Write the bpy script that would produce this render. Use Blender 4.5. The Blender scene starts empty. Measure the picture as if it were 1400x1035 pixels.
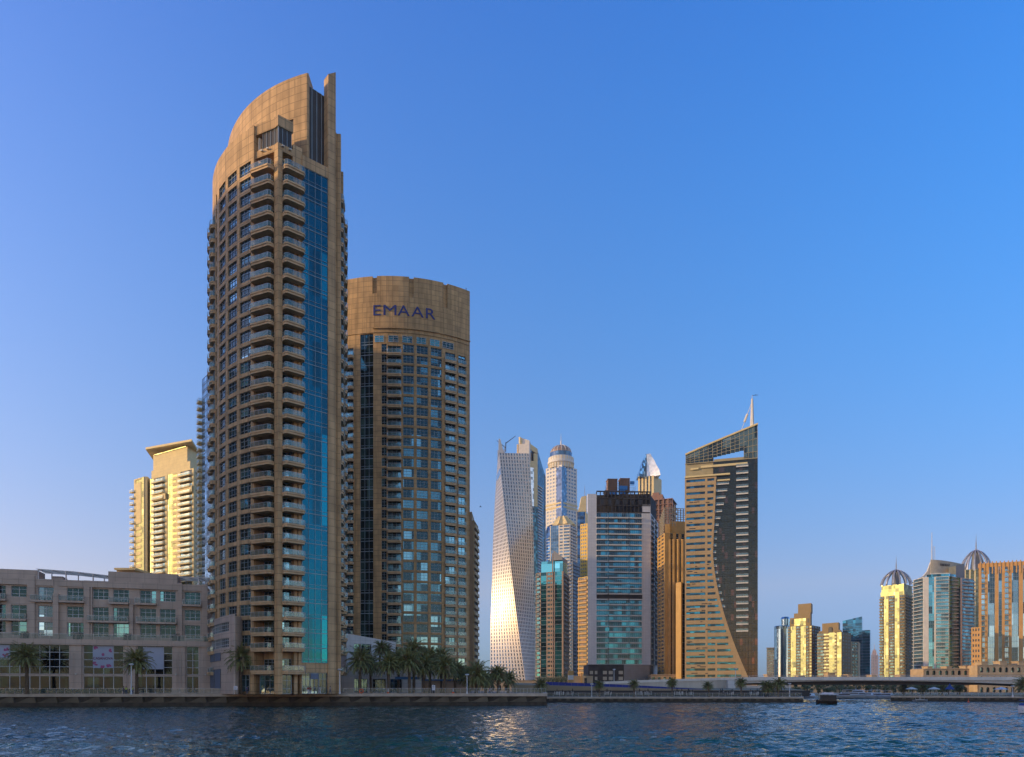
import bpy, math, random
import numpy as np
from mathutils import Vector, Matrix
random.seed(7)
R = math.radians
C = bpy.context.scene
COL = C.collection
# ---------------- camera (metres; water surface is z = 0, camera looks along +Y) -----
FPX, HZ, CZ = 1000.0, 939.0, 4.4
cd = bpy.data.cameras.new('camera'); cam = bpy.data.objects.new('camera', cd); COL.objects.link(cam)
cam.location = (0, 0, CZ); cam.rotation_euler = (R(90), 0, 0)
cd.sensor_width = 36; cd.lens = 36 * FPX / 1400; cd.shift_y = (HZ - 517.5) / 1400
cd.clip_start = 0.5; cd.clip_end = 20000
C.camera = cam
# ---------------- light ----------------
SAZ, SEL = (-0.985, -0.173), R(12)
w = bpy.data.worlds.new('World'); C.world = w; w.use_nodes = True
nt = w.node_tree; nt.nodes.clear()
sky = nt.nodes.new('ShaderNodeTexSky'); sky.sky_type = 'NISHITA'; sky.sun_disc = False
sky.sun_elevation = SEL; sky.sun_rotation = math.atan2(SAZ[0], SAZ[1])
sky.altitude = 0; sky.air_density = 1.0; sky.dust_density = 0.2; sky.ozone_density = 4.0
hs = nt.nodes.new('ShaderNodeHueSaturation'); hs.inputs['Saturation'].default_value = 1.12
bg = nt.nodes.new('ShaderNodeBackground'); bg.inputs['Strength'].default_value = 0.15
out = nt.nodes.new('ShaderNodeOutputWorld')
# smooth tint of the real sky: bluer overhead, a little warmer towards the sun (by direction only; behind the camera lifted as added fill)
tc = nt.nodes.new('ShaderNodeTexCoord'); sx = nt.nodes.new('ShaderNodeSeparateXYZ'); nt.links.new(tc.outputs['Generated'], sx.inputs[0])
def _m(op, a, b=None, c=None):
    n = nt.nodes.new('ShaderNodeMath'); n.operation = op
    for i, v in enumerate((a, b, c)):
        if v is None: continue
        if isinstance(v, (int, float)): n.inputs[i].default_value = v
        else: nt.links.new(v, n.inputs[i])
    return n.outputs[0]
zz = _m('MINIMUM', _m('MAXIMUM', sx.outputs['Z'], 0.0), 0.8); xx_ = _m('MINIMUM', _m('MAXIMUM', sx.outputs['X'], -0.6), 0.6); xz = _m('MULTIPLY', xx_, zz)
cb = nt.nodes.new('ShaderNodeCombineXYZ')
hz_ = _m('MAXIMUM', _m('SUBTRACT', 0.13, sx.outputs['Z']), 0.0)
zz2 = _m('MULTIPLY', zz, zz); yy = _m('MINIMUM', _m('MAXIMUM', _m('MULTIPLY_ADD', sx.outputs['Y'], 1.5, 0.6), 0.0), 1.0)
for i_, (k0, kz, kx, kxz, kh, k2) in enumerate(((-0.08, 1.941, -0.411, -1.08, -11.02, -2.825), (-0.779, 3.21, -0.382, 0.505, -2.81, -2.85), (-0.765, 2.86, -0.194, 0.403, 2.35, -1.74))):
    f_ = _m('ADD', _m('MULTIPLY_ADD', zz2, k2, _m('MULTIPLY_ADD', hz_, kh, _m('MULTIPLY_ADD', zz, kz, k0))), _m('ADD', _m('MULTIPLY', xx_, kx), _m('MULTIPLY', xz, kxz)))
    b_ = (0.82, 0.20, -0.06)[i_]   # sky behind the camera brightened and warmed as added fill for shaded facades
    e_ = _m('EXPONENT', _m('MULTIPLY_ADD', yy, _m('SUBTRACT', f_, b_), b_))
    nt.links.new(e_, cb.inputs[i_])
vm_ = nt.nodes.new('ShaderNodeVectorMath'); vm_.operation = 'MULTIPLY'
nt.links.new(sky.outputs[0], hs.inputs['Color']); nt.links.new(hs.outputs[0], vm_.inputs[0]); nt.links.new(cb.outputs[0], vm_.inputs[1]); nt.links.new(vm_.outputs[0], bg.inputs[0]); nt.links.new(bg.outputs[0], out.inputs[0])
sl = bpy.data.lights.new('sun', 'SUN'); sl.energy = 2.2; sl.angle = R(0.6); sl.color = (1, 0.68, 0.30)
so = bpy.data.objects.new('sun', sl); COL.objects.link(so)
sv = Vector((SAZ[0] * math.cos(SEL), SAZ[1] * math.cos(SEL), math.sin(SEL))).normalized()
so.rotation_euler = sv.to_track_quat('Z', 'Y').to_euler(); so.location = (-300, -100, 80)
C.view_settings.view_transform = 'Standard'; C.view_settings.look = 'None'
C.view_settings.exposure = 0.9; C.view_settings.gamma = 1
C.cycles.max_bounces = 5; C.cycles.glossy_bounces = 3; C.cycles.diffuse_bounces = 2; C.cycles.transparent_max_bounces = 8
C.cycles.caustics_reflective = False; C.cycles.caustics_refractive = False

# ---------------- materials ----------------
M = {}
def lnk(t, a, b): t.links.new(a, b)
def mat(name, col, rough=0.7, metal=0.0, var=0.15, scale=0.3, spec=0.4, joints=None, emit=None, alpha=1.0, bump=0.0, bscale=2.0, streak=0.0):
    m = bpy.data.materials.new(name); m.use_nodes = True; t = m.node_tree; b = t.nodes['Principled BSDF']
    b.inputs['Roughness'].default_value = rough; b.inputs['Metallic'].default_value = metal
    b.inputs['Specular IOR Level'].default_value = spec
    g = t.nodes.new('ShaderNodeNewGeometry')
    no = t.nodes.new('ShaderNodeTexNoise'); no.inputs['Scale'].default_value = scale; no.inputs['Detail'].default_value = 4
    lnk(t, g.outputs['Position'], no.inputs['Vector'])
    mr = t.nodes.new('ShaderNodeMapRange'); mr.inputs['From Min'].default_value = 0.3; mr.inputs['From Max'].default_value = 0.7
    mr.inputs['To Min'].default_value = 1 - var; mr.inputs['To Max'].default_value = 1 + var
    lnk(t, no.outputs[0], mr.inputs[0])
    src = mr.outputs[0]
    if streak:
        mp = t.nodes.new('ShaderNodeMapping'); mp.inputs['Scale'].default_value = (1.1, 1.1, 0.06); lnk(t, g.outputs['Position'], mp.inputs[0])
        n2 = t.nodes.new('ShaderNodeTexNoise'); n2.inputs['Scale'].default_value = 1.0; n2.inputs['Detail'].default_value = 3; lnk(t, mp.outputs[0], n2.inputs['Vector'])
        m2 = t.nodes.new('ShaderNodeMapRange'); m2.inputs['From Min'].default_value = 0.42; m2.inputs['From Max'].default_value = 0.75
        m2.inputs['To Min'].default_value = 1; m2.inputs['To Max'].default_value = 1 - streak; lnk(t, n2.outputs[0], m2.inputs[0])
        mu = t.nodes.new('ShaderNodeMath'); mu.operation = 'MULTIPLY'; lnk(t, src, mu.inputs[0]); lnk(t, m2.outputs[0], mu.inputs[1]); src = mu.outputs[0]
    if joints:
        uv = t.nodes.new('ShaderNodeUVMap'); br = t.nodes.new('ShaderNodeTexBrick'); br.offset = 0
        br.inputs['Scale'].default_value = 1; br.inputs['Brick Width'].default_value = joints[0]; br.inputs['Row Height'].default_value = joints[1]
        br.inputs['Mortar Size'].default_value = joints[2]; br.inputs['Mortar Smooth'].default_value = 0.2
        br.inputs['Color1'].default_value = (1, 1, 1, 1); br.inputs['Color2'].default_value = (1 - joints[4],) * 3 + (1,)
        br.inputs['Mortar'].default_value = (joints[3],) * 3 + (1,)
        lnk(t, uv.outputs[0], br.inputs['Vector'])
        m3 = t.nodes.new('ShaderNodeMath'); m3.operation = 'MULTIPLY'; lnk(t, src, m3.inputs[0]); lnk(t, br.outputs['Color'], m3.inputs[1]); src = m3.outputs[0]
    vm = t.nodes.new('ShaderNodeVectorMath'); vm.operation = 'SCALE'; vm.inputs[0].default_value = col; lnk(t, src, vm.inputs['Scale'])
    lnk(t, vm.outputs[0], b.inputs['Base Color'])
    if bump:
        n4 = t.nodes.new('ShaderNodeTexNoise'); n4.inputs['Scale'].default_value = bscale; n4.inputs['Detail'].default_value = 5; lnk(t, g.outputs['Position'], n4.inputs['Vector'])
        bp = t.nodes.new('ShaderNodeBump'); bp.inputs['Strength'].default_value = bump; bp.inputs['Distance'].default_value = 0.2
        lnk(t, n4.outputs[0], bp.inputs['Height']); lnk(t, bp.outputs[0], b.inputs['Normal'])
    if alpha < 1: b.inputs['Alpha'].default_value = alpha
    M[name] = m; return m

def glass(name, tint, dark=(0.02, 0.03, 0.035), cell=(3.4, 3.4, 3.38), frac=0.35, rough=0.04, mixr=(0.15, 0.95), wob=0.02, interior=0.0):
    """coated window glass: mirror-like with a tint; some cells go dark for rooms and for reflections of buildings not modelled, or show a pale blind"""
    m = bpy.data.materials.new(name); m.use_nodes = True; t = m.node_tree; b = t.nodes['Principled BSDF']
    g = t.nodes.new('ShaderNodeNewGeometry')
    dv = t.nodes.new('ShaderNodeVectorMath'); dv.operation = 'DIVIDE'; dv.inputs[1].default_value = cell; lnk(t, g.outputs['Position'], dv.inputs[0])
    fl = t.nodes.new('ShaderNodeVectorMath'); fl.operation = 'FLOOR'; lnk(t, dv.outputs[0], fl.inputs[0])
    wn = t.nodes.new('ShaderNodeTexWhiteNoise'); lnk(t, fl.outputs[0], wn.inputs['Vector'])
    mr = t.nodes.new('ShaderNodeMapRange'); mr.inputs['From Min'].default_value = frac - 0.06; mr.inputs['From Max'].default_value = frac + 0.25
    mr.inputs['To Min'].default_value = mixr[0]; mr.inputs['To Max'].default_value = mixr[1]; lnk(t, wn.outputs[0], mr.inputs[0])
    mx = t.nodes.new('ShaderNodeMix'); mx.data_type = 'RGBA'; mx.inputs['A'].default_value = dark + (1,); mx.inputs['B'].default_value = tint + (1,)  # dark cells also stand in for dark reflections of the opposite bank
    lnk(t, mr.outputs[0], mx.inputs['Factor'])
    cr = t.nodes.new('ShaderNodeMapRange'); cr.inputs['From Min'].default_value = 0.90; cr.inputs['From Max'].default_value = 0.92; lnk(t, wn.outputs[0], cr.inputs[0])
    mx2 = t.nodes.new('ShaderNodeMix'); mx2.data_type = 'RGBA'; mx2.inputs['B'].default_value = tuple(min(1, c * 1.35 + (.05 if c > .06 else 0)) for c in tint) + (1,)
    lnk(t, cr.outputs[0], mx2.inputs['Factor']); lnk(t, mx.outputs['Result'], mx2.inputs['A'])
    lnk(t, mx2.outputs['Result'], b.inputs['Base Color'])
    b.inputs['Metallic'].default_value = 0.92; b.inputs['Roughness'].default_value = rough
    n4 = t.nodes.new('ShaderNodeTexNoise'); n4.inputs['Scale'].default_value = 0.35; n4.inputs['Detail'].default_value = 2; lnk(t, g.outputs['Position'], n4.inputs['Vector'])
    bp = t.nodes.new('ShaderNodeBump'); bp.inputs['Strength'].default_value = 1.0; bp.inputs['Distance'].default_value = wob
    lnk(t, n4.outputs[0], bp.inputs['Height']); lnk(t, bp.outputs[0], b.inputs['Normal'])
    M[name] = m; return m

mat('tan', (0.62, 0.40, 0.205), 0.75, var=0.17, joints=(2.3, 1.69, 0.08, 0.55, 0.18), streak=0.32)
mat('tan_soffit', (0.36, 0.27, 0.19), 0.8)
mat('balcony_tan', (0.60, 0.41, 0.235), 0.75, var=0.15, scale=0.8)
mat('emaar_tan', (0.60, 0.375, 0.175), 0.75, var=0.17, joints=(2.9, 1.64, 0.08, 0.55, 0.20), streak=0.34)
mat('pinkish', (0.57, 0.45, 0.37), 0.75, var=0.10, joints=(3.2, 1.8, 0.06, 0.70, 0.06), streak=0.10)
mat('pinkish_dark', (0.45, 0.33, 0.23), 0.8, var=0.1)
mat('louvre', (0.07, 0.06, 0.055), 0.5, joints=(1.1, 0.3, 0.06, 0.45, 0.1))
mat('steel', (0.42, 0.42, 0.44), 0.4, 0.6)
mat('frame', (0.33, 0.38, 0.42), 0.45, 0.3)
mat('frame_white', (0.62, 0.64, 0.68), 0.5)
mat('dark', (0.025, 0.025, 0.028), 0.5)
mat('room', (0.05, 0.05, 0.055), 0.6)
mat('navy', (0.035, 0.045, 0.20), 0.4, var=0.05)
glass('g_low', (0.11, 0.30, 0.32), frac=0.80, cell=(2.4, 2.4, 3.9), mixr=(0.08, 0.6))
glass('g_tower', (0.13, 0.29, 0.35), frac=0.66, cell=(2.9, 2.9, 3.38))
glass('g_shop', (0.02, 0.04, 0.045), frac=0.5, cell=(2.2, 2.2, 2.2))  # tint kept near black in place of the opposite bank's dark reflection
glass('g_strip', (0.006, 0.10, 0.155), frac=0.08, cell=(1.7, 1.7, 10.14), mixr=(0.55, 1.0), wob=0.03)
glass('g_dark', (0.07, 0.17, 0.20), frac=0.5, cell=(2.3, 2.3, 3.2))
glass('g_teal', (0.13, 0.31, 0.32), frac=0.45, cell=(2.7, 2.7, 3.2))
glass('g_blue', (0.14, 0.20, 0.25), frac=0.15, mixr=(.5, 1), cell=(4, 4, 3.5))
glass('g_sky', (0.35, 0.55, 0.70), frac=0.3, cell=(4, 4, 3.5))
glass('g_green', (0.20, 0.22, 0.12), frac=0.02, cell=(3, 3, 3.3), rough=0.44, wob=0.05)
glass('g_smoke', (0.065, 0.058, 0.045), frac=0.2, cell=(1.5, 1.5, 3.4), rough=0.08, mixr=(.75, 1))
mat('rail_glass', (0.26, 0.42, 0.44), 0.12, 0.6, alpha=0.38)
mat('rail_dark', (0.12, 0.20, 0.24), 0.12, 0.5, alpha=0.35)
mat('cream', (0.68, 0.56, 0.30), 0.75, var=0.08, joints=(3, 1.6, 0.05, 0.8, 0.04))
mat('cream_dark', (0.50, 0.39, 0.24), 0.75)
mat('white', (0.62, 0.62, 0.63), 0.6, var=0.06, joints=(1.4, 1.7, 0.05, 0.8, 0.04))
mat('offwhite', (0.62, 0.60, 0.56), 0.65, var=0.08)
mat('cayan_wall', (0.50, 0.475, 0.45), 0.38, 0.5, var=0.06)
mat('sand', (0.42, 0.30, 0.165), 0.75, var=0.08, joints=(3, 3.36, 0.06, 0.8, 0.05))
mat('sand_far', (0.24, 0.175, 0.085), 0.75, var=0.08)
mat('gold', (0.50, 0.31, 0.11), 0.7, var=0.1)
mat('orange', (0.55, 0.31, 0.11), 0.75, var=0.08)
mat('yellow', (0.65, 0.42, 0.08), 0.7, var=0.08)
mat('olive', (0.36, 0.31, 0.19), 0.75, var=0.1)
mat('brown_conc', (0.20, 0.125, 0.09), 0.9, var=0.25, scale=0.2)
mat('grey_conc', (0.22, 0.21, 0.20), 0.9, var=0.2)
mat('black_conc', (0.045, 0.040, 0.036), 0.9, var=0.5, scale=0.25)
mat('grey_panel', (0.20, 0.21, 0.23), 0.6, var=0.08, joints=(2.0, 1.5, 0.04, 0.75, 0.04))
mat('quay', (0.48, 0.40, 0.32), 0.85, var=0.2, scale=0.6, bump=0.3)
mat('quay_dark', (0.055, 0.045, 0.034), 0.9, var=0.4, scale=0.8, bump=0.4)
mat('paving', (0.28, 0.22, 0.19), 0.85, var=0.15, joints=(0.8, 0.8, 0.02, 0.8, 0.1))
mat('earth', (0.34, 0.26, 0.17), 0.95, var=0.2, scale=0.05)
mat('bridge', (0.58, 0.53, 0.49), 0.8, var=0.1, scale=0.1, streak=0.15)
mat('blue_paint', (0.012, 0.03, 0.24), 0.5, var=0.2)
mat('blue_board', (0.15, 0.18, 0.25), 0.6, var=0.08)
mat('banner', (0.40, 0.44, 0.56), 0.7, var=0.04)
mat('rose', (0.40, 0.09, 0.22), 0.7, var=0.3, scale=6)
mat('crimson', (0.16, 0.02, 0.05), 0.7)
mat('trunk', (0.12, 0.085, 0.055), 0.95, var=0.35, scale=4, bump=0.8, bscale=7)
mat('frond', (0.19, 0.195, 0.065), 0.6, var=0.45, scale=0.7)
mat('frond_dry', (0.22, 0.17, 0.08), 0.75, var=0.3, scale=0.7)
mat('leaf', (0.10, 0.115, 0.035), 0.6, var=0.5, scale=0.8)
mat('hedge', (0.022, 0.045, 0.018), 0.7, var=0.5, scale=2)
mat('skin', (0.30, 0.17, 0.11), 0.6, var=0.05)
mat('hair', (0.015, 0.012, 0.01), 0.7)
for n_, c_ in dict(hi_vis=(0.45, 0.62, 0.03), red=(0.25, 0.02, 0.02), blue_cloth=(0.03, 0.08, 0.30), white_cloth=(0.6, 0.6, 0.66), jeans=(0.05, 0.07, 0.13), lilac=(0.36, 0.33, 0.55), orange_buoy=(0.6, 0.10, 0.03), sail_blue=(0.03, 0.06, 0.22)).items():
    mat(n_, c_, 0.75, var=0.08)
mat('boat_white', (0.66, 0.68, 0.72), 0.3, var=0.04)
mat('boat_dark', (0.03, 0.022, 0.018), 0.4)
mat('copper', (0.32, 0.22, 0.16), 0.5, 0.3)

# ---------------- mesh builder (world coordinates) ----------------
class MB:
    def __init__(s): s.v = []; s.f = []; s.m = []
    def add(s, vs, fs, mi=0):
        n = len(s.v); s.v += [tuple(map(float, p)) for p in vs]
        for f in fs: s.f.append(tuple(i + n for i in f)); s.m.append(mi)
    def prism(s, poly, z0, z1, mi=0, top=True, bot=True, ztop=None):
        n = len(poly); zt = ztop or [z1] * n
        a = sum(poly[i][0] * poly[(i + 1) % n][1] - poly[(i + 1) % n][0] * poly[i][1] for i in range(n))
        if a < 0: poly = poly[::-1]; zt = zt[::-1]
        s.add([(p[0], p[1], z0) for p in poly] + [(p[0], p[1], z) for p, z in zip(poly, zt)],
              [(i, (i + 1) % n, n + (i + 1) % n, n + i) for i in range(n)] + ([tuple(range(n, 2 * n))] if top else []) + ([tuple(range(n - 1, -1, -1))] if bot else []), mi)
    def box(s, x0, x1, y0, y1, z0, z1, mi=0): s.prism([(x0, y0), (x1, y0), (x1, y1), (x0, y1)], z0, z1, mi)
    def fbox(s, F, u0, u1, v0, v1, z0, z1, mi=0):  # in a wall frame: u along, v outward
        s.prism([F.p(u0, v0), F.p(u1, v0), F.p(u1, v1), F.p(u0, v1)], z0, z1, mi)
    def arc(s, Cc, r0, r1, a0, a1, z0, z1, mi=0, n=1, ztop=None):
        A = [a0 + (a1 - a0) * i / n for i in range(n + 1)]
        P = [apt(Cc, r1, a) for a in A] + [apt(Cc, r0, a) for a in A[::-1]]
        s.prism(P, z0, z1, mi)
    def bar(s, a, b, r, mi=0, n=4, r2=None):
        a = Vector(a); b = Vector(b); d = b - a
        if d.length < 1e-6: return
        q = d.to_track_quat('Z', 'Y'); r2 = r if r2 is None else r2
        vs = []
        for c, rr in ((a, r), (b, r2)):
            for i in range(n):
                t = 2 * math.pi * (i + .5) / n; vs.append(c + q @ Vector((rr * math.cos(t), rr * math.sin(t), 0)))
        s.add(vs, [(i, (i + 1) % n, n + (i + 1) % n, n + i) for i in range(n)] + [tuple(range(n - 1, -1, -1)), tuple(range(n, 2 * n))], mi)
    def lathe(s, c, prof, mi=0, n=16, sy=1.0):
        vs = []
        for r, z in prof:
            for i in range(n):
                t = 2 * math.pi * i / n; vs.append((c[0] + r * math.cos(t), c[1] + r * sy * math.sin(t), z))
        fs = []
        for k in range(len(prof) - 1):
            for i in range(n):
                j = (i + 1) % n; fs.append((k * n + i, k * n + j, (k + 1) * n + j, (k + 1) * n + i))
        fs.append(tuple(range(n - 1, -1, -1))); fs.append(tuple(range((len(prof) - 1) * n, len(prof) * n)))
        s.add(vs, fs, mi)
    def merge(s, o, pos, rz, off=0):
        c, n_ = math.cos(rz), math.sin(rz); n = len(s.v)
        s.v += [(pos[0] + x * c - y * n_, pos[1] + x * n_ + y * c, pos[2] + z) for x, y, z in o.v]
        s.f += [tuple(i + n for i in f) for f in o.f]; s.m += [m + off for m in o.m]
    def mesh(s, name, mats, org=(0, 0, 0), smooth=False):
        me = bpy.data.meshes.new(name)
        V = np.array(s.v, dtype=float) - np.array(org)
        me.from_pydata(V.tolist(), [], s.f)
        for m in mats: me.materials.append(M[m])
        if len(mats) > 1: me.polygons.foreach_set('material_index', s.m)
        uv = me.uv_layers.new(name='UVMap'); W_ = np.array(s.v, dtype=float); dat = []
        for f in s.f:
            a, b, c = W_[f[0]], W_[f[1]], W_[f[2]]
            nx = (b[1]-a[1])*(c[2]-a[2])-(b[2]-a[2])*(c[1]-a[1]); ny = (b[2]-a[2])*(c[0]-a[0])-(b[0]-a[0])*(c[2]-a[2]); nz = (b[0]-a[0])*(c[1]-a[1])-(b[1]-a[1])*(c[0]-a[0])
            h = math.hypot(nx, ny)
            if h > abs(nz) * 0.3:
                tx, ty = -ny / h, nx / h
                for i in f: p = W_[i]; dat += [p[0] * tx + p[1] * ty, p[2]]
            else:
                for i in f: p = W_[i]; dat += [p[0], p[1]]
        uv.data.foreach_set('uv', dat)
        if smooth: me.polygons.foreach_set('use_smooth', [True] * len(me.polygons))
        me.update(); return me

def apt(Cc, r, a):  # point on an arc; a = 0 faces the camera side (-Y), positive to the left
    return (Cc[0] - r * math.sin(a), Cc[1] - r * math.cos(a))
def a_of_px(Cc, r, px, lo=-75, hi=66):
    best = None
    for i in range(1401):
        a = R(lo + (hi - lo) * i / 1400); x, y = apt(Cc, r, a)
        if -math.sin(a) * (0 - x) + -math.cos(a) * (0 - y) < 0: continue
        e = abs(700 + FPX * x / y - px)
        if best is None or e < best[0]: best = (e, a)
    return best[1]
def XY(px, D): return ((px - 700) * D / FPX, D)
def ZP(py, D): return CZ + (HZ - py) * D / FPX

class Fr:  # wall frame: origin a, direction to b (left to right as seen from outside)
    def __init__(s, a, b):
        s.a = a; s.L = math.hypot(b[0] - a[0], b[1] - a[1]); s.d = ((b[0] - a[0]) / s.L, (b[1] - a[1]) / s.L); s.n = (s.d[1], -s.d[0]); s.rz = math.atan2(s.d[1], s.d[0])
    def p(s, u, v=0.0): return (s.a[0] + s.d[0] * u + s.n[0] * v, s.a[1] + s.d[1] * u + s.n[1] * v)
    def p3(s, u, v, z): return s.p(u, v) + (z,)
    def u(s, px):  # distance along the wall at which a sight line meets it
        k = (px - 700) / FPX
        return (k * s.a[1] - s.a[0]) / (s.d[0] - k * s.d[1])
    def D(s, u): return s.p(u)[1]

def tag(o, label=None, cat=None, group=None, kind=None):
    if label: o['label'] = label
    if cat: o['category'] = cat
    if group: o['group'] = group
    if kind: o['kind'] = kind
    return o
def link(name, data, parent=None, loc=(0, 0, 0), rz=0.0):
    o = bpy.data.objects.new(name, data); COL.objects.link(o); o.parent = parent
    o.location = loc; o.rotation_euler = (0, 0, rz); return o
def thing(name, label, cat, loc, group=None, kind=None, rz=0.0):
    return tag(link(name, None, None, loc, rz), label, cat, group, kind)
def one(name, mb, mats, label=None, cat=None, group=None, kind=None, org=None, smooth=False):
    if org is None:
        V = np.array(mb.v); org = (float(V[:, 0].mean()), float(V[:, 1].mean()), float(V[:, 2].min()))
    return tag(link(name, mb.mesh(name, mats, org, smooth), None, org), label, cat, group, kind)
def part(T, name, mb, mats, label=None, parent=None, kind=None, smooth=False):
    if not mb.v: return None
    org = T.location
    o = link(name, mb.mesh(name, mats, tuple(org), smooth), parent or T)
    if label: o['label'] = label
    if kind: o['kind'] = kind
    return o

PROTO = {}
class Pool:
    """repeated parts of one thing: the first cap as objects that share meshes, the rest as one"""
    def __init__(s, T, name, mats, cap=100, sub=None): s.T = T; s.name = name; s.mats = mats; s.cap = cap; s.e = []; s.sub = sub
    def add(s, key, mb, pos, rz, submb=None): s.e.append((key, mb, pos, rz, submb))
    def flush(s):
        if not s.e: return
        o = s.T.location
        def score(e):
            p = e[2]; n = (math.sin(e[3]), -math.cos(e[3])); d = math.hypot(p[0], p[1]) or 1.0
            f = -(p[0] * n[0] + p[1] * n[1]) / d
            return (0 if f > 0.12 and abs(p[0] / (p[1] or 1.0)) < 0.72 else 1, math.hypot(d, p[2]))
        s.e.sort(key=score)
        for key, mb, p, rz, sm in s.e[:s.cap]:
            k = (s.name, key, tuple(s.mats))
            if k not in PROTO: PROTO[k] = mb.mesh(s.name, s.mats)
            ob = link(s.name, PROTO[k], s.T, (p[0] - o[0], p[1] - o[1], p[2] - o[2]), rz)
            if sm is not None:
                k2 = (s.sub[0], key, tuple(s.sub[1]))
                if k2 not in PROTO: PROTO[k2] = sm.mesh(s.sub[0], s.sub[1])
                link(s.sub[0], PROTO[k2], ob)
        if s.e[s.cap:]:
            big = MB(); nm = len(s.mats); subs = 0
            for key, mb, p, rz, sm in s.e[s.cap:]:
                big.merge(mb, p, rz)
                if sm is not None: big.merge(sm, p, rz, nm); subs = 1
            part(s.T, s.name, big, s.mats + (s.sub[1] if subs else []), kind='stuff')
        s.e = []

WC = {}
def window_mb(w, h, style=1, fr=0.07, dp=0.10):
    """pane (mat 0) in plane y=0 looking to -y, origin at lower left; frame bars (mat 1)"""
    k = (round(w, 2), round(h, 2), style, fr)
    if k in WC: return k, WC[k]
    m = MB(); m.add([(0, 0, 0), (w, 0, 0), (w, 0, h), (0, 0, h)], [(0, 1, 2, 3)], 0)
    def b(x0, x1, z0, z1): m.add([(x0, -dp, z0), (x1, -dp, z0), (x1, -dp, z1), (x0, -dp, z1), (x0, 0, z0), (x1, 0, z0), (x1, 0, z1), (x0, 0, z1)],
                                 [(0, 1, 2, 3), (0, 4, 5, 1), (3, 2, 6, 7), (0, 3, 7, 4), (1, 5, 6, 2)], 1)
    if style >= 0:
        b(0, w, 0, fr); b(0, w, h - fr, h); b(0, fr, fr, h - fr); b(w - fr, w, fr, h - fr)
    if style in (1, 2): 
        nv = max(2, round(w / 1.3)) if style == 1 else max(2, round(w / 0.95))
        for i in range(1, nv): b(w * i / nv - fr / 2, w * i / nv + fr / 2, fr, h - fr)
        zt = h * (0.70 if style == 1 else 0.78)
        for i in range(nv): b(w * i / nv + fr / 2, w * (i + 1) / nv - fr / 2, zt, zt + fr)
        if style == 1:
            for i in range(nv): b(w * i / nv + fr / 2, w * (i + 1) / nv - fr / 2, h * .27, h * .27 + fr)
    if style == 3:  # curtain wall: many verticals, a double transom
        nv = max(1, round(w / 1.55))
        for i in range(1, nv): b(w * i / nv - .03, w * i / nv + .03, fr, h - fr)
        b(fr, w - fr, h * .24, h * .24 + fr)
    if style == 4:
        nv = max(2, round(w / 2.2))
        for i in range(1, nv): b(w * i / nv - fr / 2, w * i / nv + fr / 2, fr, h - fr)
    WC[k] = m; return k, m
BC = {}
def balcony_mb(w, d, t=0.35, h=1.1, ch=0.0, lip=0.0, solid=False):
    k = (round(w, 2), round(d, 2), t, h, ch, lip, solid)
    if k in BC: return k, BC[k][0], BC[k][1]
    m = MB(); r = MB()
    P = [(0, 0.25), (0, -d + ch), (ch, -d), (w - ch, -d), (w, -d + ch), (w, 0.25)] if ch > 0 else [(0, 0.25), (0, -d), (w, -d), (w, 0.25)]
    m.prism(P, -t, 0, 0)
    if lip:
        Q = [(x + (w / 2 - x) * lip * 0.25, y * (1 - lip)) if y < 0 else (x, y) for x, y in P]; m.prism(Q, -t - 0.45, -t - 0.002, 0)
    path = [p if p[1] < 0 else (p[0], 0.0) for p in P]
    path = [(min(max(x, .06), w - .06), min(y + .06, 0.0)) for x, y in path]
    if solid:
        for a, b in zip(path, path[1:]):
            dx, dy = b[0] - a[0], b[1] - a[1]; L = math.hypot(dx, dy); nx, ny = dy / L * .06, -dx / L * .06
            m.prism([(a[0] - nx, a[1] - ny), (b[0] - nx, b[1] - ny), (b[0] + nx * .9, b[1] + ny * .9), (a[0] + nx * .9, a[1] + ny * .9)], 0.002, h, 0)
        r = None
    else:
        for a, b in zip(path, path[1:]):
            r.add([(a[0], a[1], .08), (b[0], b[1], .08), (b[0], b[1], h - .06), (a[0], a[1], h - .06)], [(0, 1, 2, 3)], 0)
            r.bar((a[0], a[1], h), (b[0], b[1], h), .045, 1)
            r.bar((a[0], a[1], 0), (a[0], a[1], h), .04, 1)
            L = math.hypot(b[0] - a[0], b[1] - a[1])
            for i in range(1, int(L / 1.4) + 1):
                f = i / (int(L / 1.4) + 1); r.bar((a[0] + (b[0] - a[0]) * f, a[1] + (b[1] - a[1]) * f, 0), (a[0] + (b[0] - a[0]) * f, a[1] + (b[1] - a[1]) * f, h), .03, 1)
    BC[k] = (m, r); return k, m, r

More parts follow.
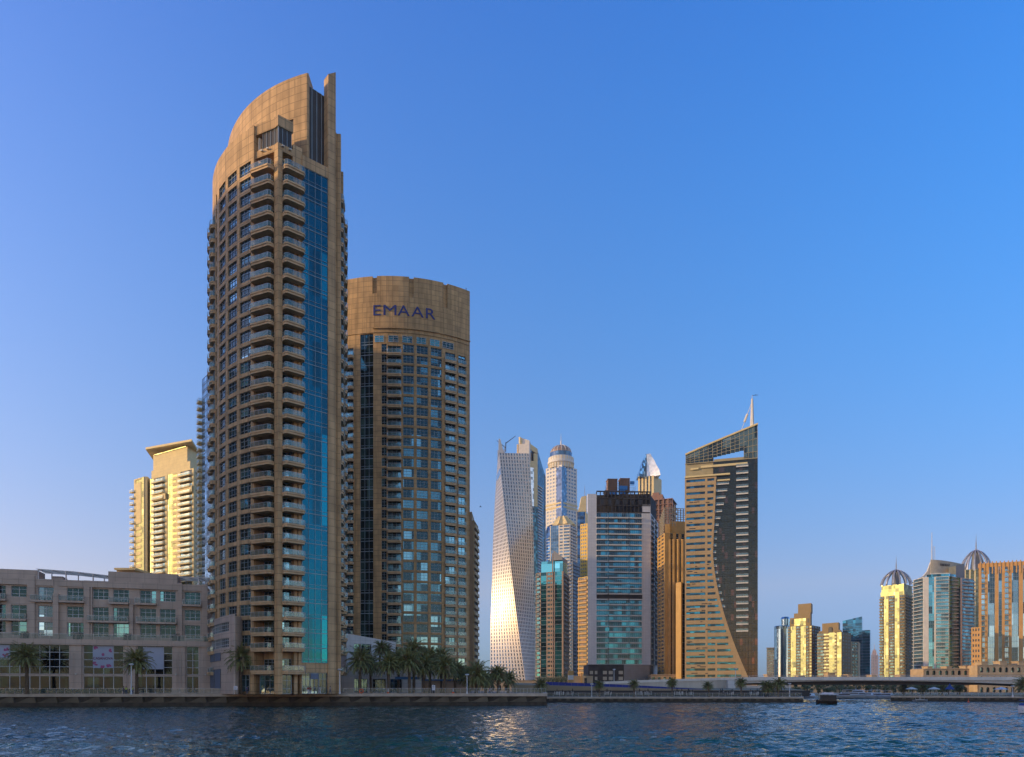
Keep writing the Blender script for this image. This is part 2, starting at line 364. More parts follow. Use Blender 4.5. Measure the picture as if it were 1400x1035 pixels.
class Bld:
    """a building: body and wall meshes, pooled windows and balconies"""
    def __init__(s, name, label, cat, loc, wall='tan', gl='g_tower', fr='frame', bal='balcony_tan', rail='rail_glass', group=None, body=None, cap=100, wname='window', railing=True):
        s.T = thing(name, label, cat, loc, group); s.wall = MB(); s.body = MB(); s.wm = wall; s.bm = body or wall
        s.win = Pool(s.T, wname, [gl, fr], cap); s.bal = Pool(s.T, 'balcony', [bal], cap, ('railing', [rail, 'steel'])); s.x = {}; s.fr = fr; s.railing = railing
        s.roof = MB()
    def pool(s, name, mats, cap=100):
        if name not in s.x: s.x[name] = Pool(s.T, name, mats, cap)
        return s.x[name]
    def window(s, F, u0, u1, z0, z1, v=0.05, style=1, pool=None, fr=0.07):
        k, m = window_mb(u1 - u0, z1 - z0, style, fr); (pool or s.win).add(k, m, F.p3(u0, v, z0), F.rz)
    def balcony(s, F, u0, u1, z, d, v=0.35, **kw):
        k, m, r = balcony_mb(u1 - u0, d, **kw); s.bal.add(k, m, F.p3(u0, v, z), F.rz, r if s.railing else None)
    def face(s, a, b, z0, nf, fh, cols, t=0.35, z1=None, zb=None, ext=True, sill=0.9, wh=1.9, style=1, wallmb=None, frw=0.07, bd=1.6, bt=0.3, bh=1.05, lip=0.0, ch=0.0, solid=False, pools={}, top=None):
        """cols: (px or metre start, end, type) sorted from left to right; z1 top of wall, zb bottom"""
        F = Fr(a, b); wm = wallmb or s.wall; zt = z0 + nf * fh if z1 is None else z1; zb = z0 if zb is None else zb
        u = 0.0
        for c in cols:
            c0, c1, ty = c[:3]; o = c[3] if len(c) > 3 else {}
            if c0 > u + 0.02: wm.fbox(F, u, c0, 0, t, zb, zt)
            si, h_, st = o.get('sill', sill), o.get('wh', wh), o.get('style', style)
            if ty == 'b': si, h_ = o.get('sill', 0.05), o.get('wh', fh - 0.55)
            zl = zb; pl = pools.get(ty)
            if ty == 'g':
                for k in range(nf): s.window(F, c0, c1, z0 + k * fh, z0 + (k + 1) * fh - .01, o.get('v', 0.12), o.get('style', 3), pl, frw)
                if z0 > zb + .05: wm.fbox(F, c0, c1, 0, t, zb, z0)
                zl = z0 + nf * fh
            elif ty == 's': pass
            else:
                sk = o.get('skip', ())
                for k in range(nf):
                    if k in sk: continue
                    za, zc = z0 + k * fh + si, z0 + k * fh + si + h_
                    if za > zl + 0.01: wm.fbox(F, c0, c1, 0, t * o.get('tt', 1), zl, za)
                    s.window(F, c0, c1, za, zc, 0.05, st, pl, frw); zl = zc
                    if ty == 'b':
                        e0, e1 = o.get('e', (0.1, 0.1)); s.balcony(F, c0 - e0, c1 + e1, z0 + k * fh, o.get('bd', bd), v=t, t=bt, h=bh, ch=o.get('ch', ch), lip=lip, solid=o.get('solid', solid))
            if zt > zl + 0.02: wm.fbox(F, c0, c1, 0, t, zl, zt)
            u = c1
        if F.L + (t if ext else 0) > u + 0.02: wm.fbox(F, u, F.L + (t if ext else 0), 0, t, zb, zt)
        return F
    def done(s):
        part(s.T, 'wall', s.wall, [s.wm]); part(s.T, 'core', s.body, [s.bm]); part(s.T, 'roof', s.roof, [s.bm])
        s.win.flush(); s.bal.flush()
        for p in s.x.values(): p.flush()
def ecols(L, spec):
    """spec: list of (weight, type[, opts]) -> columns in metres"""
    tot = sum(x[0] for x in spec); u = 0; r = []
    for x in spec:
        u2 = u + L * x[0] / tot
        if x[1] != '-': r.append((u, u2, x[1]) + ((x[2],) if len(x) > 2 else ()))
        u = u2
    return r
def text_mesh(txt, size, ext=0.15, bold=0.0):
    cu = bpy.data.curves.new('letters', 'FONT'); cu.body = txt; cu.size = size; cu.extrude = ext; cu.offset = bold; cu.align_x = 'CENTER'
    ob = bpy.data.objects.new('letters', cu); COL.objects.link(ob)
    dg = bpy.context.evaluated_depsgraph_get(); me = bpy.data.meshes.new_from_object(ob.evaluated_get(dg))
    bpy.data.objects.remove(ob); bpy.data.curves.remove(cu); return me
def put_text(T, name, txt, size, pos, rz, matn, ext=0.15, bold=0.0, parent=None, sx=1.0):
    me = text_mesh(txt, size, ext, bold); me.materials.clear(); me.materials.append(M[matn])
    o = bpy.data.objects.new(name, me); COL.objects.link(o); o.parent = parent or T
    q = T.location; o.location = (pos[0] - q[0], pos[1] - q[1], pos[2] - q[2]); o.rotation_euler = (R(90), 0, rz); o.scale = (sx, 1, 1)
    return o
# =====================================================================================
# tall curved tower with the blue glass strip
# =====================================================================================
def tower_one():
    B = Bld('curved_apartment_tower', 'tallest tan curved apartment tower with a blue glass strip and a sail-shaped crown', 'tower', (-52, 175, 2.8), group=None)
    Cc, RR = (-38.7, 192.1), 36.6; FH, N, ZB = 3.345, 32, 12.8
    ZT = 126.6
    e = lambda px: a_of_px(Cc, RR, px)
    a_pier = e(375.5); a_lim = R(66)
    cols = [(292.6, 299.2, 'w'), (302.0, 310.8, 'w'), (313.8, 325.8, 'w'), (329.6, 344.8, 'w')]
    br = [a_lim]; seq = []
    prev = R(64)
    P0, P1 = e(349), e(374.5)
    Ptop = 115.5
    polys = []
    angs = [a_lim]
    def solid(a0, a1, z0, z1, n=2): B.wall.arc(Cc, RR, RR + .4, a0, a1, z0, z1, 0, n)
    last = a_lim
    for c0, c1, ty in cols:
        aL, aR = e(c0), e(c1)
        if c0 == 292.6: aL = min(aL, R(56))
        solid(last, aL, 2.8, ZT, 3)
        nf = N; 
        B.face(apt(Cc, RR, aL), apt(Cc, RR, aR), ZB, nf, FH, [(0, 1e-3, 's')] and [(0.0, math.dist(apt(Cc, RR, aL), apt(Cc, RR, aR)), 'w')], t=.4, ext=False, sill=.55, wh=2.45, z1=ZT, zb=2.8, top=None)
        angs += [aL, aR]; last = aR
    # balcony recess on the left of the corner pier
    solid(last, P0, 2.8, ZT, 2)
    angs += [P0]
    Cb = 1.9   # recess depth
    # body polygon: arc, recess, corner, right face, flank, back
    arcpts = []
    A = sorted(set(angs), reverse=True)
    AA = []
    for i in range(len(A) - 1):
        AA.append(A[i]); 
        if abs(A[i] - A[i + 1]) > R(6): AA += [A[i] + (A[i + 1] - A[i]) * j / 3 for j in (1, 2)]
    AA.append(A[-1])
    arcpts = [apt(Cc, RR, a) for a in AA]
    K = (-50.2, 156.9)                     # the corner nearest the water
    d41 = (.755, .656); rp = lambda t, v=0: (K[0] + d41[0] * t + d41[1] * v, K[1] + d41[1] * t - d41[0] * v)
    rec0 = (arcpts[-1][0] + 1.0, arcpts[-1][1] + Cb + .5)
    pl = apt(Cc, RR, P1)
    body = arcpts + [rec0, (pl[0] + .9, pl[1] + Cb), (pl[0] + .2, pl[1] + .4), (K[0] + .1, K[1] + .5), rp(1.0, -.35), rp(1.2, -1.7), rp(5.3, -1.7), rp(5.35, -.3), rp(13.4, -.3), (-42.3, 180), (-47.5, 196), (-66, 203)]
    B.body.prism(body, 2.8, 119.6)
    # recess back wall: doors
    F = Fr(rec0, (pl[0] + .9, pl[1] + Cb))
    lv = [7.9] + [ZB + k * FH for k in range(N)]
    for z in lv:
        B.window(F, .35, F.L - .2, z + .05, z + 2.55, .05, 1)
    Fo = Fr(arcpts[-1], pl)
    Fb = Fr(rp(0.9), rp(5.3))
    F2 = Fr(rp(1.2, -1.7), rp(5.3, -1.7))
    Fbal = Fr(rp(0), rp(20))
    for i, z in enumerate(lv):
        B.balcony(Fo, -.45, Fo.L + .1, z, 1.35, v=0.25, t=.34, h=1.05, ch=.5, lip=.12)
        B.balcony(Fbal, 1.0, 5.75, z, 1.45, v=0.15, t=.34, h=1.05, ch=.5, lip=.12)
        B.window(F2, .15, 2.5, z + .05, z + 2.6, .05, 1)
        # recess floor slabs
        B.wall.prism([arcpts[-1], rec0, (pl[0] + .9, pl[1] + Cb), (pl[0] + .15, pl[1] + .4)], z - .5, z - .02)
        B.wall.prism([rp(1.05, -.4), rp(1.2, -1.69), rp(5.29, -1.69), rp(5.3, -.35)], z - .5, z - .02)
    B.wall.fbox(F2, 2.6, 3.4, 0.02, 1.35, 2.8, 118.5)   # slim inner column
    # corner pier and crown bay (rises to ZT)
    B.wall.prism([(pl[0], pl[1]), (K[0], K[1]), rp(1.0), rp(1.0, -.9), (K[0] + .4, K[1] + 1.2), (pl[0] + .3, pl[1] + .8)], 2.8, 119.8)
    # bay block above the top balconies
    bayL, bayR = arcpts[-1], rp(3.4, 0)
    B.wall.prism([bayL, pl, K, rp(3.4), rp(3.4, -3), (bayL[0] + 3, bayL[1] + 3)], 119.8, 121.3)
    B.wall.prism([bayL, pl, K, rp(3.4), rp(3.4, -3), (bayL[0] + 3, bayL[1] + 3)], 124.9, ZT + .6)
    B.wall.prism([(bayL[0] + 1, bayL[1] + .9), (pl[0] + .1, pl[1] + .6), (K[0] + .05, K[1] + .7), rp(3.2, -.5), rp(3.2, -2.5), (bayL[0] + 3, bayL[1] + 2.6)], 121.3, 124.9)
    lou = B.pool('louvre_panel', ['louvre', 'frame'])
    for Fq, u0, u1 in ((Fr(bayL, pl), 1.9, None), (Fr(pl, K), .0, None), (Fr(K, rp(3.4)), .1, 3.2)):
        u1 = Fq.L - .05 if u1 is None else u1; n = max(1, round((u1 - u0) / .95))
        for i in range(n): B.window(Fq, u0 + (u1 - u0) * i / n, u0 + (u1 - u0) * (i + 1) / n - .04, 121.32, 124.88, -.30, 0, lou, .05)
    # lower parapet shell, following the main arc
    solid(last, P0, ZT, ZT + .35, 2)
    B.wall.arc(Cc, RR - .8, RR - .02, a_lim, P0, 119.6, ZT, 0, 8)
    # step back of wall between the bay and the glass face
    B.wall.prism([rp(3.4, -.02), rp(5.5, -.02), rp(5.5, -1.0), rp(3.4, -1.0)], 117.9, 122.5)
    # blue glass strip
    fb = Fr(K, rp(13.4)); blue = B.pool('glass_panel', ['g_strip', 'frame'])
    g0, g1 = 5.45, 11.55
    B.wall.fbox(fb, g0, g1, -.3, .02, 2.8 + 5.4, 9.7)
    nb = 32
    for k in range(33):
        z = 9.7 + k * 3.299
        B.window(fb, g0, g1, z, z + 3.27, .06, 3, blue, .06)
    B.wall.fbox(fb, g0, 11.57, -.3, .25, 118.6, 121.0)
    B.wall.fbox(fb, g0 - .75, g0, -.28, -.05, 8.2, 118.6)
    sv_ = B.pool('side_glazing', ['g_dark', 'frame'])
    fs = Fr(rp(4.6, -.9), rp(5.44, .05))
    for k in range(nb): B.window(fs, 0, fs.L, 9.7 + k * 3.3, 9.7 + k * 3.3 + 2.9, .02, 0, sv_, .05)
    # shopfront under the glass strip
    for a_, b_ in ((g0 + .1, 7.4), (7.5, 9.4), (9.5, 11.5)): B.window(fb, a_, b_, 2.85, 7.5, -.25, 1)
    B.wall.fbox(fb, g0, g1, -.3, .02, 7.55, 8.19)
    sg = MB(); sg.fbox(fb, 7.55, 9.35, -.1, -.02, 6.1, 7.4); s_ = part(B.T, 'shop_sign', sg, ['blue_board'])
    B.window(Fo, .9, Fo.L - .1, 2.85, 6.9, -.5, 1); B.window(Fb, .1, 2.2, 2.85, 6.9, -.2, 1)
    for px0, px1 in ((328, 344),):
        aL, aR = e(px0), e(px1); Fg = Fr(apt(Cc, RR, aL), apt(Cc, RR, aR)); B.window(Fg, .1, Fg.L - .1, 3.4, 7.0, .45, 1)
        B.window(Fg, .1, Fg.L - .1, 8.3, 10.6, .45, 1)
    # tall fin on the right and the dark louvre wall between it and the crown
    fin = MB()
    fin.prism([fb.p(11.57, .35), fb.p(13.4, .35), fb.p(13.4, -1.75), fb.p(11.57, -1.75)], 2.8, 142.0, ztop=None)
    part(B.T, 'fin', fin, ['tan'])
    finc = MB(); finc.prism([fb.p(11.57, .35), fb.p(13.4, .35), fb.p(13.4, -1.75), fb.p(11.57, -1.75)], 142.003, 142.9, ztop=[142.01, 143.4, 143.4, 142.01]); part(B.T, 'fin', finc, ['tan'])
    lw = Pool(B.T, 'louvre_wall', ['louvre', 'frame'], 100)
    for i in range(5):
        u0 = 7.5 + i * 1.16; zt = 138.6 - i * .1
        k, m = window_mb(1.13, zt - 121.02, 0, .06); lw.add(k, m, fb.p3(u0, -1.8, 121.02), fb.rz)
    lw.flush()
    bk = MB(); bk.prism([fb.p(7.5, -1.9), fb.p(13.2, -1.9), fb.p(13.2, -7), fb.p(7.5, -7)], 119.6, 137.5); part(B.T, 'plant_room', bk, ['louvre'])
    # crown: taller drum set back behind the parapet
    C2, R2 = (-33.6, 203.4), 42.5
    a0 = a_of_px(C2, R2, 419.5); CT = 140.9
    cr = MB(); n = 22; a1 = R(66)
    cr.arc(C2, R2 - 1.1, R2, a1, a0, 119.6, 128.3, 0, n)
    sl0, sl1 = a_of_px(C2, R2, 401), a_of_px(C2, R2, 341)
    cr.arc(C2, R2 - 1.1, R2, a1, sl1, 128.3, 131.6, 0, 10); cr.arc(C2, R2 - 1.1, R2, sl0, a0, 128.3, 131.6, 0, 3)
    cr.arc(C2, R2 - 1.1, R2, a1, a0, 131.6, CT, 0, n)
    cr.arc(C2, R2 - 1.1, R2 - .5, sl1, sl0, 128.3, 131.6, 0, 6)
    part(B.T, 'crown', cr, ['tan'])
    lc = B.pool('louvre_panel', ['louvre', 'frame'])
    for i in range(8):
        b0 = sl1 + (sl0 - sl1) * i / 8; b1 = sl1 + (sl0 - sl1) * (i + 1) / 8; Fq = Fr(apt(C2, R2 - .3, b0), apt(C2, R2 - .3, b1)); B.window(Fq, 0.02, Fq.L - .02, 128.32, 131.58, 0, 0, lc, .05)
    cr2 = MB(); P = apt(C2, R2, a0); cr2.prism([P, (P[0] + .35, P[1] + .1), (P[0] + .3, P[1] + 4), (P[0] - .6, P[1] + 4)], 119.6, CT + .02); part(B.T, 'crown_return', cr2, ['tan'])
    B.roof.prism([apt(C2, R2 - 1, a1 + (a0 - a1) * i / 12) for i in range(13)] + [(-46, 176), (-49, 196), (-66, 203)], 126.0, 127.2)
    # right flank: two stacks of balconies seen edge-on
    fk = Fr((-39.9, 165.8), (-42.1, 184.0))
    fl = MB(); fl.prism([(-39.95, 166.2), (-41.2, 176), (-44.8, 190), (-48, 192), (-44, 168)], 2.8, 130.5); part(B.T, 'flank_wall', fl, ['tan'])
    fk1 = Fr((-39.95, 166.2), (-41.2, 176)); fk2 = Fr((-41.2, 176), (-44.8, 190))
    for k in range(N + 1):
        z = lv[k]
        B.balcony(fk1, 1.5, 6.0, z, 1.5, v=0, t=.34, h=1.05, ch=.4, lip=.12); B.window(fk1, 1.8, 5.7, z + .05, z + 2.5, .05, 1)
        B.balcony(fk2, .8, 5.6, z, 1.7, v=0, t=.34, h=1.05, ch=.4, lip=.12); B.window(fk2, 1.1, 5.3, z + .05, z + 2.5, .05, 1)
    fw = MB(); fw.fbox(fk1, .1, .9, 0, 1.0, 2.8, 130.2); fw.fbox(fk1, 6.4, 7.2, 0, .9, 117, 126); part(B.T, 'flank_pier', fw, ['tan'])
    # left limb balconies
    for k in range(N + 1):
        z = lv[k]
        if z > 114: continue
        for aa, dd, w_ in ((R(59.5), 1.15, 2.9), (R(65), 1.3, 2.9)):
            p = apt(Cc, RR + .3, aa); d = (math.cos(aa), -math.sin(aa)); Fq = Fr((p[0] - d[0] * w_ / 2, p[1] - d[1] * w_ / 2), (p[0] + d[0] * w_ / 2, p[1] + d[1] * w_ / 2))
            B.balcony(Fq, 0, w_, z, dd, v=0, t=.34, h=1.05, ch=.5, lip=.12)
            B.window(Fq, .3, w_ - .3, z + .05, z + 2.4, .16, 1)
    # small wall lamps on the crown
    wl = B.pool('wall_lamp', ['offwhite'])
    lm = MB(); lm.box(-.25, .25, -.5, 0, 0, .25)
    for Fq, u in ((Fr(bayL, pl), 2.2), (Fr(bayL, pl), 3.8), (Fr(K, rp(9)), 1.0), (Fr(K, rp(9)), 2.6)):
        wl.add('wl', lm, Fq.p3(u, .05, 120.6), Fq.rz)
    B.done(); return B
tower_one()

# =====================================================================================
# round tower with raised lettering
# =====================================================================================
def tower_two():
    B = Bld('round_apartment_tower', 'shorter round tan tower with raised dark blue lettering round its top', 'tower', (-40, 262, 2.8), wall='emaar_tan')
    Cc, RR = (-39.5, 271.7), 40.0; FH = 3.28; NF = 31
    ZW = 112.95; ZB = ZW - NF * FH      # top of the regular window rows
    e = lambda px: a_of_px(Cc, RR, px, -75, 60)
    aR_ = e(641.0); aL_ = R(40)
    top, bot = 134.3, 115.9
    spec = [(455, 470, 'w'), (472.5, 485, 'b'), (493.2, 510.8, 'g'), (521.8, 528.8, 'w'), (529.2, 549.2, 'b'), (551.2, 565.8, 'w'), (569.6, 584.8, 'w'), (588.6, 603.4, 'w'), (607.2, 622.6, 'b'), (625.0, 636.6, 'b')]
    last = aL_; angs = [aL_]
    zt = bot
    for c0, c1, ty in spec:
        a0, a1 = e(c0), e(c1); z_end = bot
        if a0 < last - 1e-4: B.wall.arc(Cc, RR, RR + .4, last, a0, 2.8, z_end + .5, 0, 2)
        p0, p1 = apt(Cc, RR, a0), apt(Cc, RR, a1); L = math.dist(p0, p1)
        if ty == 'g':
            B.face(p0, p1, ZB, NF + 1, FH, [(0, L, 'g', {'v': .06})], t=.4, ext=False, z1=bot + .5, zb=2.8, pools={'g': B.pool('glass_panel', ['g_dark', 'frame'])})
        elif ty == 'w':
            B.face(p0, p1, ZB, NF, FH, [(0, L, 'w')], t=.4, ext=False, sill=.68, wh=2.55, z1=bot + .5, zb=2.8)
        else:
            B.face(p0, p1, ZB, NF, FH, [(.25, L - .25, 'b', {'wh': 2.6, 'e': (.25, .25)})], t=.4, ext=False, z1=bot + .5, zb=2.8, bd=(.35 if c0 > 620 else .8 if c0 > 600 else 1.35), bt=.34, ch=(.15 if c0 > 600 else .4), lip=.12)
        angs += [a0, a1]; last = a1
    B.wall.arc(Cc, RR, RR + .4, last, aR_, 2.8, bot + .5, 0, 2); angs.append(aR_)
    pts = [apt(Cc, RR, a) for a in angs]
    B.body.prism(pts + [(-15.6, 262), (-30, 285), (-62, 285)], 2.8, bot + .5)
    # attic band of windows right under the drum
    att = B.pool('attic_window', ['g_teal', 'frame_white'])
    dr = MB(); n = 30; z0 = bot + .5
    slots = [(e(510), e(515.8)), (e(559.2), e(565.4)), (e(605.4), e(610.8))]
    segs = []; last = aL_
    dr.arc(Cc, RR - 1.5, RR + .55, aL_, aR_, z0 + .02, 125.9, 0, n)
    zb_ = [128.6, 127.6, 126.2]
    for i, (s0, s1) in enumerate(slots):
        dr.arc(Cc, RR - 1.5, RR + .55, last, s0, 125.9, top, 0, 6); dr.arc(Cc, RR - 1.5, RR - .1, s0, s1, 125.9, top - .15, 0, 1)
        dr.arc(Cc, RR - .5, RR + .55, s0, s1, 125.9, zb_[i] + .2, 0, 1); last = s1
    dr.arc(Cc, RR - 1.5, RR + .55, last, aR_, 125.9, top, 0, 5)
    part(B.T, 'drum', dr, ['emaar_tan'])
    lg = MB(); lg.arc(Cc, RR + .56, RR + .95, e(511), aR_, 117.6, 117.9, 0, 20); part(B.T, 'ledge', lg, ['emaar_tan'])
    for c0, c1 in ((512.5, 525.5), (531, 545), (549.5, 564), (569, 582.5), (587, 600.5), (604, 619.5)):
        a0, a1 = e(c0), e(c1); Fq = Fr(apt(Cc, RR + .42, a0), apt(Cc, RR + .42, a1)); B.window(Fq, .1, Fq.L - .1, 113.45, 115.5, .02, 1, att)
    sd = MB(); p = apt(Cc, RR + .55, aR_); sd.prism([p, (p[0] - 1.7, p[1] + 22), (p[0] - 4, p[1] + 22), (p[0] - 4, p[1] + 3)], 2.8, top - .01); part(B.T, 'side_wall', sd, ['emaar_tan'])
    B.roof.prism([apt(Cc, RR - 1.5, a) for a in angs] + [(-15.8, 262), (-30, 285), (-62, 285)], 126, 127.5)
    mast = MB(); mast.bar(apt(Cc, RR - .3, e(638)) + (top,), apt(Cc, RR - .3, e(638)) + (top + 1.2,), .12); part(B.T, 'mast', mast, ['dark'])
    # raised letters
    sg = link('sign', None, B.T)
    for ch_, px, wd in (('E', 515.6, 2.35), ('M', 533.6, 4.1), ('A', 552.0, 3.75), ('A', 570.6, 3.9), ('R', 587.4, 3.1)):
        a = e(px); p = apt(Cc, RR + .66, a); o = put_text(B.T, 'letter', ch_, 4.75, (p[0], p[1], 121.8), -a, 'navy', .05, .0, sg)
        xs = [v.co.x for v in o.data.vertices]; o.scale = (wd / (max(xs) - min(xs)), 1, 1)
    # ground floor columns
    B.done()
    # stepped podium with gardens in front
    Pd = Bld('podium_block', 'low white and tan podium with a sloping white parapet beside the round tower', 'building', (-44, 196, 2.8), wall='pinkish', gl='g_teal')
    F = Fr(XY(466, 190), XY(600, 204))
    fy = Pd.face(F.a, F.p(F.L), 2.8, 1, 5.0, [(F.u(484), F.u(490), 'w', {'sill': .1, 'wh': 3.6}), (F.u(492), F.u(502), 'w', {'sill': .1, 'wh': 3.6}), (F.u(509), F.u(527), 'w', {'sill': .1, 'wh': 3.6}), (F.u(533), F.u(549), 'w', {'sill': .1, 'wh': 3.6})], zb=2.8, z1=9.6)
    q = F.p(F.L); Pd.body.prism([F.a, q, (q[0], q[1] + 20), (F.a[0], F.a[1] + 20)], 2.8, 9.3)
    up = MB(); F2 = Fr(XY(474, 197), XY(541, 203))
    u1, u2 = F2.u(484), F2.u(508)
    zs = [ZP(866, 197), ZP(866.5, 198), ZP(878, 203)]
    up.prism([F2.a, F2.p(F2.L), F2.p(F2.L, -.5), F2.p(0, -.5)], ZP(880, 198), 0, ztop=[zs[0], zs[2], zs[2], zs[0]])
    up.prism([F2.p(0, -.02), F2.p(u1, -.02), F2.p(u1, -.5), F2.p(0, -.5)], 9.3, ZP(880, 198) - .002); up.prism([F2.p(u2, -.02), F2.p(F2.L, -.02), F2.p(F2.L, -.5), F2.p(u2, -.5)], 9.3, ZP(880, 198) - .002)
    part(Pd.T, 'parapet', up, ['white'])
    for a_, b_ in ((484, 493), (494, 507)): Pd.window(F2, F2.u(a_), F2.u(b_) - .1, 12.4, ZP(880, 198) - .05, -.3, 1)
    wc_ = MB(); wc_.prism([F2.p(0, -.52), F2.p(F2.L, -.52), F2.p(F2.L, -12), F2.p(0, -12)], 9.3, 14.5); part(Pd.T, 'upper_room', wc_, ['pinkish'])
    Pd.done()
tower_two()

# =====================================================================================
# low waterfront apartment block on the left
# =====================================================================================
def low_block():
    B = Bld('waterfront_apartment_block', 'low pinkish waterfront apartment block with shopfronts and a long terrace', 'building', (-96, 176, 2.8), wall='pinkish', gl='g_low', fr='frame_white', rail='rail_dark', bal='pinkish')
    F = Fr(XY(-72, 162.0), XY(289.5, 178.2)); U = F.u
    Z0, ZL, ZP_ = 2.8, 15.4, 29.2
    rows = (16.0, 19.75, 24.2)        # floor levels above the podium
    # upper body set back 0.9 m from the podium front, piers proud
    ub = MB()
    cen = [(-58, -40), (-30, -10), (-6, 5.8), (13, 34.5), (50.2, 71.8), (89.8, 112.8), (125.4, 147.2), (153.4, 175.2), (190.4, 212.6), (217.6, 239.4), (251.8, 273.4)]
    kinds = ['wbw', 'bwb', 'bbw', 'wbb', 'bwb', 'bwb', 'wbb', 'bbb', 'bbb', 'wbb', 'bwb']
    W_ = B.wall
    uE = U(283.5)
    prev = 0.0
    for (c0, c1), kd in zip(cen, kinds):
        u0, u1 = U(c0), U(c1)
        W_.fbox(F, prev, u0, -1.5, -.9, ZL, ZP_)
        zl = ZL
        for r in range(3):
            z = rows[2 - r] if False else rows[r]; ty = kd[2 - r]
            za = z + (.15 if ty == 'b' else .75); zb = z + 3.35 if r < 2 else z + 3.2
            if za > zl: W_.fbox(F, u0, u1, -1.5, -.9, zl, za)
            bright = c0 in (50.2,) 
            B.window(F, u0, u1, za, zb, -1.42, 1, B.pool('window', ['g_sky', 'frame_white']) if bright else None, .09)
            zl = zb
        W_.fbox(F, u0, u1, -1.5, -.9, zl, ZP_); prev = u1
    W_.fbox(F, prev, uE, -1.5, -.9, ZL, ZP_)
    # projecting piers and frames
    for c0, c1, z1, dv in ((36.5, 47, ZP_ + .6, .55), (71.8, 79.5, 25.9, .8), (114, 122, ZP_, .5), (176.5, 181.5, 23.9, .6), (243, 248.6, ZP_ + .2, .55), (276, 283.5, ZP_ + .2, .45), (-8, -2, ZP_, .5)):
        W_.fbox(F, U(c0), U(c1), -.9 + .003, -.9 + dv, ZL, z1)
    for c0, c1, dv in ((-20, 36.5, .5), (122, 243, .5), (79.5, 114, .22), (248.6, 276, .3), (47, 71.8, .25)):
        W_.fbox(F, U(c0), U(c1), -.9 + .003, -.9 + dv - .02, 27.7, ZP_ - .01)
    W_.fbox(F, U(123), U(125.2), -.9 + .003, -.42, ZL, 27.69)
    # balconies: (px0, px1, row, depth)
    for c0, c1, r, d in ((-30, -9, 2, 1.3), (-5, 8, 2, 1.3), (41, 71, 2, 1.0), (81, 115, 2, 1.5), (148.5, 175.5, 2, 1.3), (184, 213.5, 2, 1.4), (249.5, 275, 2, 1.4), (0, 35.5, 1, 1.3), (-60, -20, 1, 1.3), (119.5, 175.5, 1, 1.6), (186, 241, 1, 1.6)):
        B.balcony(F, U(c0), U(c1), rows[r] + .1, d, v=-.9, t=.45, h=1.15)
    # body
    B.body.prism([F.p(0, -1.5), F.p(uE, -1.5), F.p(uE, -22), F.p(0, -22)], ZL - .5, ZP_ - .6)
    # roof parapet blocks
    def blk(c0, c1, z1, v0=-4, v1=-10):
        pr = MB(); pr.prism([F.p(U(c0), v0), F.p(U(c1), v0), F.p(U(c1), v1), F.p(U(c0), v1)], ZP_ - .6, z1); part(B.T, 'penthouse', pr, ['pinkish'])
    blk(-72, 43, 31.6); blk(144, 240, 31.9, -3); blk(56, 72, 30.9, -8, -12)
    pass
    for c0, c1, z in ((46, 141, 31.6), (241, 284, 31.2)):
        pg = link('pergola', None, B.T); f = MB(); s_ = MB()
        u0, u1 = U(c0), U(c1); n = max(3, int((u1 - u0) / 2.6))
        for i in range(n + 1):
            u = u0 + (u1 - u0) * i / n; dz = -.9 * (i / n) ** 2 if c0 == 46 else 0
            f.bar(F.p3(u, -3.2, z + dz), F.p3(u + 1.0, -10.5, z + dz + .5), .13)
            if i % 2 == 0: f.bar(F.p3(u, -3.4, ZP_ - 1.2), F.p3(u, -3.4, z + dz - .1), .15); f.bar(F.p3(u + 1, -10, ZP_ - 1.2), F.p3(u + 1, -10, z + dz + .3), .12)
        for j in range(7):
            v = -3.4 - j * 1.1
            s_.bar(F.p3(u0 - .5, v, z + .22), F.p3(u0 + (u1 - u0) * .5, v, z + .18 - (.22 if c0 == 46 else 0)), .085); s_.bar(F.p3(u0 + (u1 - u0) * .5, v, z + .18 - (.22 if c0 == 46 else 0)), F.p3(u1 + .6, v, z + .22 - (.9 if c0 == 46 else 0)), .085)
        part(B.T, 'beam', f, ['steel'], parent=pg); part(B.T, 'slat', s_, ['steel'], parent=pg)
    # podium
    bays = [(-56, -14), (-4, 96.5), (111.5, 170.5), (185.5, 237.5), (253, 273.5)]
    pd = B.wall; prev = 0.0; ZG = 14.1
    for c0, c1 in bays:
        u0, u1 = U(c0), U(c1); pd.fbox(F, prev, u0, -.6, 0, Z0, ZG); prev = u1
        um, uk = u0 + .35, u1 - .35
        n = max(1, round((u1 - u0) / 2.2)); w_ = (uk - um) / n
        pd.fbox(F, um, uk, -.58, -.35, 6.9, 7.35)
        for i in range(n):
            a_, b_ = um + w_ * i, um + w_ * (i + 1)
            B.window(F, a_, b_, Z0 + .1, 6.9, -.5, 0, B.pool('shop_window', ['g_shop', 'frame_white']), .06)
            k, m = window_mb(w_, 6.4, 0, .08)
            sp = B.pool('shop_window', ['g_shop', 'frame_white']); hh = (ZG - 7.4) / 4
            for j in range(4): B.window(F, a_, b_, 7.37 + j * hh, 7.37 + (j + 1) * hh - .01, -.5, 0, sp, .05)
        for a_, b_ in ((u0, um), (uk, u1)): pd.fbox(F, a_, b_, -.6, -.3, Z0, ZG)
    pd.fbox(F, prev, F.L, -.6, 0, Z0, ZG)
    pd.fbox(F, 0, F.L + .3, -1.45, .35, ZG, ZL)
    for px in (98.5, 101, 171.5, 174, 178.5, 240.5, 243, 246.5, 277, 280, 283):
        B.wall.fbox(F, U(px), U(px) + .22, .002, .10, 4, 12.3)
    B.body.prism([F.p(0, -.6), F.p(F.L, -.6), F.p(F.L, -22), F.p(0, -22)], Z0, ZL - .52)
    # terrace rail
    tr = MB(); tg = MB()
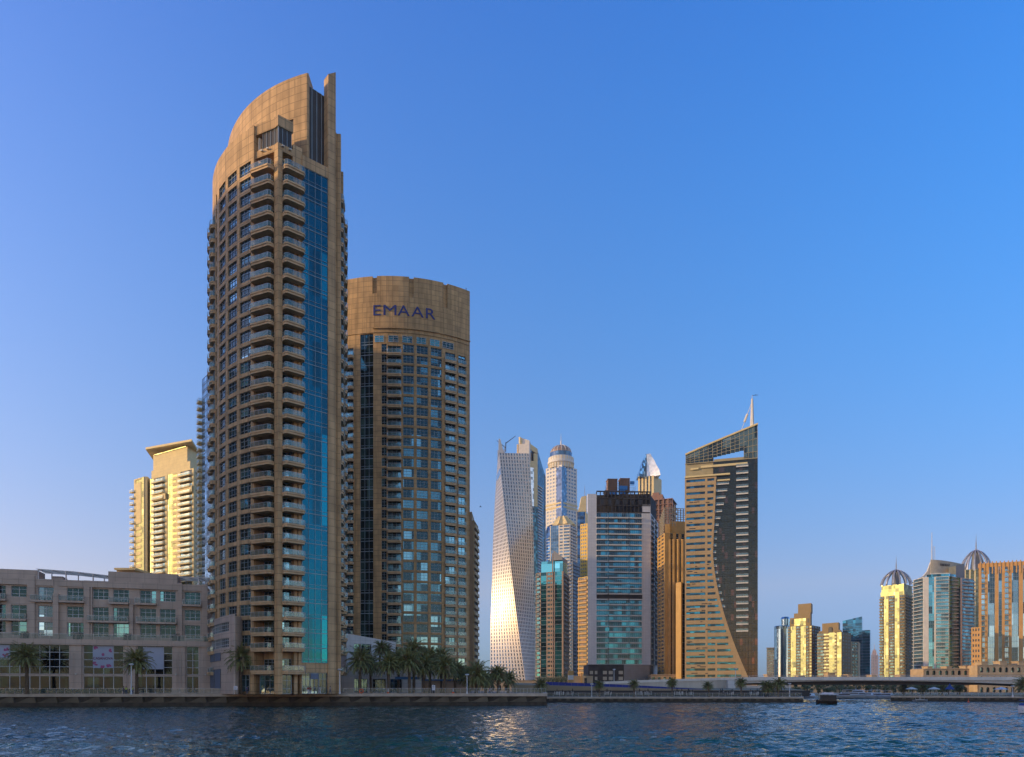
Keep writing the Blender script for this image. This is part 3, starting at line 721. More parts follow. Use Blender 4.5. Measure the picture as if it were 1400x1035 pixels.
    for i in range(int(F.L / 1.8) + 1):
        u = i * 1.8; tr.bar(F.p3(u, .15, ZL), F.p3(u, .15, ZL + 1.25), .035)
    tr.bar(F.p3(0, .15, ZL + 1.25), F.p3(F.L, .15, ZL + 1.25), .055); tg.add([F.p3(0, .15, ZL + .05), F.p3(F.L, .15, ZL + .05), F.p3(F.L, .15, ZL + 1.2), F.p3(0, .15, ZL + 1.2)], [(0, 1, 2, 3)])
    part(B.T, 'terrace_railing', tr, ['steel']); part(B.T, 'railing_glass', tg, ['rail_dark'])
    # banners
    for c0, c1, z0, z1, txt in ((126.4, 154.4, 8.8, 14.0, 'CASANOVA'), (195, 223.5, 8.6, 13.9, None), (-20, 12, 11, 13.9, None)):
        bn = MB(); u0, u1 = U(c0), U(c1); bn.fbox(F, u0, u1, -.36, -.30, z0, z1); b_ = part(B.T, 'banner', bn, ['banner'])
        ro = MB(); rnd = random.Random(int(c0))
        spots = [(u0 + .75, z1 - .45), (u1 - .5, z1 - 1.0), (u0 + .45, z0 + 1.0), (u1 - .8, z0 + .6), (u0 + (u1 - u0) * .45, z0 + .25)] if c0 != 195 else []
        for (x, z) in spots:
            for j in range(5):
                xx, zz = x + rnd.uniform(-.45, .45), z + rnd.uniform(-.3, .3); rr = rnd.uniform(.14, .26)
                xx = min(max(xx, u0 + rr), u1 - rr); zz = min(max(zz, z0 + rr), z1 - rr)
                q = [F.p3(xx + rr * math.cos(t * .785) * (1 + .25 * (t % 2)), -.285 + j * .003, zz + rr * math.sin(t * .785) * (1 + .25 * (t % 2))) for t in range(8)]
                ro.add(q, [tuple(range(8))])
        if txt:
            q = [F.p3((u0 + u1) / 2 + .32 * math.cos(t * .785), -.28, z0 + 3.15 + .38 * math.sin(t * .785)) for t in range(8)]; ro.add(q, [tuple(range(8))])
            put_text(B.T, 'lettering', txt, .80, F.p3((u0 + u1) / 2, -.27, z0 + 2.0), F.rz, 'crimson', .01, .012, b_, .98)
            put_text(B.T, 'lettering', 'FLOWERS', .42, F.p3((u0 + u1) / 2, -.27, z0 + 1.55), F.rz, 'crimson', .01, .006, b_, .98) if False else None
        part(B.T, 'blossom', ro, ['rose'], parent=b_)
    # planters on the terrace edge
    wl = B.pool('wall_lamp', ['offwhite']); lm = MB(); lm.box(-.15, .15, -.3, 0, 0, .35)
    for px in (104, 177, 241, 281): wl.add('l', lm, F.p3(U(px), .1, 7.2), F.rz)
    B.done()
    names = ['third planter from the left, in front of the bright blue window', 'planter left of the pale banner bay', 'planter above the plain blue banner', 'planter over the pier right of the plain banner', 'planter at the right end of the terrace', 'planter near the left edge of the picture']
    for i, (px, lb) in enumerate(zip((105, 174, 241, 283, 33), ('dark square planter on the terrace above the first broad pier', 'dark square planter on the terrace above the middle pier', 'dark planter with drooping plant on the terrace right of the plain blue banner', 'dark square planter at the right end of the terrace', 'dark square planter on the terrace nearest the left edge'))):
        u = U(px); m = MB(); p = F.p(u, -.6); m.box(p[0] - .85, p[0] + .85, p[1] - .35, p[1] + .35, ZL, ZL + 1.15); m.box(p[0] - .95, p[0] + .95, p[1] - .45, p[1] + .45, ZL + 1.15, ZL + 1.35)
        T = thing('planter', lb, 'planter', (p[0], p[1], ZL), 'planters on the terrace'); part(T, 'box', m, ['dark'])
        lv = MB(); rnd = random.Random(i)
        for j in range(60):
            c = Vector((p[0] + rnd.uniform(-.9, .9), p[1] + rnd.uniform(-.4, .4), ZL + 1.35 + rnd.uniform(0, .5 if px == 241 else .25))); d = Vector((rnd.uniform(-1, 1), rnd.uniform(-1, 1), rnd.uniform(-.4, 1))).normalized() * .22; s2 = Vector((-d.y, d.x, .05)) * .5
            lv.add([c - s2, c + s2, c + d], [(0, 1, 2)])
        part(T, 'foliage', lv, ['hedge'])
    # wing that links it to the tower
    L = Bld('link_building', 'three storey curved wing between the low block and the tall curved tower', 'building', (-70, 178, 2.8), wall='pinkish', gl='g_low', fr='frame_white')
    F = Fr(XY(289.8, 176.5), XY(323, 158.6)); e = F.u
    fm = F.p(F.L * .55, .8)
    pts = [F.a, F.p(F.L * .3, .55), F.p(F.L * .6, .75), F.p(F.L, .2)]
    zt = ZP(845, 168)
    for i in range(3):
        f = Fr(pts[i], pts[i + 1]); w0, w1 = (0.05, f.L - .02) if i < 2 else (.0, f.L * .62)
        if i == 0: w0 = .3
        for z0, z1 in ((ZP(887, 168), ZP(874.5, 168)), (ZP(866, 168), ZP(853.5, 168))): L.window(f, w0, w1, z0, z1, .05, 1)
        zs = [2.8, ZP(887, 168), ZP(874.5, 168), ZP(866, 168), ZP(853.5, 168), zt]
        for z0, z1 in ((zs[0], zs[1]), (zs[2], zs[3]), (zs[4], zs[5])): L.wall.fbox(f, 0, f.L, 0, .3, z0, z1)
        if i == 0: L.wall.fbox(f, 0, w0, 0, .3, zs[1], zs[2]); L.wall.fbox(f, 0, w0, 0, .3, zs[3], zs[4])
        if i == 2: L.wall.fbox(f, w1, f.L, 0, .3, zs[1], zs[2]); L.wall.fbox(f, w1, f.L, 0, .3, zs[3], zs[4])
        for z0, z1 in ((ZP(904, 168), ZP(893, 168)), (ZP(941, 168), ZP(915, 168))):
            if i < 2: L.window(f, .1, f.L - .02, z0, z1, .36, 0, L.pool('panel', ['blue_board', 'grey_panel']), .05)
    q = pts[-1]; L.body.prism(pts + [(q[0] + .5, q[1] + 8), (pts[0][0] + 2, pts[0][1] + 10)], 2.8, zt - .4)
    L.done()
low_block()
# =====================================================================================
# towers further off; corners given as (picture column, distance) and turned into metres
# =====================================================================================
GZ = 1.5
def poly(ps): return [XY(*p) for p in ps]
def far(name, label, cat, ps, ytop, faces, D=None, wall='white', gl='g_blue', fr='frame', nf=30, group=None, zb=GZ, ybase=None, roofy=None, **kw):
    """ps: visible corners left to right, then hidden ones; faces: spec per visible edge"""
    P = poly(ps); D = D or ps[0][1]; zt = ZP(ytop, D)
    bk = {k: kw.pop(k) for k in list(kw) if k in ('bal', 'rail', 'cap', 'wname', 'body', 'railing')}
    cx = sum(p[0] for p in P) / len(P); cy = sum(p[1] for p in P) / len(P)
    B = Bld(name, label, cat, (cx, cy, zb), wall, gl, fr, group=group, **bk)
    dg = kw.pop('dg', None)
    if dg: kw['pools'] = {'b': B.pool('balcony_door', [dg, fr], 60)}
    z0 = zb if ybase is None else ZP(ybase, D); fh = (zt - z0) / nf
    for i, sp in enumerate(faces):
        if sp is None: continue
        o = dict(kw)
        if isinstance(sp, tuple): sp, o2 = sp; o.update(o2)
        F = Fr(P[i], P[i + 1]); n_ = o.pop('nf', nf); f_ = (zt - z0) / n_
        o.setdefault('sill', f_ * .28); o.setdefault('wh', f_ * .5)
        B.face(P[i], P[i + 1], z0, n_, f_, ecols(F.L, sp), z1=zt, zb=zb, ext=o.pop('ext', i == len(faces) - 1 or True), **o)
    B.body.prism(P, zb, zt - .3); B.zt = zt; B.P = P; B.fh = fh
    return B
rep = lambda n, a, b, oa=None: [x for i in range(n) for x in ((a,) + b[:1] + b[1:], )]
def bays(n, w, g, ty='w', opt=None):  # n openings of width w between piers of width g
    r = [(g, '-')]
    for i in range(n): r += [(w, ty) + ((opt,) if opt else ()), (g, '-')]
    return r

# --- cream tower with a flat oversailing roof (left background)
def cream():
    D = 390
    B = far('cream_tower', 'sunlit cream apartment tower with a thin oversailing roof, behind the low block', 'tower', [(205.5, D + 12), (265, D - 8), (276, D + 14), (212, D + 32)], 655,
            [[(2.2, 'g'), (.5, '-'), (7, 'b'), (1.5, '-'), (3.2, 'g'), (2.6, 'w'), (2.2, '-'), (7, 'b'), (.8, '-')], bays(3, 3, 2)], wall='cream', gl='g_green', fr='cream', dg='g_teal', nf=38, bal='cream', bd=1.6, bt=.5, solid=False)
    zt = B.zt
    for (a, d0), (b, d1), y0, y1 in (((207, D + 13), (260, D - 5), 655, 634), ((209.5, D + 14), (256, D - 2), 634, 611)):
        p = XY(a, d0); q = XY(b, d1); B.wall.prism([p, q, (q[0] + 3, q[1] + 18), (p[0] + 3, p[1] + 18)], ZP(y0, D) - .31, ZP(y1, D))
    rf = MB(); p0 = XY(199, D + 12); p1 = XY(262, D - 9); p2 = XY(276, D + 14); p3 = XY(210, D + 32)
    za, zb_ = ZP(604.5, D), ZP(611, D); rf.prism([p0, p1, p2, p3], 0, 0, ztop=[za + .9, zb_ + .9, zb_ + .4, za + .9])
    n = 4; v = rf.v; rf.v = [(x, y, (za if i in (0, 3) else zb_ - .2)) if i < 4 else (x, y, z) for i, (x, y, z) in enumerate(v)]
    rf.v = []; rf.f = []; rf.m = []
    q = [p0, p1, p2, p3]; zl = [za, zb_, zb_ - 1, za]
    rf.add([(a[0], a[1], z) for a, z in zip(q, zl)] + [(a[0], a[1], z + 1.1) for a, z in zip(q, zl)], [(3, 2, 1, 0), (4, 5, 6, 7), (0, 1, 5, 4), (1, 2, 6, 5), (2, 3, 7, 6), (3, 0, 4, 7)])
    part(B.T, 'roof_slab', rf, ['cream'])
    gb = MB(); p = XY(210.5, D + 13); q = XY(254, D - 2.0); gb.prism([p, q, (q[0], q[1] + .5), (p[0], p[1] + .5)], ZP(612.4, D), ZP(611.1, D)); part(B.T, 'clerestory', gb, ['g_green'])
    for y, a, b in ((676, 208, 226), (674, 245, 262)):
        kk = lambda v: D + 12 - 20 * (v - 205.5) / 59.5 - 2.4; m = MB(); p = XY(a, kk(a)); q = XY(b, kk(b)); m.prism([p, q, (q[0], q[1] + 2.2), (p[0], p[1] + 2.2)], ZP(y + 4, D), ZP(y - 4, D)); part(B.T, 'frame_band', m, ['cream'])
    B.done()
    B = far('cream_tower_wing', 'sunlit cream lower wing with stacked balconies left of the cream tower', 'tower', [(184, D + 18), (197, D + 12), (201, D + 12), (207, D + 20), (188, D + 30)], 656,
            [[(.8, '-'), (2.6, 'w', {'skip': range(27, 33)}), (1.2, 'g')], [(1, 's')], [(1, 's')]], wall='cream', gl='g_green', fr='cream', nf=34, bal='cream')
    F = Fr(XY(180.5, D + 19), XY(188, D + 16))
    for k in range(4, 33): B.balcony(F, 0, 3.0, GZ + k * B.fh, 1.5, v=0, t=.5, h=1.0)
    B.done()
    B = far('cream_pavilion', 'flat roofed cream rooftop storey just left of the cream tower foot', 'building', [(160, 372), (184, 372), (186, 392), (160, 392)], 780, [bays(7, 1.6, .3), None], wall='cream_dark', gl='g_green', fr='cream', nf=12)
    rf = MB(); p = XY(156, 368); q = XY(185, 368); rf.prism([p, q, (q[0], q[1] + 26), (p[0], p[1] + 26)], ZP(780, 372) - .25, ZP(778, 372)); part(B.T, 'roof_slab', rf, ['cream']); B.done()
    # narrow tower of cream balconies right behind the tall tower
    B = far('balcony_tower', 'slim blue glass tower edge with cream balconies just left of the tall curved tower', 'tower', [(277, 288), (290, 280), (300, 300), (282, 305)], 519, [[(1, 'g')], None], wall='cream', gl='g_sky', nf=46, bal='cream')
    F = Fr(XY(274.5, 291), XY(281, 285.5))
    for k in range(2, 44): B.balcony(F, 0, 3.1, GZ + k * B.fh - .2, 1.6, v=0, t=.7, h=1.0)
    B.done()
cream()

# --- slim beige tower right behind the round tower
B = far('banded_tower', 'beige tower of thin balcony bands peeping out right of the round tower', 'tower', [(625, 300), (647, 293), (652.5, 305), (650, 320), (625, 320)], 716, [None, bays(1, 4, .2, 'b', {'e': (.4, .4)}), [(1, 's')]], wall='sand', gl='g_dark', nf=26, bal='cream_dark', solid=True, bd=.6, bt=.4, bh=.9)
B.roof.prism(poly([(630, 302), (645, 298), (648, 310), (630, 313)]), B.zt - .3, B.zt + 4.5); B.done()

# --- twisted tower
def twisted():
    D = 900; H = ZP(626, D); NF = 66; T = thing('twisted_tower', 'pale twisted tower with gridded facade, gold where the sun catches its left side', 'tower', (XY(701.5, D)[0], D, GZ))
    cx, cy = T.location.x, D; a0, a1 = R(-14), R(-86)
    hw = 18.2
    def corner(i, z, r=1.0):
        t = a0 + (a1 - a0) * z / H; s_ = [(-1, -1), (1, -1), (1, 1), (-1, 1)][i]
        k = 1 + .24 * max(0, 1 - z / H * 2) ** 1.3; x, y = s_[0] * hw * r * k, s_[1] * hw * r * k
        return (cx - 0 + x * math.cos(t) - y * math.sin(t), cy + x * math.sin(t) + y * math.cos(t))
    fh = (H - GZ) / NF
    core = MB(); 
    for k in range(NF):
        z0, z1 = GZ + k * fh, GZ + (k + 1) * fh; b = [corner(i, z0, .975) + (z0,) for i in range(4)]; t = [corner(i, z1, .975) + (z1,) for i in range(4)]
        core.add(b + t, [(i, (i + 1) % 4, 4 + (i + 1) % 4, 4 + i) for i in range(4)])
    core.add([corner(i, H, .975) + (H,) for i in range(4)], [(0, 1, 2, 3)])
    part(T, 'window_glass', core, ['g_blue'])
    rnd = random.Random(3)
    wl = MB(); NB = 11
    def P(f, u, z, r=1.0):
        a, b = corner(f, z, r), corner((f + 1) % 4, z, r); return (a[0] + (b[0] - a[0]) * u, a[1] + (b[1] - a[1]) * u, z)
    for f in (0, 1, 3):
        for k in range(NF):
            z0 = GZ + k * fh; zs = z0 + fh * .30; z1 = z0 + fh
            wl.add([P(f, 0, z0), P(f, 1, z0), P(f, 1, zs), P(f, 0, zs)], [(0, 1, 2, 3)])
            sh = .5 / NB * (k % 2) * 0
            for j in range(NB + 1):
                u0 = max(0, (j - .31) / NB + sh); u1 = min(1, (j + .31) / NB + sh)
                wl.add([P(f, u0, zs), P(f, u1, zs), P(f, u1, z1), P(f, u0, z1)], [(0, 1, 2, 3)])
                if j < NB and rnd.random() < .10 and k < NF - 3:
                    pass
    part(T, 'wall', wl, ['cayan_wall'])
    op = MB()
    for k in range(NF - 6, NF - 4):
        z0 = GZ + k * fh
        op.add([P(0, .08, z0 + .2, 1.003), P(0, .97, z0 + .2, 1.003), P(0, .97, z0 + fh - .2, 1.003), P(0, .08, z0 + fh - .2, 1.003)], [(0, 1, 2, 3)])
    part(T, 'sky_lobby_glass', op, ['g_sky'])
    # open crown: corner blades and screens
    cr = MB()
    for i, h in ((0, 15), (1, 17), (3, 12)):
        p = corner(i, H); q1 = corner((i + 1) % 4, H); q0 = corner((i - 1) % 4, H)
        for q in (q1, q0):
            d = (q[0] - p[0], q[1] - p[1]); L = math.hypot(*d); n_ = (-d[1] / L * .5, d[0] / L * .5); w_ = 6 / L
            cr.add([(p[0], p[1], H), (p[0] + d[0] * w_, p[1] + d[1] * w_, H), (p[0] + d[0] * w_ * .2, p[1] + d[1] * w_ * .2, H + h), (p[0], p[1], H + h),
                    (p[0] + n_[0], p[1] + n_[1], H), (p[0] + d[0] * w_ + n_[0], p[1] + d[1] * w_ + n_[1], H), (p[0] + d[0] * w_ * .2 + n_[0], p[1] + d[1] * w_ * .2 + n_[1], H + h), (p[0] + n_[0], p[1] + n_[1], H + h)],
                   [(0, 1, 2, 3), (7, 6, 5, 4), (1, 5, 6, 2), (0, 3, 7, 4), (3, 2, 6, 7)])
    part(T, 'crown_blade', cr, ['cayan_wall'])
    sc = MB()
    for j in range(8):
        u = (j + .5) / 8.5; a = P(0, u, H); sc.bar(a, (a[0], a[1], H + 5 + 2 * math.sin(j * 2)), .35)
        b = P(0, u, H, .6); sc.bar(b, (b[0], b[1], H + 10 + 3 * math.sin(j * 1.3)), .3)
    part(T, 'crown_mast', sc, ['steel'])
    plant = MB(); 
    for u0, u1, h in ((.45, .68, 7), (.56, .62, 12)):
        a = P(0, u0, H, .5); b = P(0, u1, H, .5); plant.prism([(a[0], a[1]), (b[0], b[1]), (b[0], b[1] + 5), (a[0], a[1] + 5)], H, H + h)
    part(T, 'plant_room', plant, ['grey_conc'])
    for lb, u, dx in (('small dark crane on the twisted tower roof, jib raised to the left', .52, -11), ('small dark crane on the twisted tower roof, jib raised to the right', .62, 12)):
        a = P(0, u, H, .5); c = thing('roof_crane', lb, 'crane', (a[0], a[1], H + 12 if dx > 0 else H + 7), 'roof cranes on the twisted tower')
        z = c.location.z; m = MB(); m.bar(a[:2] + (z,), a[:2] + (z + 6,), .7); part(c, 'mast', m, ['dark']); m = MB(); m.bar((a[0], a[1], z + 5), (a[0] + dx, a[1], z + 14), .6, r2=.3); part(c, 'jib', m, ['dark'])
twisted()

# --- slab tower with slanted stone frame, behind the twisted one
def slanted():
    D = 1050; x = lambda px: XY(px, D)
    T = thing('slanted_top_tower', 'tall tower with a slanted cream stone frame and mirror glass right behind the twisted tower', 'tower', (x(725)[0], D, GZ)); q = lambda px, py, d=0: (XY(px, D + d)[0], D + d, ZP(py, D + d))
    def slab(px, d0, d1, ys, name, mt):
        m = MB(); a, b = XY(px[0], D + d0), XY(px[1], D + d0 + d1)
        n = Fr(a, b); q0, q1 = n.p(0, -14), n.p(n.L, -14)
        m.prism([a, b, q1, q0], GZ, 0, ztop=[ys[0], ys[1], ys[1], ys[0]]); part(T, name, m, [mt]); return n
    z = lambda py: ZP(py, D)
    slab((709, 723.6), 0, -3, (z(597.5), z(603)), 'pylon', 'offwhite')
    m = MB(); 
    F = Fr(XY(711, D - 3), XY(735, D + 12))
    # stone frame around mirror glass
    def fq(u0, u1, ya0, ya1, yb0, yb1, v0, v1, nm, mt):
        mm = MB(); a0, a1, b0, b1 = F.p(u0, v0), F.p(u1, v0), F.p(u1, v1), F.p(u0, v1)
        mm.add([a0 + (z(yb0),), a1 + (z(yb1),), b0 + (z(yb1),), b1 + (z(yb0),), a0 + (z(ya0),), a1 + (z(ya1),), b0 + (z(ya1),), b1 + (z(ya0),)], [(3, 2, 1, 0), (4, 5, 6, 7), (0, 1, 5, 4), (1, 2, 6, 5), (2, 3, 7, 6), (3, 0, 4, 7)])
        part(T, nm, mm, [mt])
    L = F.L
    fq(0, L, 598, 610, 606, 617, -2, 0, 'top_beam', 'cream'); fq(L * .80, L, 617, 617, 690, 690, -2, .02, 'frame_post', 'cream'); fq(0, L * .8, 628, 628, 637, 637, -2, 0, 'frame_beam', 'cream')
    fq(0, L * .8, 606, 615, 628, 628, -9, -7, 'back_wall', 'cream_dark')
    fq(0, L * .8, 637, 637, 690, 690, -2, -.3, 'mirror_glass', 'g_sky2')
    fq(0, L, 690, 690, 937, 937, -14, -.2, 'lower_glass', 'g_dark'); fq(L * .2, L, 637, 637, 690, 690, -14, -2.1, 'inner_core', 'grey_conc')
    for k in range(46): fq(.2, L * .8, 691 + k * 5.2, 691 + k * 5.2, 693 + k * 5.2, 693 + k * 5.2, -.19, .5, 'floor_band', 'grey_panel')
    G = Fr(F.p(L), XY(746, D + 45)); mm = MB(); mm.prism([G.p(0, 0), G.p(G.L, 0), G.p(G.L, -10), G.p(0, -10)], GZ, 0, ztop=[z(612), z(640), z(640), z(612)]); part(T, 'side_glass', mm, ['g_dark'])
    pool = Pool(T, 'balcony', ['offwhite'], 60)
    for k in range(70):
        zz_ = GZ + 5 + k * 4.2
        if zz_ < z(655): b = MB(); b.box(0, G.L * .5, -1.2, 0, 0, 1.1); pool.add(('sb',), b, G.p3(2, 0, zz_), G.rz)
    pool.flush()
glass('g_sky2', (0.9, 0.88, 0.85), frac=0.02, cell=(5, 5, 4), rough=0.35, wob=.06)
slanted()

# --- domed tower
def domed():
    D = 1150; c = XY(767, D); T = thing('domed_tower', 'tall white and blue tower with a ribbed dome and thin spire', 'tower', (c[0], c[1], GZ))
    z = lambda y: ZP(y, D); hw = 22.0
    B = Bld.__new__(Bld)
    b = far('domed_tower', 'x', 'x', [(746.5, D), (768, D - 22), (788.5, D + 2), (767, D + 26)], 641, [bays(5, 2.4, 1.5), bays(5, 2.4, 1.5)], wall='offwhite', gl='g_blue', nf=62, cap=100)
    bpy.data.objects.remove(T); T = b.T; tag(T, 'tall white and blue tower with a ribbed dome and thin spire', 'tower')
    # wide blue bay in the middle, bands
    g = MB(); 
    for px, w_ in ((768, 9),):
        p = XY(px, D - 22); g.prism([(p[0] - 8, p[1] + 6.8), (p[0], p[1] - 1.6), (p[0] + 8, p[1] + 6.8)], GZ + 3, z(644))
    part(T, 'bay_glass', g, ['g_blue'])
    for y in (693, 698):
        m = MB(); P = b.P; cx = sum(p[0] for p in P) / 4; cy = sum(p[1] for p in P) / 4
        m.prism([((p[0] - cx) * 1.06 + cx, (p[1] - cy) * 1.06 + cy) for p in P], z(y), z(y - 2)); part(T, 'stone_band', m, ['cream'])
    cx, cy = c[0], c[1] + 1
    m = MB(); r = 21
    m.lathe((cx, cy), [(r * .92, z(642)), (r * .92, z(636)), (r, z(635)), (r * .99, z(632)), (r * .95, z(631.5)), (r * .95, z(627)), (r * .85, z(626))], n=32); part(T, 'upper_drum', m, ['offwhite'])
    m = MB(); m.lathe((cx, cy), [(r * .83, z(626.2)), (r * .83, z(620)), (r * .78, z(619.7))], n=32); part(T, 'dome_drum', m, ['g_blue'])
    m = MB(); m.lathe((cx, cy), [(r * .79, z(620))] + [(r * .78 * math.cos(t * .157), z(620) + (z(609) - z(620)) * math.sin(t * .157)) for t in range(1, 10)] + [(.5, z(608.9))], n=32); part(T, 'dome', m, ['copper'], smooth=True)
    m = MB()
    for i in range(16):
        t = i * math.pi / 8; pts = [(cx + r * .795 * math.cos(t) * math.cos(a * .157), cy + r * .795 * math.sin(t) * math.cos(a * .157), z(620) + (z(609) - z(620)) * 1.02 * math.sin(a * .157)) for a in range(0, 11)]
        for p_, q_ in zip(pts, pts[1:]): m.bar(p_, q_, .55)
    part(T, 'dome_rib', m, ['offwhite'])
    m = MB(); m.bar((cx, cy, z(610)), (cx, cy, z(602)), 1.6, n=8, r2=.7); m.bar((cx, cy, z(602)), (cx, cy, z(592)), .6, r2=.15); part(T, 'spire', m, ['offwhite'])
    m = MB()
    for i in range(28):
        t = 2 * math.pi * i / 28; m.bar((cx + r * .93 * math.cos(t), cy + r * .93 * math.sin(t), z(642)), (cx + r * .93 * math.cos(t), cy + r * .93 * math.sin(t), z(627)), .8)
    part(T, 'column_ring', m, ['cream'])
    b.done()
domed()

# --- blue rounded glass tower with a small orange bay
c = XY(759, 980); T = thing('rounded_glass_tower', 'rounded royal blue glass tower with an orange stone bay, below the domed tower', 'tower', (c[0], c[1], GZ))
m = MB(); m.lathe(c, [(12.5, GZ), (12.5, ZP(727, 980)), (11.5, ZP(722, 980)), (8, ZP(718.5, 980)), (3, ZP(717, 980))], n=28); part(T, 'glass_shaft', m, ['g_royal'] if 'g_royal' in M else [glass('g_royal', (0.05, 0.14, 0.27), frac=.15, cell=(4, 4, 3.6)).name])
m = MB()
for k in range(50): m.lathe(c, [(12.75, GZ + 4 + k * 4), (12.75, GZ + 4.5 + k * 4)], n=28) if GZ + 4 + k * 4 < ZP(730, 980) else None
part(T, 'floor_band', m, ['frame'])
m = MB()
for y0, y1, w_ in ((950, 760, 4.4), (759.9, 752, 3.4), (751.9, 746, 2.2)): m.box(c[0] - w_ + 2, c[0] + w_ + 2, c[1] - 15, c[1] - 9, ZP(y0, 980), ZP(y1, 980))
part(T, 'stone_bay', m, ['orange'])

# --- white framed tower with a pleated crown
B = far('pleated_crown_tower', 'white framed tower with a pleated shell crown in front of the domed tower', 'tower', [(752, 860), (779, 852), (789.5, 872), (765, 885)], 719,
        [[(.8, '-'), (8, 'g', {'style': 4}), (1.0, '-'), (3.2, 'w'), (1.0, '-'), (6, 'b')], bays(3, 5, 1, 'b')], wall='offwhite', gl='g_blue', nf=52, bal='offwhite', bd=.8, bt=.6, solid=True, bh=.8)
m = MB(); c = (sum(p[0] for p in B.P) / 4, sum(p[1] for p in B.P) / 4); n = 18; zt = B.zt; hh = ZP(705, 860) - zt
rim = []; inn = []
for i in range(n):
    t = 2 * math.pi * i / n; r_ = 14.5 if i % 2 == 0 else 12.2; rim.append((c[0] + r_ * math.cos(t) * 1.05, c[1] + r_ * math.sin(t), zt + (0.4 if i % 2 else 2.0))); r2 = 5.2 if i % 2 == 0 else 3.6
    inn.append((c[0] + r2 * math.cos(t) - 2, c[1] + r2 * math.sin(t), zt + hh + (0 if i % 2 else .8)))
m.add(rim + inn, [(i, (i + 1) % n, n + (i + 1) % n, n + i) for i in range(n)] + [tuple(range(n, 2 * n)), tuple(range(n - 1, -1, -1))]); part(B.T, 'pleated_crown', m, ['cream']); B.done()

# --- teal glass and brick block in front
B = far('teal_glass_tower', 'stepped tower with teal glass flanks and a brick coloured window grid', 'tower', [(733, 622), (739.2, 618), (769.8, 610), (777.5, 640), (736, 650)], 784,
        [bays(1, 3.5, .6, 'b'), [(5.6, 'g', {'style': 0}), (1, '-'), (2.6, 'w'), (.7, '-'), (2.6, 'w'), (1, '-'), (6.6, 'g', {'style': 0}), (1, '-')], bays(2, 6, 1, 'b')], wall='sand_pink' if 'sand_pink' in M else mat('sand_pink', (0.27, .20, .15), .75).name, gl='g_teald' if 'g_teald' in M else glass('g_teald', (.06, .28, .30), frac=.2, cell=(6, 6, 7)).name, nf=27, bal='grey_conc', bd=1.2, solid=True, bh=.9)
m = MB(); m.prism(poly([(740, 619), (769.5, 612), (776, 637), (742, 640)]), B.zt - .3, ZP(767, 615)); part(B.T, 'teal_attic', m, ['g_teala' if 'g_teala' in M else glass('g_teala', (.16, .48, .52), frac=.05, cell=(5, 5, 4)).name])
m = MB(); m.prism(poly([(756.5, 612.5), (769, 609), (776, 638), (758, 640)]), ZP(767, 615), 0, ztop=[ZP(752, 612), ZP(762.5, 612), ZP(767, 640), ZP(756, 640)]); part(B.T, 'slanted_fin', m, ['grey_panel'])
m = MB(); F = Fr(*poly([(739.2, 618), (769.8, 610)])); m.fbox(F, F.L * .55 - .4, F.L * .55 + .4, .36, .9, GZ, ZP(757, 615)); part(B.T, 'vertical_fin', m, ['sand_pink']); B.done()

# --- plain blue grey balcony tower between
B = far('blue_grey_tower', 'blue grey balcony tower in shade between the teal tower and the yellow towers', 'tower', [(775, 700), (783, 690), (792.5, 704), (780, 720)], 770, [bays(2, 3.4, .5, 'b'), bays(2, 3.4, .5, 'b')], wall='grey_panel', gl='g_blue', nf=36, bal='grey_panel', bd=.8, bt=.5, solid=True, bh=.8); B.done()
# --- towers with curved blue roof, yellow ones
B = far('curved_roof_tower', 'narrow blue glass tower with a concave cream roof beside the construction tower', 'tower', [(788.5, 814), (801, 814), (806, 830), (792, 840)], 700, [bays(1, 9, .5, 'g'), None], wall='cream', gl='g_royal', nf=40)
m = MB(); zt = B.zt
pts = [(789, 699.5), (791.5, 696), (793.5, 688), (795, 679), (802, 677.5), (802, 699.5)]
m.add([(XY(px, 814)[0], 814, ZP(py, 814)) for px, py in pts] + [(XY(px, 814)[0], 826, ZP(py, 814)) for px, py in pts], [tuple(range(6)), tuple(range(11, 5, -1))] + [(i, 6 + i, 6 + (i + 1) % 6, (i + 1) % 6) for i in range(6)]); part(B.T, 'concave_roof', m, ['cream'])
m = MB(); p = XY(799.5, 815); m.bar(p + (ZP(678, 815),), p + (ZP(664, 815),), .5, r2=.15); part(B.T, 'antenna', m, ['steel']); B.done()
B = far('yellow_tower', 'bright yellow window-gridded tower left of the construction tower', 'tower', [(793.6, 640), (803, 636), (808, 655), (796, 660)], 717, [bays(3, 1.1, .8), None], wall='yellow', gl='g_blue', nf=46); B.done()
B = far('gold_banded_tower', 'gold tower of stacked balcony bands at the foot of the yellow tower', 'tower', [(791, 560), (804.5, 553), (808, 570), (794, 580)], 790, [[(.4, '-'), (5.6, 'b', {'e': (.35, .35)}), (.8, '-')], None], wall='yellow', gl='g_smoke', nf=26, bal='gold', solid=True, bd=1.0, bt=.4, bh=1.0)
B.done()

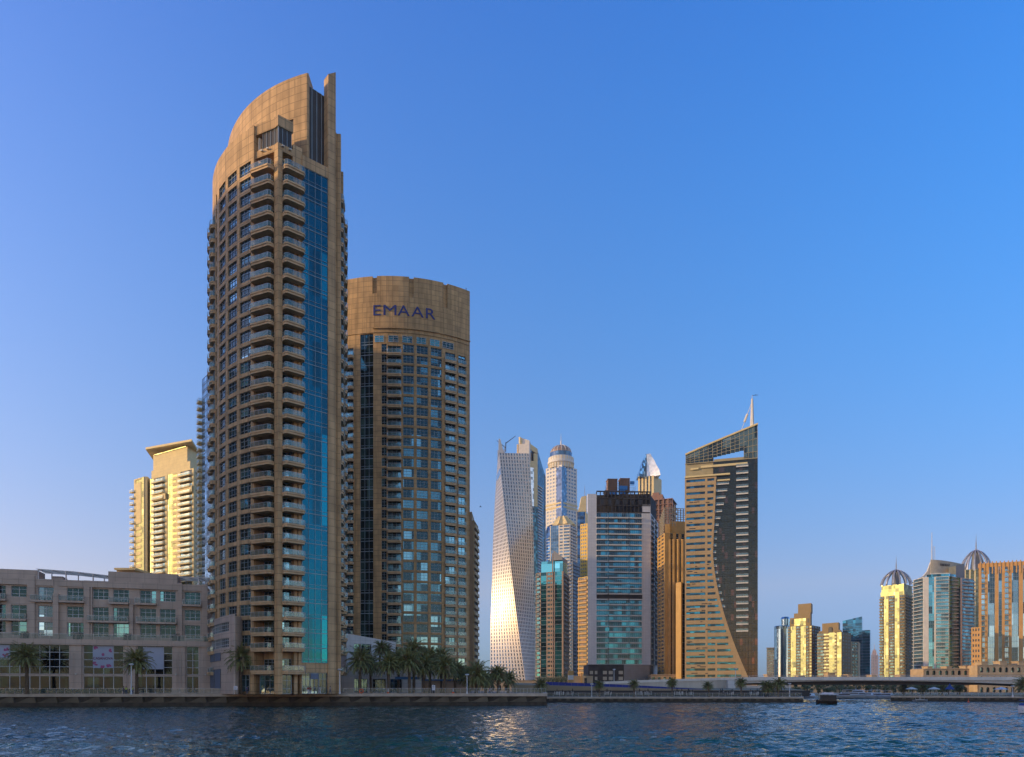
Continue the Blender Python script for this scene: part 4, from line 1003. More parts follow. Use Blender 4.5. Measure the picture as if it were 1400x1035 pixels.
# --- tower under construction with pale side panels
def construction():
    D = 450
    P = [(803.5, D - 1), (888.5, D + 1), (899, D + 30), (806, D + 34)]
    B = far('unfinished_tower', 'unfinished tower with pale side panels, blue glazing and a bare black concrete top', 'tower', P, 700,
            [[(12.3, '-'), (.8, '-'), (16.5, 'b', {'bd': 1.2, 'e': (0, 0)}), (2.0, 'g', {'style': 0}), (28.5, 'b', {'bd': 1.5, 'e': (.2, .2)}), (2.0, 'g', {'style': 0}), (19, 'b', {'bd': 1.2, 'e': (0, 0)}), (.8, '-'), (11.5, '-')], bays(2, 7, 2, 'b', {'bd': .7})],
            wall='panel', gl='g_azure', body='grey_conc', nf=28, ybase=908, bal='offwhite', bt=.65, rail='rail_dark', bh=1.0, railing=False)
    zt = B.zt; F = Fr(XY(*P[0]), XY(*P[1]))
    # raise side panels
    for u0, u1 in ((0, F.L * 13.1 / 93.4), (F.L * 81.9 / 93.4, F.L)):
        m = MB(); m.fbox(F, u0, u1 + (.35 if u1 == F.L else 0), -2, .36, zt + .005, ZP(676 if u0 == 0 else 690, D)); part(B.T, 'side_panel', m, ['panel'])
    # dark service floor gap
    m = MB(); u0, u1 = F.L * 13.1 / 93.4, F.L * 81.9 / 93.4; m.fbox(F, u0 + .1, u1 - .1, .15, .5, ZP(821, D), ZP(811, D)); part(B.T, 'service_floor', m, ['black_conc'])
    # bare top floors
    tp = MB(); fr_ = MB(); h = (ZP(672, D) - zt) / 3
    tp.prism(poly([(815, D + 5), (888, D + 2), (897, D + 24), (812, D + 30)]), zt - .3, ZP(674, D))
    part(B.T, 'bare_storeys', tp, ['black_conc'])
    for i in range(4):
        z = zt + i * h; fr_.fbox(F, u0 - (0 if i < 1 else 0), F.L - (.1 if i < 1 else -.2), -.5, .5, z - .35, z + .25)
    for i in range(15):
        u = u0 + (F.L - u0) * i / 14; fr_.fbox(F, u - .25, u + .25, -.4, .35, zt + .26, ZP(672.5, D) - .36)
    part(B.T, 'slab_edges', fr_, ['black_conc'])
    pr = MB()
    for i in range(1, 13, 2): pr.fbox(F, u0 + (F.L - u0) * i / 14 + .3, u0 + (F.L - u0) * (i + 1) / 14 - .3, .1, .3, zt + h + .6, zt + 2 * h - .6)
    part(B.T, 'opening', pr, ['dark'])
    # formwork boxes on top
    for px0, px1, y0, y1, mt in ((833, 845.5, 672, 653, 'brown_conc'), (850, 862.5, 668, 652, 'brown_conc'), (829, 834, 674, 669, 'black_conc')):
        m = MB(); a, b = F.u(px0), F.u(px1); m.fbox(F, a, b, -10, -4, ZP(y0, D) - 1, ZP(y1, D)); m.fbox(F, a - .3, b + .3, -10.3, -3.7, ZP(y1, D) + .003, ZP(y1, D) + .4)
        for j in range(5): m.fbox(F, a + (b - a) * j / 4 - .12, a + (b - a) * j / 4 + .12, -4, -3.6, ZP(y0, D) - 1, ZP(y1, D) - .01)
        part(B.T, 'formwork', m, [mt])
    for px0, px1, y0, y1 in ((848, 859.5, 667.5, 662), (863, 869, 660, 655.5), (835, 845.5, 674, 669), (849, 856.5, 673.5, 668)):
        m = MB(); m.fbox(F, F.u(px0), F.u(px1), -3.5, -3.2, ZP(y0, D), ZP(y1, D)); part(B.T, 'blue_netting', m, ['net_blue'])
    sc = MB(); rnd = random.Random(5)
    for i in range(26):
        u = F.u(829 + 42 * rnd.random()); z0 = ZP(674, D); sc.bar(F.p3(u, -3.6, z0), F.p3(u, -3.6, z0 + rnd.uniform(1.5, 6)), .1)
    for i in range(7): z0 = ZP(673.5 - i * 2.4, D); sc.bar(F.p3(F.u(830), -3.4, z0), F.p3(F.u(869), -3.4, z0), .09)
    part(B.T, 'scaffold', sc, ['brown_conc'])
    # podium
    pod = MB(); pb = poly([(804.5, D - 22), (853, D - 24), (888, D - 14), (893, D + 10), (806, D + 10)])
    pod.prism(pb[:2] + [(pb[1][0], pb[1][1] + 30), (pb[0][0], pb[0][1] + 30)], GZ, ZP(908.5, D - 22)); part(B.T, 'black_podium', pod, ['black_conc'])
    pod = MB(); pod.prism([(pb[1][0] + .05, pb[1][1] + .1), pb[2], pb[3], (pb[1][0] + .05, pb[1][1] + 30)], GZ, ZP(908.5, D - 22)); part(B.T, 'grey_podium', pod, ['grey_panel'])
    G = Fr(pb[0], pb[1]); bp = B.pool('boarded_window', ['cream_pale', 'dark'])
    for px0, px1 in ((806, 811), (813, 817), (824, 830), (832, 838), (845.5, 852)):
        for y0, y1 in ((922, 917), (930, 925)): B.window(G, G.u(px0), G.u(px1), ZP(y0, D - 23), ZP(y1, D - 23), .06, 0, bp, .1)
    B.done()
mat('panel', (0.64, 0.63, 0.64), 0.5, var=0.05, joints=(1.6, 1.8, 0.05, 0.75, 0.05)); mat('net_blue', (0.02, 0.14, 0.42), 0.7); mat('cream_pale', (0.42, 0.38, 0.30), 0.7)
glass('g_azure', (0.04, 0.18, 0.26), frac=0.4, cell=(2.6, 2.6, 3.5)); construction()

# --- pointed crown tower far behind
B = far('pointed_crown_tower', 'distant cream tower with two silver pointed shells on top', 'tower', [(872.5, 905), (893.5, 896), (904, 915), (876, 925)], 653, [bays(4, 1.6, 2.0, 'g', {'style': 0}), [(1, 's')]], wall='cream', gl='g_smoke', nf=30)
for px0, px1, ap, dy, mt in ((871.8, 883.5, 882.8, 0, 'g_sky'), (884.2, 900.5, 889, 0, 'silver' if 'silver' in M else mat('silver', (.62, .64, .66), .3, .55).name)):
    m = MB(); D = 902 + dy; z = lambda y: ZP(y, D); pr = [(px0, 653), (px1, 653)]
    ys = [653, 645, 638, 631, 626, 620.5]
    L = []; Rr = []
    for i, y in enumerate(ys):
        t = (653 - y) / 32.5
        if ap < 884: l = px0 + (ap - px0) * (t ** 1.15); r = px1
        else: l = px0; r = px1 + (ap - px1) * (t ** 1.3)
        if i % 2 and i < 5: l -= .5 if ap < 884 else 0; r += .5 if ap > 884 else 0
        L.append((l, y)); Rr.append((r, y))
    pts = L + Rr[::-1]
    n = len(pts); m.add([(XY(a, D)[0], D - 6 * ((a - 884) / 12) ** 2, z(y)) for a, y in pts] + [(XY(a, D)[0], D + 12, z(y)) for a, y in pts], [tuple(range(n - 1, -1, -1)), tuple(range(n, 2 * n))] + [(i, (i + 1) % n, n + (i + 1) % n, n + i) for i in range(n)])
    part(B.T, 'pointed_shell', m, [mt])
B.done()

# --- reddish bare concrete frame tower
def bare_frame():
    D = 640; P = poly([(888, D), (919.5, D - 8), (926, D + 14), (890, D + 20)]); T = thing('concrete_frame_tower', 'reddish bare concrete frame tower under construction behind the gold tower', 'tower', (P[0][0] + 10, D, GZ))
    zt = ZP(684, D); core = MB(); q = [(p[0] + (1.5 if i in (0, 3) else -1.5), p[1] + (1.5 if i < 2 else -1.5)) for i, p in enumerate(P)]; core.prism(q, GZ, zt - 1); part(T, 'core', core, ['brown_conc'])
    nf = 38; fh = (zt - GZ) / nf; pool = Pool(T, 'floor_slab', ['red_conc'], 60); F = Fr(P[0], P[1])
    for k in range(nf + 1): m = MB(); m.prism(P, GZ + k * fh - .45, GZ + k * fh); part(T, 'floor_slab', m, ['red_conc'])
    m = MB()
    for i in range(6): u = F.L * i / 5; m.fbox(F, max(0, u - .5), min(F.L, u + .5), -1, -.2, GZ, zt)
    part(T, 'column', m, ['red_conc'])
    m = MB(); m.prism(poly([(889, D + 1), (906, D - 3), (909, D + 12), (890, D + 15)]), zt, ZP(677, D)); part(T, 'roof_core', m, ['red_conc'])
    m = MB(); m.prism(poly([(892, D + 2), (901, D), (903, D + 9), (893, D + 11)]), ZP(677, D), ZP(673, D)); part(T, 'roof_core', m, ['red_conc'])
mat('red_conc', (0.26, 0.155, 0.125), 0.9, var=.2, scale=.1); bare_frame()

# --- gold ribbed tower with an open roof frame
def gold_tower():
    D = 436
    B = far('ribbed_gold_tower', 'gold ribbed tower with dark vertical glass strips and an open roof frame', 'tower', [(899.5, D + 14), (909.5, D - 2), (939, D + 2), (940, D + 30), (902, D + 30)], 736,
            [bays(2, 2.0, 1.0), [(3.0, '-'), (1.7, 'g', {'style': 0}), (1.9, '-'), (1.7, 'g', {'style': 0}), (1.9, '-'), (1.7, 'g', {'style': 0}), (1.9, '-')], None], wall='gold', gl='g_smoke', nf=42)
    z = lambda y: ZP(y, D)
    for a, b, y, d in (((909, D + 1), (916, D + 1), 716, 0), ((916.02, D + 3), (938, D + 4), 711, 0)):
        m = MB(); m.prism(poly([a, b, (b[0] + 1, D + 26), (a[0] + 1, D + 26)]), B.zt - .3, z(y)); part(B.T, 'upper_storeys', m, ['gold'])
    m = MB(); F = Fr(*poly([(908, D + 2), (938, D + 5)]))
    for i in range(9): u = F.L * i / 8; m.bar(F.p3(u, 0, z(718)), F.p3(u, 0, z(693)), .35)
    for j in range(8): m.bar(F.p3(0, 0, z(714 - j * 3)), F.p3(F.L, 0, z(714 - j * 3)), .22)
    G = Fr(XY(901, D + 18), F.p(0))
    for i in range(6): u = G.L * i / 6; m.bar(G.p3(u, 0, z(730)), G.p3(u, 0, z(703 - i * 1.7)), .35)
    for j in range(9): m.bar(G.p3(0, 0, z(730 - j * 3)), G.p3(G.L, 0, z(728 - j * 3.9)), .25)
    part(B.T, 'roof_frame', m, ['offwhite_dark'])
    m = MB(); p = XY(922, D + 6); m.bar(p + (z(700),), p + (z(688),), .3); part(B.T, 'roof_post', m, ['steel'])
    for px in (911, 915.5, 921, 927, 933.2):
        m = MB(); p = XY(px, D - 1.5); m.lathe((p[0], p[1] + .3), [(1.0, GZ), (1.0, z(738))], n=10); part(B.T, 'rib', m, ['gold'])
    B.done()
    B = far('gold_annex', 'lower bright gold block against the foot of the ribbed gold tower', 'tower', [(924.5, 420), (931, 417), (938, 421), (938, 433), (926, 433)], 797, [[(1, 's')], [(.3, '-'), (1.5, 'g', {'style': 0}), (.3, '-')]], wall='gold', gl='g_smoke', nf=20)
    B.done()
mat('offwhite_dark', (0.36, 0.33, 0.27), .7); gold_tower()

# --- dark glass tower with a sweeping sand coloured screen
def sweeping():
    D = 400
    B = Bld('sweeping_screen_tower', 'dark glass tower with a sand coloured curved screen, slanted roof and white mast', 'tower', (XY(985, D)[0], D + 10, GZ), wall='sand', gl='g_azure', body='olive', bal='offwhite')
    z = lambda y: ZP(y, D)
    F = Fr(XY(936.5, D + 8), XY(1036, D - 3)); L = F.L; U = F.u
    rp_ = [F.p(0, -.0), F.p(L, 0), F.p(L, -24), F.p(0, -24)]
    # main dark body
    dk = B.pool('curtain_panel', ['g_smoke', 'dark'], 100)
    B.body.prism([F.p(.2, -.5), F.p(L - .2, -.5), F.p(L - .2, -24), F.p(.2, -24)], GZ, z(628))
    nf = 34; fh = (z(628) - GZ) / nf
    u_g0, u_b0, u_b1 = U(995), U(1006.5), U(1023)
    for k in range(nf):
        z0 = GZ + k * fh
        for a, b in ((U(975) if k > 2 else U(960), u_b0), (u_b1, L)):
            kk, m = window_mb(b - a, fh - .01, 3, .06); dk.add(kk, m, F.p3(a, 0, z0), F.rz)
        if z0 > z(870): B.balcony(F, u_b0, u_b1, z0, .9, v=.0, t=.75, h=.9)
        kk, m = window_mb(u_b1 - u_b0, fh - .01, 3, .06); dk.add(kk, m, F.p3(u_b0, -.3, z0), F.rz)
    # sand screen with a curved right edge
    xe = lambda y: 979.5 - (y - 650) * .045 if y < 760 else 975 + 52 * ((y - 755) / 180.0) ** 1.62
    nr = 34; y_of = lambda zz: HZ - (zz - CZ) * FPX / D
    scr = MB(); v0, v1 = .05, 1.5
    zs = [GZ + (z(650) - GZ) * i / nr for i in range(nr + 1)]
    fhs = zs[1] - zs[0]; wp = B.pool('window_band', ['g_azure', 'dark'])
    for i in range(nr):
        za, zb_ = zs[i], zs[i + 1]; ue0, ue1 = U(xe(y_of(za))), U(xe(y_of(zb_)))
        w0, w1 = za + fhs * .38, za + fhs * .76
        def quad(u0, u1a, u1b, q0, q1):
            a, b, c_, d = F.p(u0, v1), F.p(u1a, v1), F.p(u1b, v1), F.p(u0, v1); a2, b2, c2, d2 = F.p(u0, v0), F.p(u1a, v0), F.p(u1b, v0), F.p(u0, v0)
            scr.add([a + (q0,), b + (q0,), c_ + (q1,), d + (q1,), a2 + (q0,), b2 + (q0,), c2 + (q1,), d2 + (q1,)], [(0, 1, 2, 3), (1, 5, 6, 2), (4, 0, 3, 7), (3, 2, 6, 7), (4, 5, 1, 0)])
        lerp = lambda q: ue0 + (ue1 - ue0) * (q - za) / (zb_ - za)
        quad(0, ue0, lerp(w0), za, w0); quad(0, lerp(w1), ue1, w1, zb_)
        cols = [(U(938.5), U(964)), (U(967.2), min(U(977.5), ue1 - 1.2))]
        if i < 8: cols = [(U(938.5), U(964.5)), (U(967.5), U(978)), (U(980.5), ue1 - 2.6)]
        elif i < 17: cols = [(U(938.5), U(964.5)), (U(967.5), ue1 - 1.4)]
        prev = 0
        for a, b in cols:
            quad(prev, a, a, w0, w1)
            kk, m = window_mb(b - a, w1 - w0, 4, .06); wp.add(kk, m, F.p3(a, v1 - .5, w0), F.rz); prev = b
        quad(prev, lerp(w0), lerp(w1), w0, w1)
    part(B.T, 'curved_screen', scr, ['sand'])
    rnd = random.Random(11); mk = MB()
    for i in range(34):
        k = rnd.randrange(1, 33); u = U(939 + rnd.random() * 30); q = zs[k] + fhs * rnd.choice([.86, .92, .1]); w_ = rnd.uniform(.8, 3.4); mk.fbox(F, u, u + w_, v1 - .1, v1 + .03, q, q + .45)
    part(B.T, 'open_joint', mk, ['dark'], kind='stuff')
    # small balconies stepping along the curve
    for k in range(19):
        q = z(660) - k * fh; 
        u1 = U(xe(y_of(q))); B.balcony(F, u1 + .1, u1 + max(1.6, 6.8 - k * .75), q, .9, v=.1, t=.6, h=.8)
    # terrace bands under the glazed crown
    for y0, y1, a, b, dv in ((649, 646.8, 936.5, 998, 1.9), (656.5, 654.5, 980.5, 998, 1.2), (636, 633, 958, 1022, .4), (637.5, 635, 944, 955, .4)):
        m = MB(); m.fbox(F, U(a), U(b) if U(b) < L else L, .01, dv, z(y0), z(y1)); part(B.T, 'terrace_band', m, ['cream'])
    m = MB(); m.fbox(F, 0, L, -.02, .3, z(628) - .4, z(628)); part(B.T, 'string_course', m, ['olive'])
    # glazed crown with slanting roof
    top = lambda px: 616.5 - (616.5 - 583.5) * ((px - 937.5) / 98.0) ** .93
    cr = B.pool('crown_panel', ['g_crown', 'olive'], 100)
    m = MB(); n = 16
    for i in range(n):
        a, b = 937.5 + 98 * i / n, 937.5 + 98 * (i + 1) / n; ua, ub = U(a), U(b); ta, tb = z(top(a)), z(top(b))
        hole = 6 <= i < 13
        zl = z(628) if not hole else z(622.5 - (i - 6) * .95)
        lv = 5
        for j in range(lv):
            q0a = zl + (ta - zl) * j / lv; q0b = zl + (tb - zl) * j / lv; q1a = zl + (ta - zl) * (j + 1) / lv; q1b = zl + (tb - zl) * (j + 1) / lv
            pm = MB(); pm.add([F.p3(ua + .1, -.2, q0a), F.p3(ub - .1, -.2, q0b), F.p3(ub - .1, -.2, q1b - .15), F.p3(ua + .1, -.2, q1a - .15)], [(0, 1, 2, 3)]); cr.add(('c', i, j), pm, (0, 0, 0), 0)
            m.add([F.p3(ua, .05, q1a - .22), F.p3(ub, .05, q1b - .22), F.p3(ub, .05, q1b), F.p3(ua, .05, q1a), F.p3(ua, -.4, q1a), F.p3(ub, -.4, q1b)], [(0, 1, 2, 3), (3, 2, 5, 4)])
        m.fbox(F, ua - .1, ua + .1, -.4, .06, zl, ta)
    m.fbox(F, L - .2, L, -.4, .06, z(628), z(583.5)); part(B.T, 'crown_frame', m, ['olive'])
    rf = MB(); a, b, c_, d = F.p(-.5, .6), F.p(L + .3, .6), F.p(L + .3, -16), F.p(-.5, -16)
    nn = 12
    for i in range(nn):
        p0, p1 = 937 + 99.2 * i / nn, 937 + 99.2 * (i + 1) / nn; u0, u1 = U(p0), U(p1); t0, t1 = z(top(max(p0, 937.5))), z(top(p1))
        rf.add([F.p3(u0, .6, t0), F.p3(u1, .6, t1), F.p3(u1, -2.2, t1), F.p3(u0, -2.2, t0), F.p3(u0, .6, t0 + .9), F.p3(u1, .6, t1 + .9), F.p3(u1, -2.2, t1 + .9), F.p3(u0, -2.2, t0 + .9)], [(3, 2, 1, 0), (4, 5, 6, 7), (0, 1, 5, 4), (2, 3, 7, 6)])
    part(B.T, 'roof_edge', rf, ['cream'])
    m = MB(); m.fbox(F, U(1022), L, -12, -.5, z(628), z(590)); part(B.T, 'stair_core', m, ['olive'])
    m = MB(); m.fbox(F, U(938), U(975), -10, -5, z(628), z(617)); part(B.T, 'roof_room', m, ['olive'])
    m = MB(); m.fbox(F, U(976), U(1022), -.5, -.2, z(628), z(625.2)); part(B.T, 'roof_parapet', m, ['olive'])
    m = MB()
    for i in range(14): px = 978 + 42 * i / 13; m.fbox(F, U(px), U(px) + .35, -8, -7.6, z(628), z(624.5))
    part(B.T, 'roof_rail', m, ['cream'])
    m = MB(); p = F.p(U(1028.5), -2); m.bar(p + (z(586),), p + (z(545.5),), 1.15, n=6, r2=.55); m.bar(p + (z(545.5),), p + (z(541),), .15); part(B.T, 'mast', m, ['offwhite'])
    m = MB(); m.bar((p[0], p[1], z(541)), (p[0] + 3.2, p[1], z(540.3)), .12); m.bar((p[0] + 1.5, p[1], z(541.2)), (p[0] + 2, p[1], z(539.2)), .12); part(B.T, 'wind_vane', m, ['dark'])
    m = MB(); q = F.p(U(1013), -3); m.bar(q + (z(588),), (p[0], p[1], z(549)), .16); c0 = Vector(q + (z(588),)); c1 = Vector((p[0], p[1], z(549))); m.bar(c0.lerp(c1, .32), c0.lerp(c1, .58), .65, n=6); part(B.T, 'mast_stay', m, ['offwhite'])
    B.done()
glass('g_crown', (0.20, 0.20, 0.15), frac=.3, cell=(4, 4, 4), rough=.1); sweeping()

# --- distant right-hand group
B = far('grey_ribbed_tower', 'small grey ribbed tower right of the dark glass tower', 'tower', [(1048.3, 1000), (1059.5, 994), (1062, 1010), (1050, 1012)], 887, [bays(4, 1.4, 1.1), None], wall='grey_conc', gl='g_dark', nf=15)
m = MB(); m.prism(poly([(1047.8, 997), (1060, 991), (1062, 1008), (1050, 1012)]), B.zt - .2, B.zt + 1.4); part(B.T, 'roof_slab', m, ['grey_conc']); B.done()
T = thing('curved_glass_tower', 'pale blue curved glass tower with a rounded top, left of the gold twin towers', 'tower', XY(1070, 960) + (GZ,))
c = XY(1071.5, 968)
m = MB(); c = XY(1070, 960); m.lathe((c[0] - 1, c[1]), [(9.5, GZ), (9.5, ZP(857, 960)), (9, ZP(856, 960))], n=24); part(T, 'glass_shaft', m, ['g_pale' if 'g_pale' in M else glass('g_pale', (.42, .6, .72), frac=.25, cell=(2.2, 2.2, 40), rough=.06).name])
m = MB(); m.lathe((c[0] + 4.5, c[1] + 3), [(6.2, ZP(857, 960)), (6.2, ZP(846, 960)), (4, ZP(843.3, 960)), (1, ZP(842.8, 960))], n=20); part(T, 'glass_top', m, ['g_pale'])
m = MB()
for i in range(14): t = math.pi + math.pi * i / 13; m.bar((c[0] - 1 + 9.6 * math.cos(t), c[1] + 9.6 * math.sin(t), GZ), (c[0] - 1 + 9.6 * math.cos(t), c[1] + 9.6 * math.sin(t), ZP(857, 960)), .14)
part(T, 'mullion', m, ['frame'])

def gold_twin(name, label, ps, y0, steps, spec, D, nf):
    B = far(name, label, 'tower', ps, y0, spec, wall='sand_far', gl='g_green', dg='g_dark', nf=nf, bal='sand_far', bd=.8, bt=.6, solid=True, bh=.7)
    (p0, d0), (p1, d1) = ps[0], ps[1]; dep = lambda t: d0 + (d1 - d0) * (t[0] - p0) / (p1 - p0) + max(0.4, t[1] - D) * .5 + .6
    for a, b, ya, yb, mt in steps:
        a = (a[0], dep(a)); b = (b[0], dep(b))
        m = MB(); m.prism(poly([a, b, (b[0] + 2, b[1] + 14), (a[0] + 3, a[1] + 14)]), ZP(ya, D) - .2, ZP(yb, D)); part(B.T, 'setback', m, [mt])
    return B
D = 830
B = gold_twin('gold_residential_tower', 'tallest gold residential tower over the bridge, with glowing vertical glass strips', [(1077.8, D + 12), (1109.5, D - 10), (1121, D + 12), (1088, D + 34)], 857,
     [((1080, D + 1), (1108, D - 1), 857, 844, 'sand_far'), ((1085.5, D + 2), (1108, D + 2), 844, 838, 'sand_far'), ((1091, D + 4), (1109, D + 4), 838, 825.5, 'sand_far')],
     [[(2, 'b'), (.6, '-'), (5.4, 'g'), (.4, '-'), (2, 'b'), (2, 'b'), (.4, '-'), (5.4, 'g'), (.5, '-'), (2.2, 'b'), (1, '-'), (2, 'w')], bays(3, 3, .8, 'b')], D, 21)
F = Fr(XY(1080, D + 11), XY(1108, D - 8))
m = MB(); m.fbox(F, F.L * .22, F.L * .78, .02, .3, ZP(855, D), ZP(845.5, D)); part(B.T, 'gable_glass', m, ['g_green'])
for a in (.06, .86):
    m = MB(); m.fbox(F, F.L * a, F.L * (a + .09), .02, .25, ZP(852, D), ZP(846, D)); part(B.T, 'loggia', m, ['dark'])
B.done()
D = 795
B = gold_twin('arched_window_tower', 'gold residential tower with one tall arched opening near its top', [(1117.5, D + 20), (1150.5, D - 2), (1163, D + 18), (1127, D + 40)], 866,
     [((1119.5, D + 6), (1149, D + 3), 866, 861, 'sand_far'), ((1124, D + 7), (1146.5, D + 4), 861, 850.5, 'sand_far')],
     [[(6, 'b'), (1, 'w'), (4, 'w'), (5, 'g'), (1.6, 'w'), (.6, '-'), (4, 'g', {'style': 0})], bays(3, 3, 1.2, 'w')], D, 17)
F = Fr(XY(1124, D + 18.6), XY(1146.5, D + 2.6)); m = MB(); cu = F.L * .5; pts = [(cu - 2.2, ZP(867, D)), (cu + 2.2, ZP(867, D)), (cu + 2.2, ZP(859, D))] + [(cu + 2.2 * math.cos(t * .524), ZP(859, D) + 2.6 * math.sin(t * .524)) for t in range(1, 6)] + [(cu - 2.2, ZP(859, D))]
n = len(pts); m.add([F.p3(u, .35, z) for u, z in pts] + [F.p3(u, -.3, z) for u, z in pts], [tuple(range(n))] + [(i, n + i, n + (i + 1) % n, (i + 1) % n) for i in range(n)]); part(B.T, 'arched_opening', m, ['dark'])
F = Fr(XY(1119.5, D + 18.9), XY(1149, D - .8))
for a in (.03, .86): m = MB(); m.fbox(F, F.L * a, F.L * (a + .09), .02, .25, ZP(868, D), ZP(863, D)); part(B.T, 'loggia', m, ['dark'])
B.done()
D = 830
B = far('brown_terrace_tower', 'brown terraced block stuck to the right of the arched window tower', 'tower', [(1159, D + 4), (1173.5, D + 12), (1176, D + 30), (1160, D + 30)], 877, [bays(3, 2.6, .8, 'b'), None], wall='cream_dark', gl='g_dark', nf=15, bal='cream_dark', solid=True, bd=.8, bh=.7); B.done()
for nm, lb, ps, y in (('blue_glass_tower', 'deep blue glass tower with a sharp slanted top behind the gold towers', [(1152, 1010), (1178.5, 998), (1180, 1030), (1154, 1030)], 848), ('blue_glass_annex', 'lower deep blue glass block right of the slanted blue tower', [(1178.6, 995), (1189.5, 992), (1191, 1012), (1180, 1012)], 862)):
    T = thing(nm, lb, 'tower', XY(ps[0][0] + 8, 1000) + (GZ,)); P = poly(ps); z = ZP(y, 1000); m = MB(); m.prism(P, GZ, z, ztop=[ZP(848, 1000), ZP(843, 1000), ZP(843, 1000), ZP(848, 1000)] if y == 848 else None); part(T, 'glass_shaft', m, ['g_royal_d' if 'g_royal_d' in M else glass('g_royal_d', (.05, .17, .30), frac=.1, cell=(6, 6, 4)).name])
    F = Fr(P[0], P[1]); m = MB()
    for k in range(22):
        zz_ = GZ + 4 + k * 4
        if zz_ < z - 3: m.fbox(F, 0, F.L, .01, .12, zz_, zz_ + .3)
    part(T, 'floor_band', m, ['grey_panel'])
# very distant pink twin towers
B = far('hazy_twin_spire_tower', 'faint pinkish far tower with a lattice crown, right of the blue glass towers', 'tower', [(1190.5, 2600), (1200.5, 2600), (1201, 2620), (1191, 2620)], 896, [bays(4, 2.4, 2.6), None], wall='far_pink' if 'far_pink' in M else mat('far_pink', (.50, .37, .33), .9).name, gl='g_dark', nf=22, cap=10)
m = MB(); p = XY(1195.5, 2605)
for i in range(6): t = i * math.pi / 3; m.bar((p[0] + 11 * math.cos(t), p[1] + 11 * math.sin(t), B.zt), (p[0] + 2 * math.cos(t), p[1] + 2 * math.sin(t), B.zt + 22), .9)
m.bar(p + (B.zt,), p + (ZP(880, 2600),), 1.6, r2=.4); m.prism(poly([(1193, 2603), (1198, 2603), (1198, 2612), (1193, 2612)]), B.zt, ZP(889, 2600)); part(B.T, 'lattice_crown', m, ['far_pink']); B.done()

# --- ribbed onion crown towers
def onion(T, c, r, zb_, h, mast, n=14, mt='steel'):
    rb = MB()
    for i in range(n):
        t = 2 * math.pi * i / n; pts = []
        for a in range(9):
            f = a / 8; rr = r * ((1 - f) ** .62 + .10 * math.sin(math.pi * f)) + .3; pts.append((c[0] + rr * math.cos(t), c[1] + rr * math.sin(t), zb_ + h * f ** .85))
        for p, q in zip(pts, pts[1:]): rb.bar(p, q, r * .062)
    part(T, 'crown_rib', rb, [mt])
    m = MB(); m.lathe(c, [(r * .32, zb_ - 1), (r * .26, zb_ + h * .8), (r * .08, zb_ + h)], n=10); part(T, 'crown_core', m, ['grey_panel'])
    m = MB(); m.bar(c + (zb_ + h,), c + (zb_ + h + mast * .45,), r * .05, r2=r * .035); m.bar(c + (zb_ + h + mast * .45,), c + (zb_ + h + mast,), r * .025, r2=.05); part(T, 'mast', m, ['steel'])
D = 728
B = far('onion_crown_tower', 'pale gold tower with a ribbed onion crown, left of the teal sail tower', 'tower', [(1203, D + 12), (1237.5, D - 8), (1250, D + 14), (1214, D + 34)], 816,
        [[(2.4, 'b'), (.5, '-'), (3.2, 'g'), (.5, '-'), (3.4, 'b'), (.5, '-'), (3.2, 'g'), (.5, '-'), (3.4, 'b')], bays(3, 3.2, .8, 'b')], wall='sand_far', gl='g_green', dg='g_dark', nf=31, bal='sand_far', bd=.9, bt=.5, solid=True, bh=.8)
for ys in ((816, 808), (808, 799)):
    m = MB(); s_ = .5 if ys[0] == 816 else 1.6; m.prism(poly([(1203.5 + s_, D + 12.6), (1236.5 - s_ * .5, D - 6), (1248.5 - s_, D + 13), (1214, D + 32)]), ZP(ys[0], D) - .2, ZP(ys[1], D) - .01); part(B.T, 'glass_attic', m, ['g_green'])
onion(B.T, XY(1225.3, D + 9), 13.8, ZP(800, D + 9), ZP(779, D + 9) - ZP(800, D + 9), 14.5); B.done()
D = 760
B = far('rear_onion_crown_tower', 'pale green tower with a ribbed onion crown, behind the orange block', 'tower', [(1318, D + 3), (1348, D - 4), (1360, D + 20), (1325, D + 24)], 779, [bays(4, 3.2, 1.6, 'g'), None], wall='cream', gl='g_green', nf=40, bal='cream')
onion(B.T, XY(1334.5, D + 9), 14.5, ZP(781, D), 24, 17); B.done()
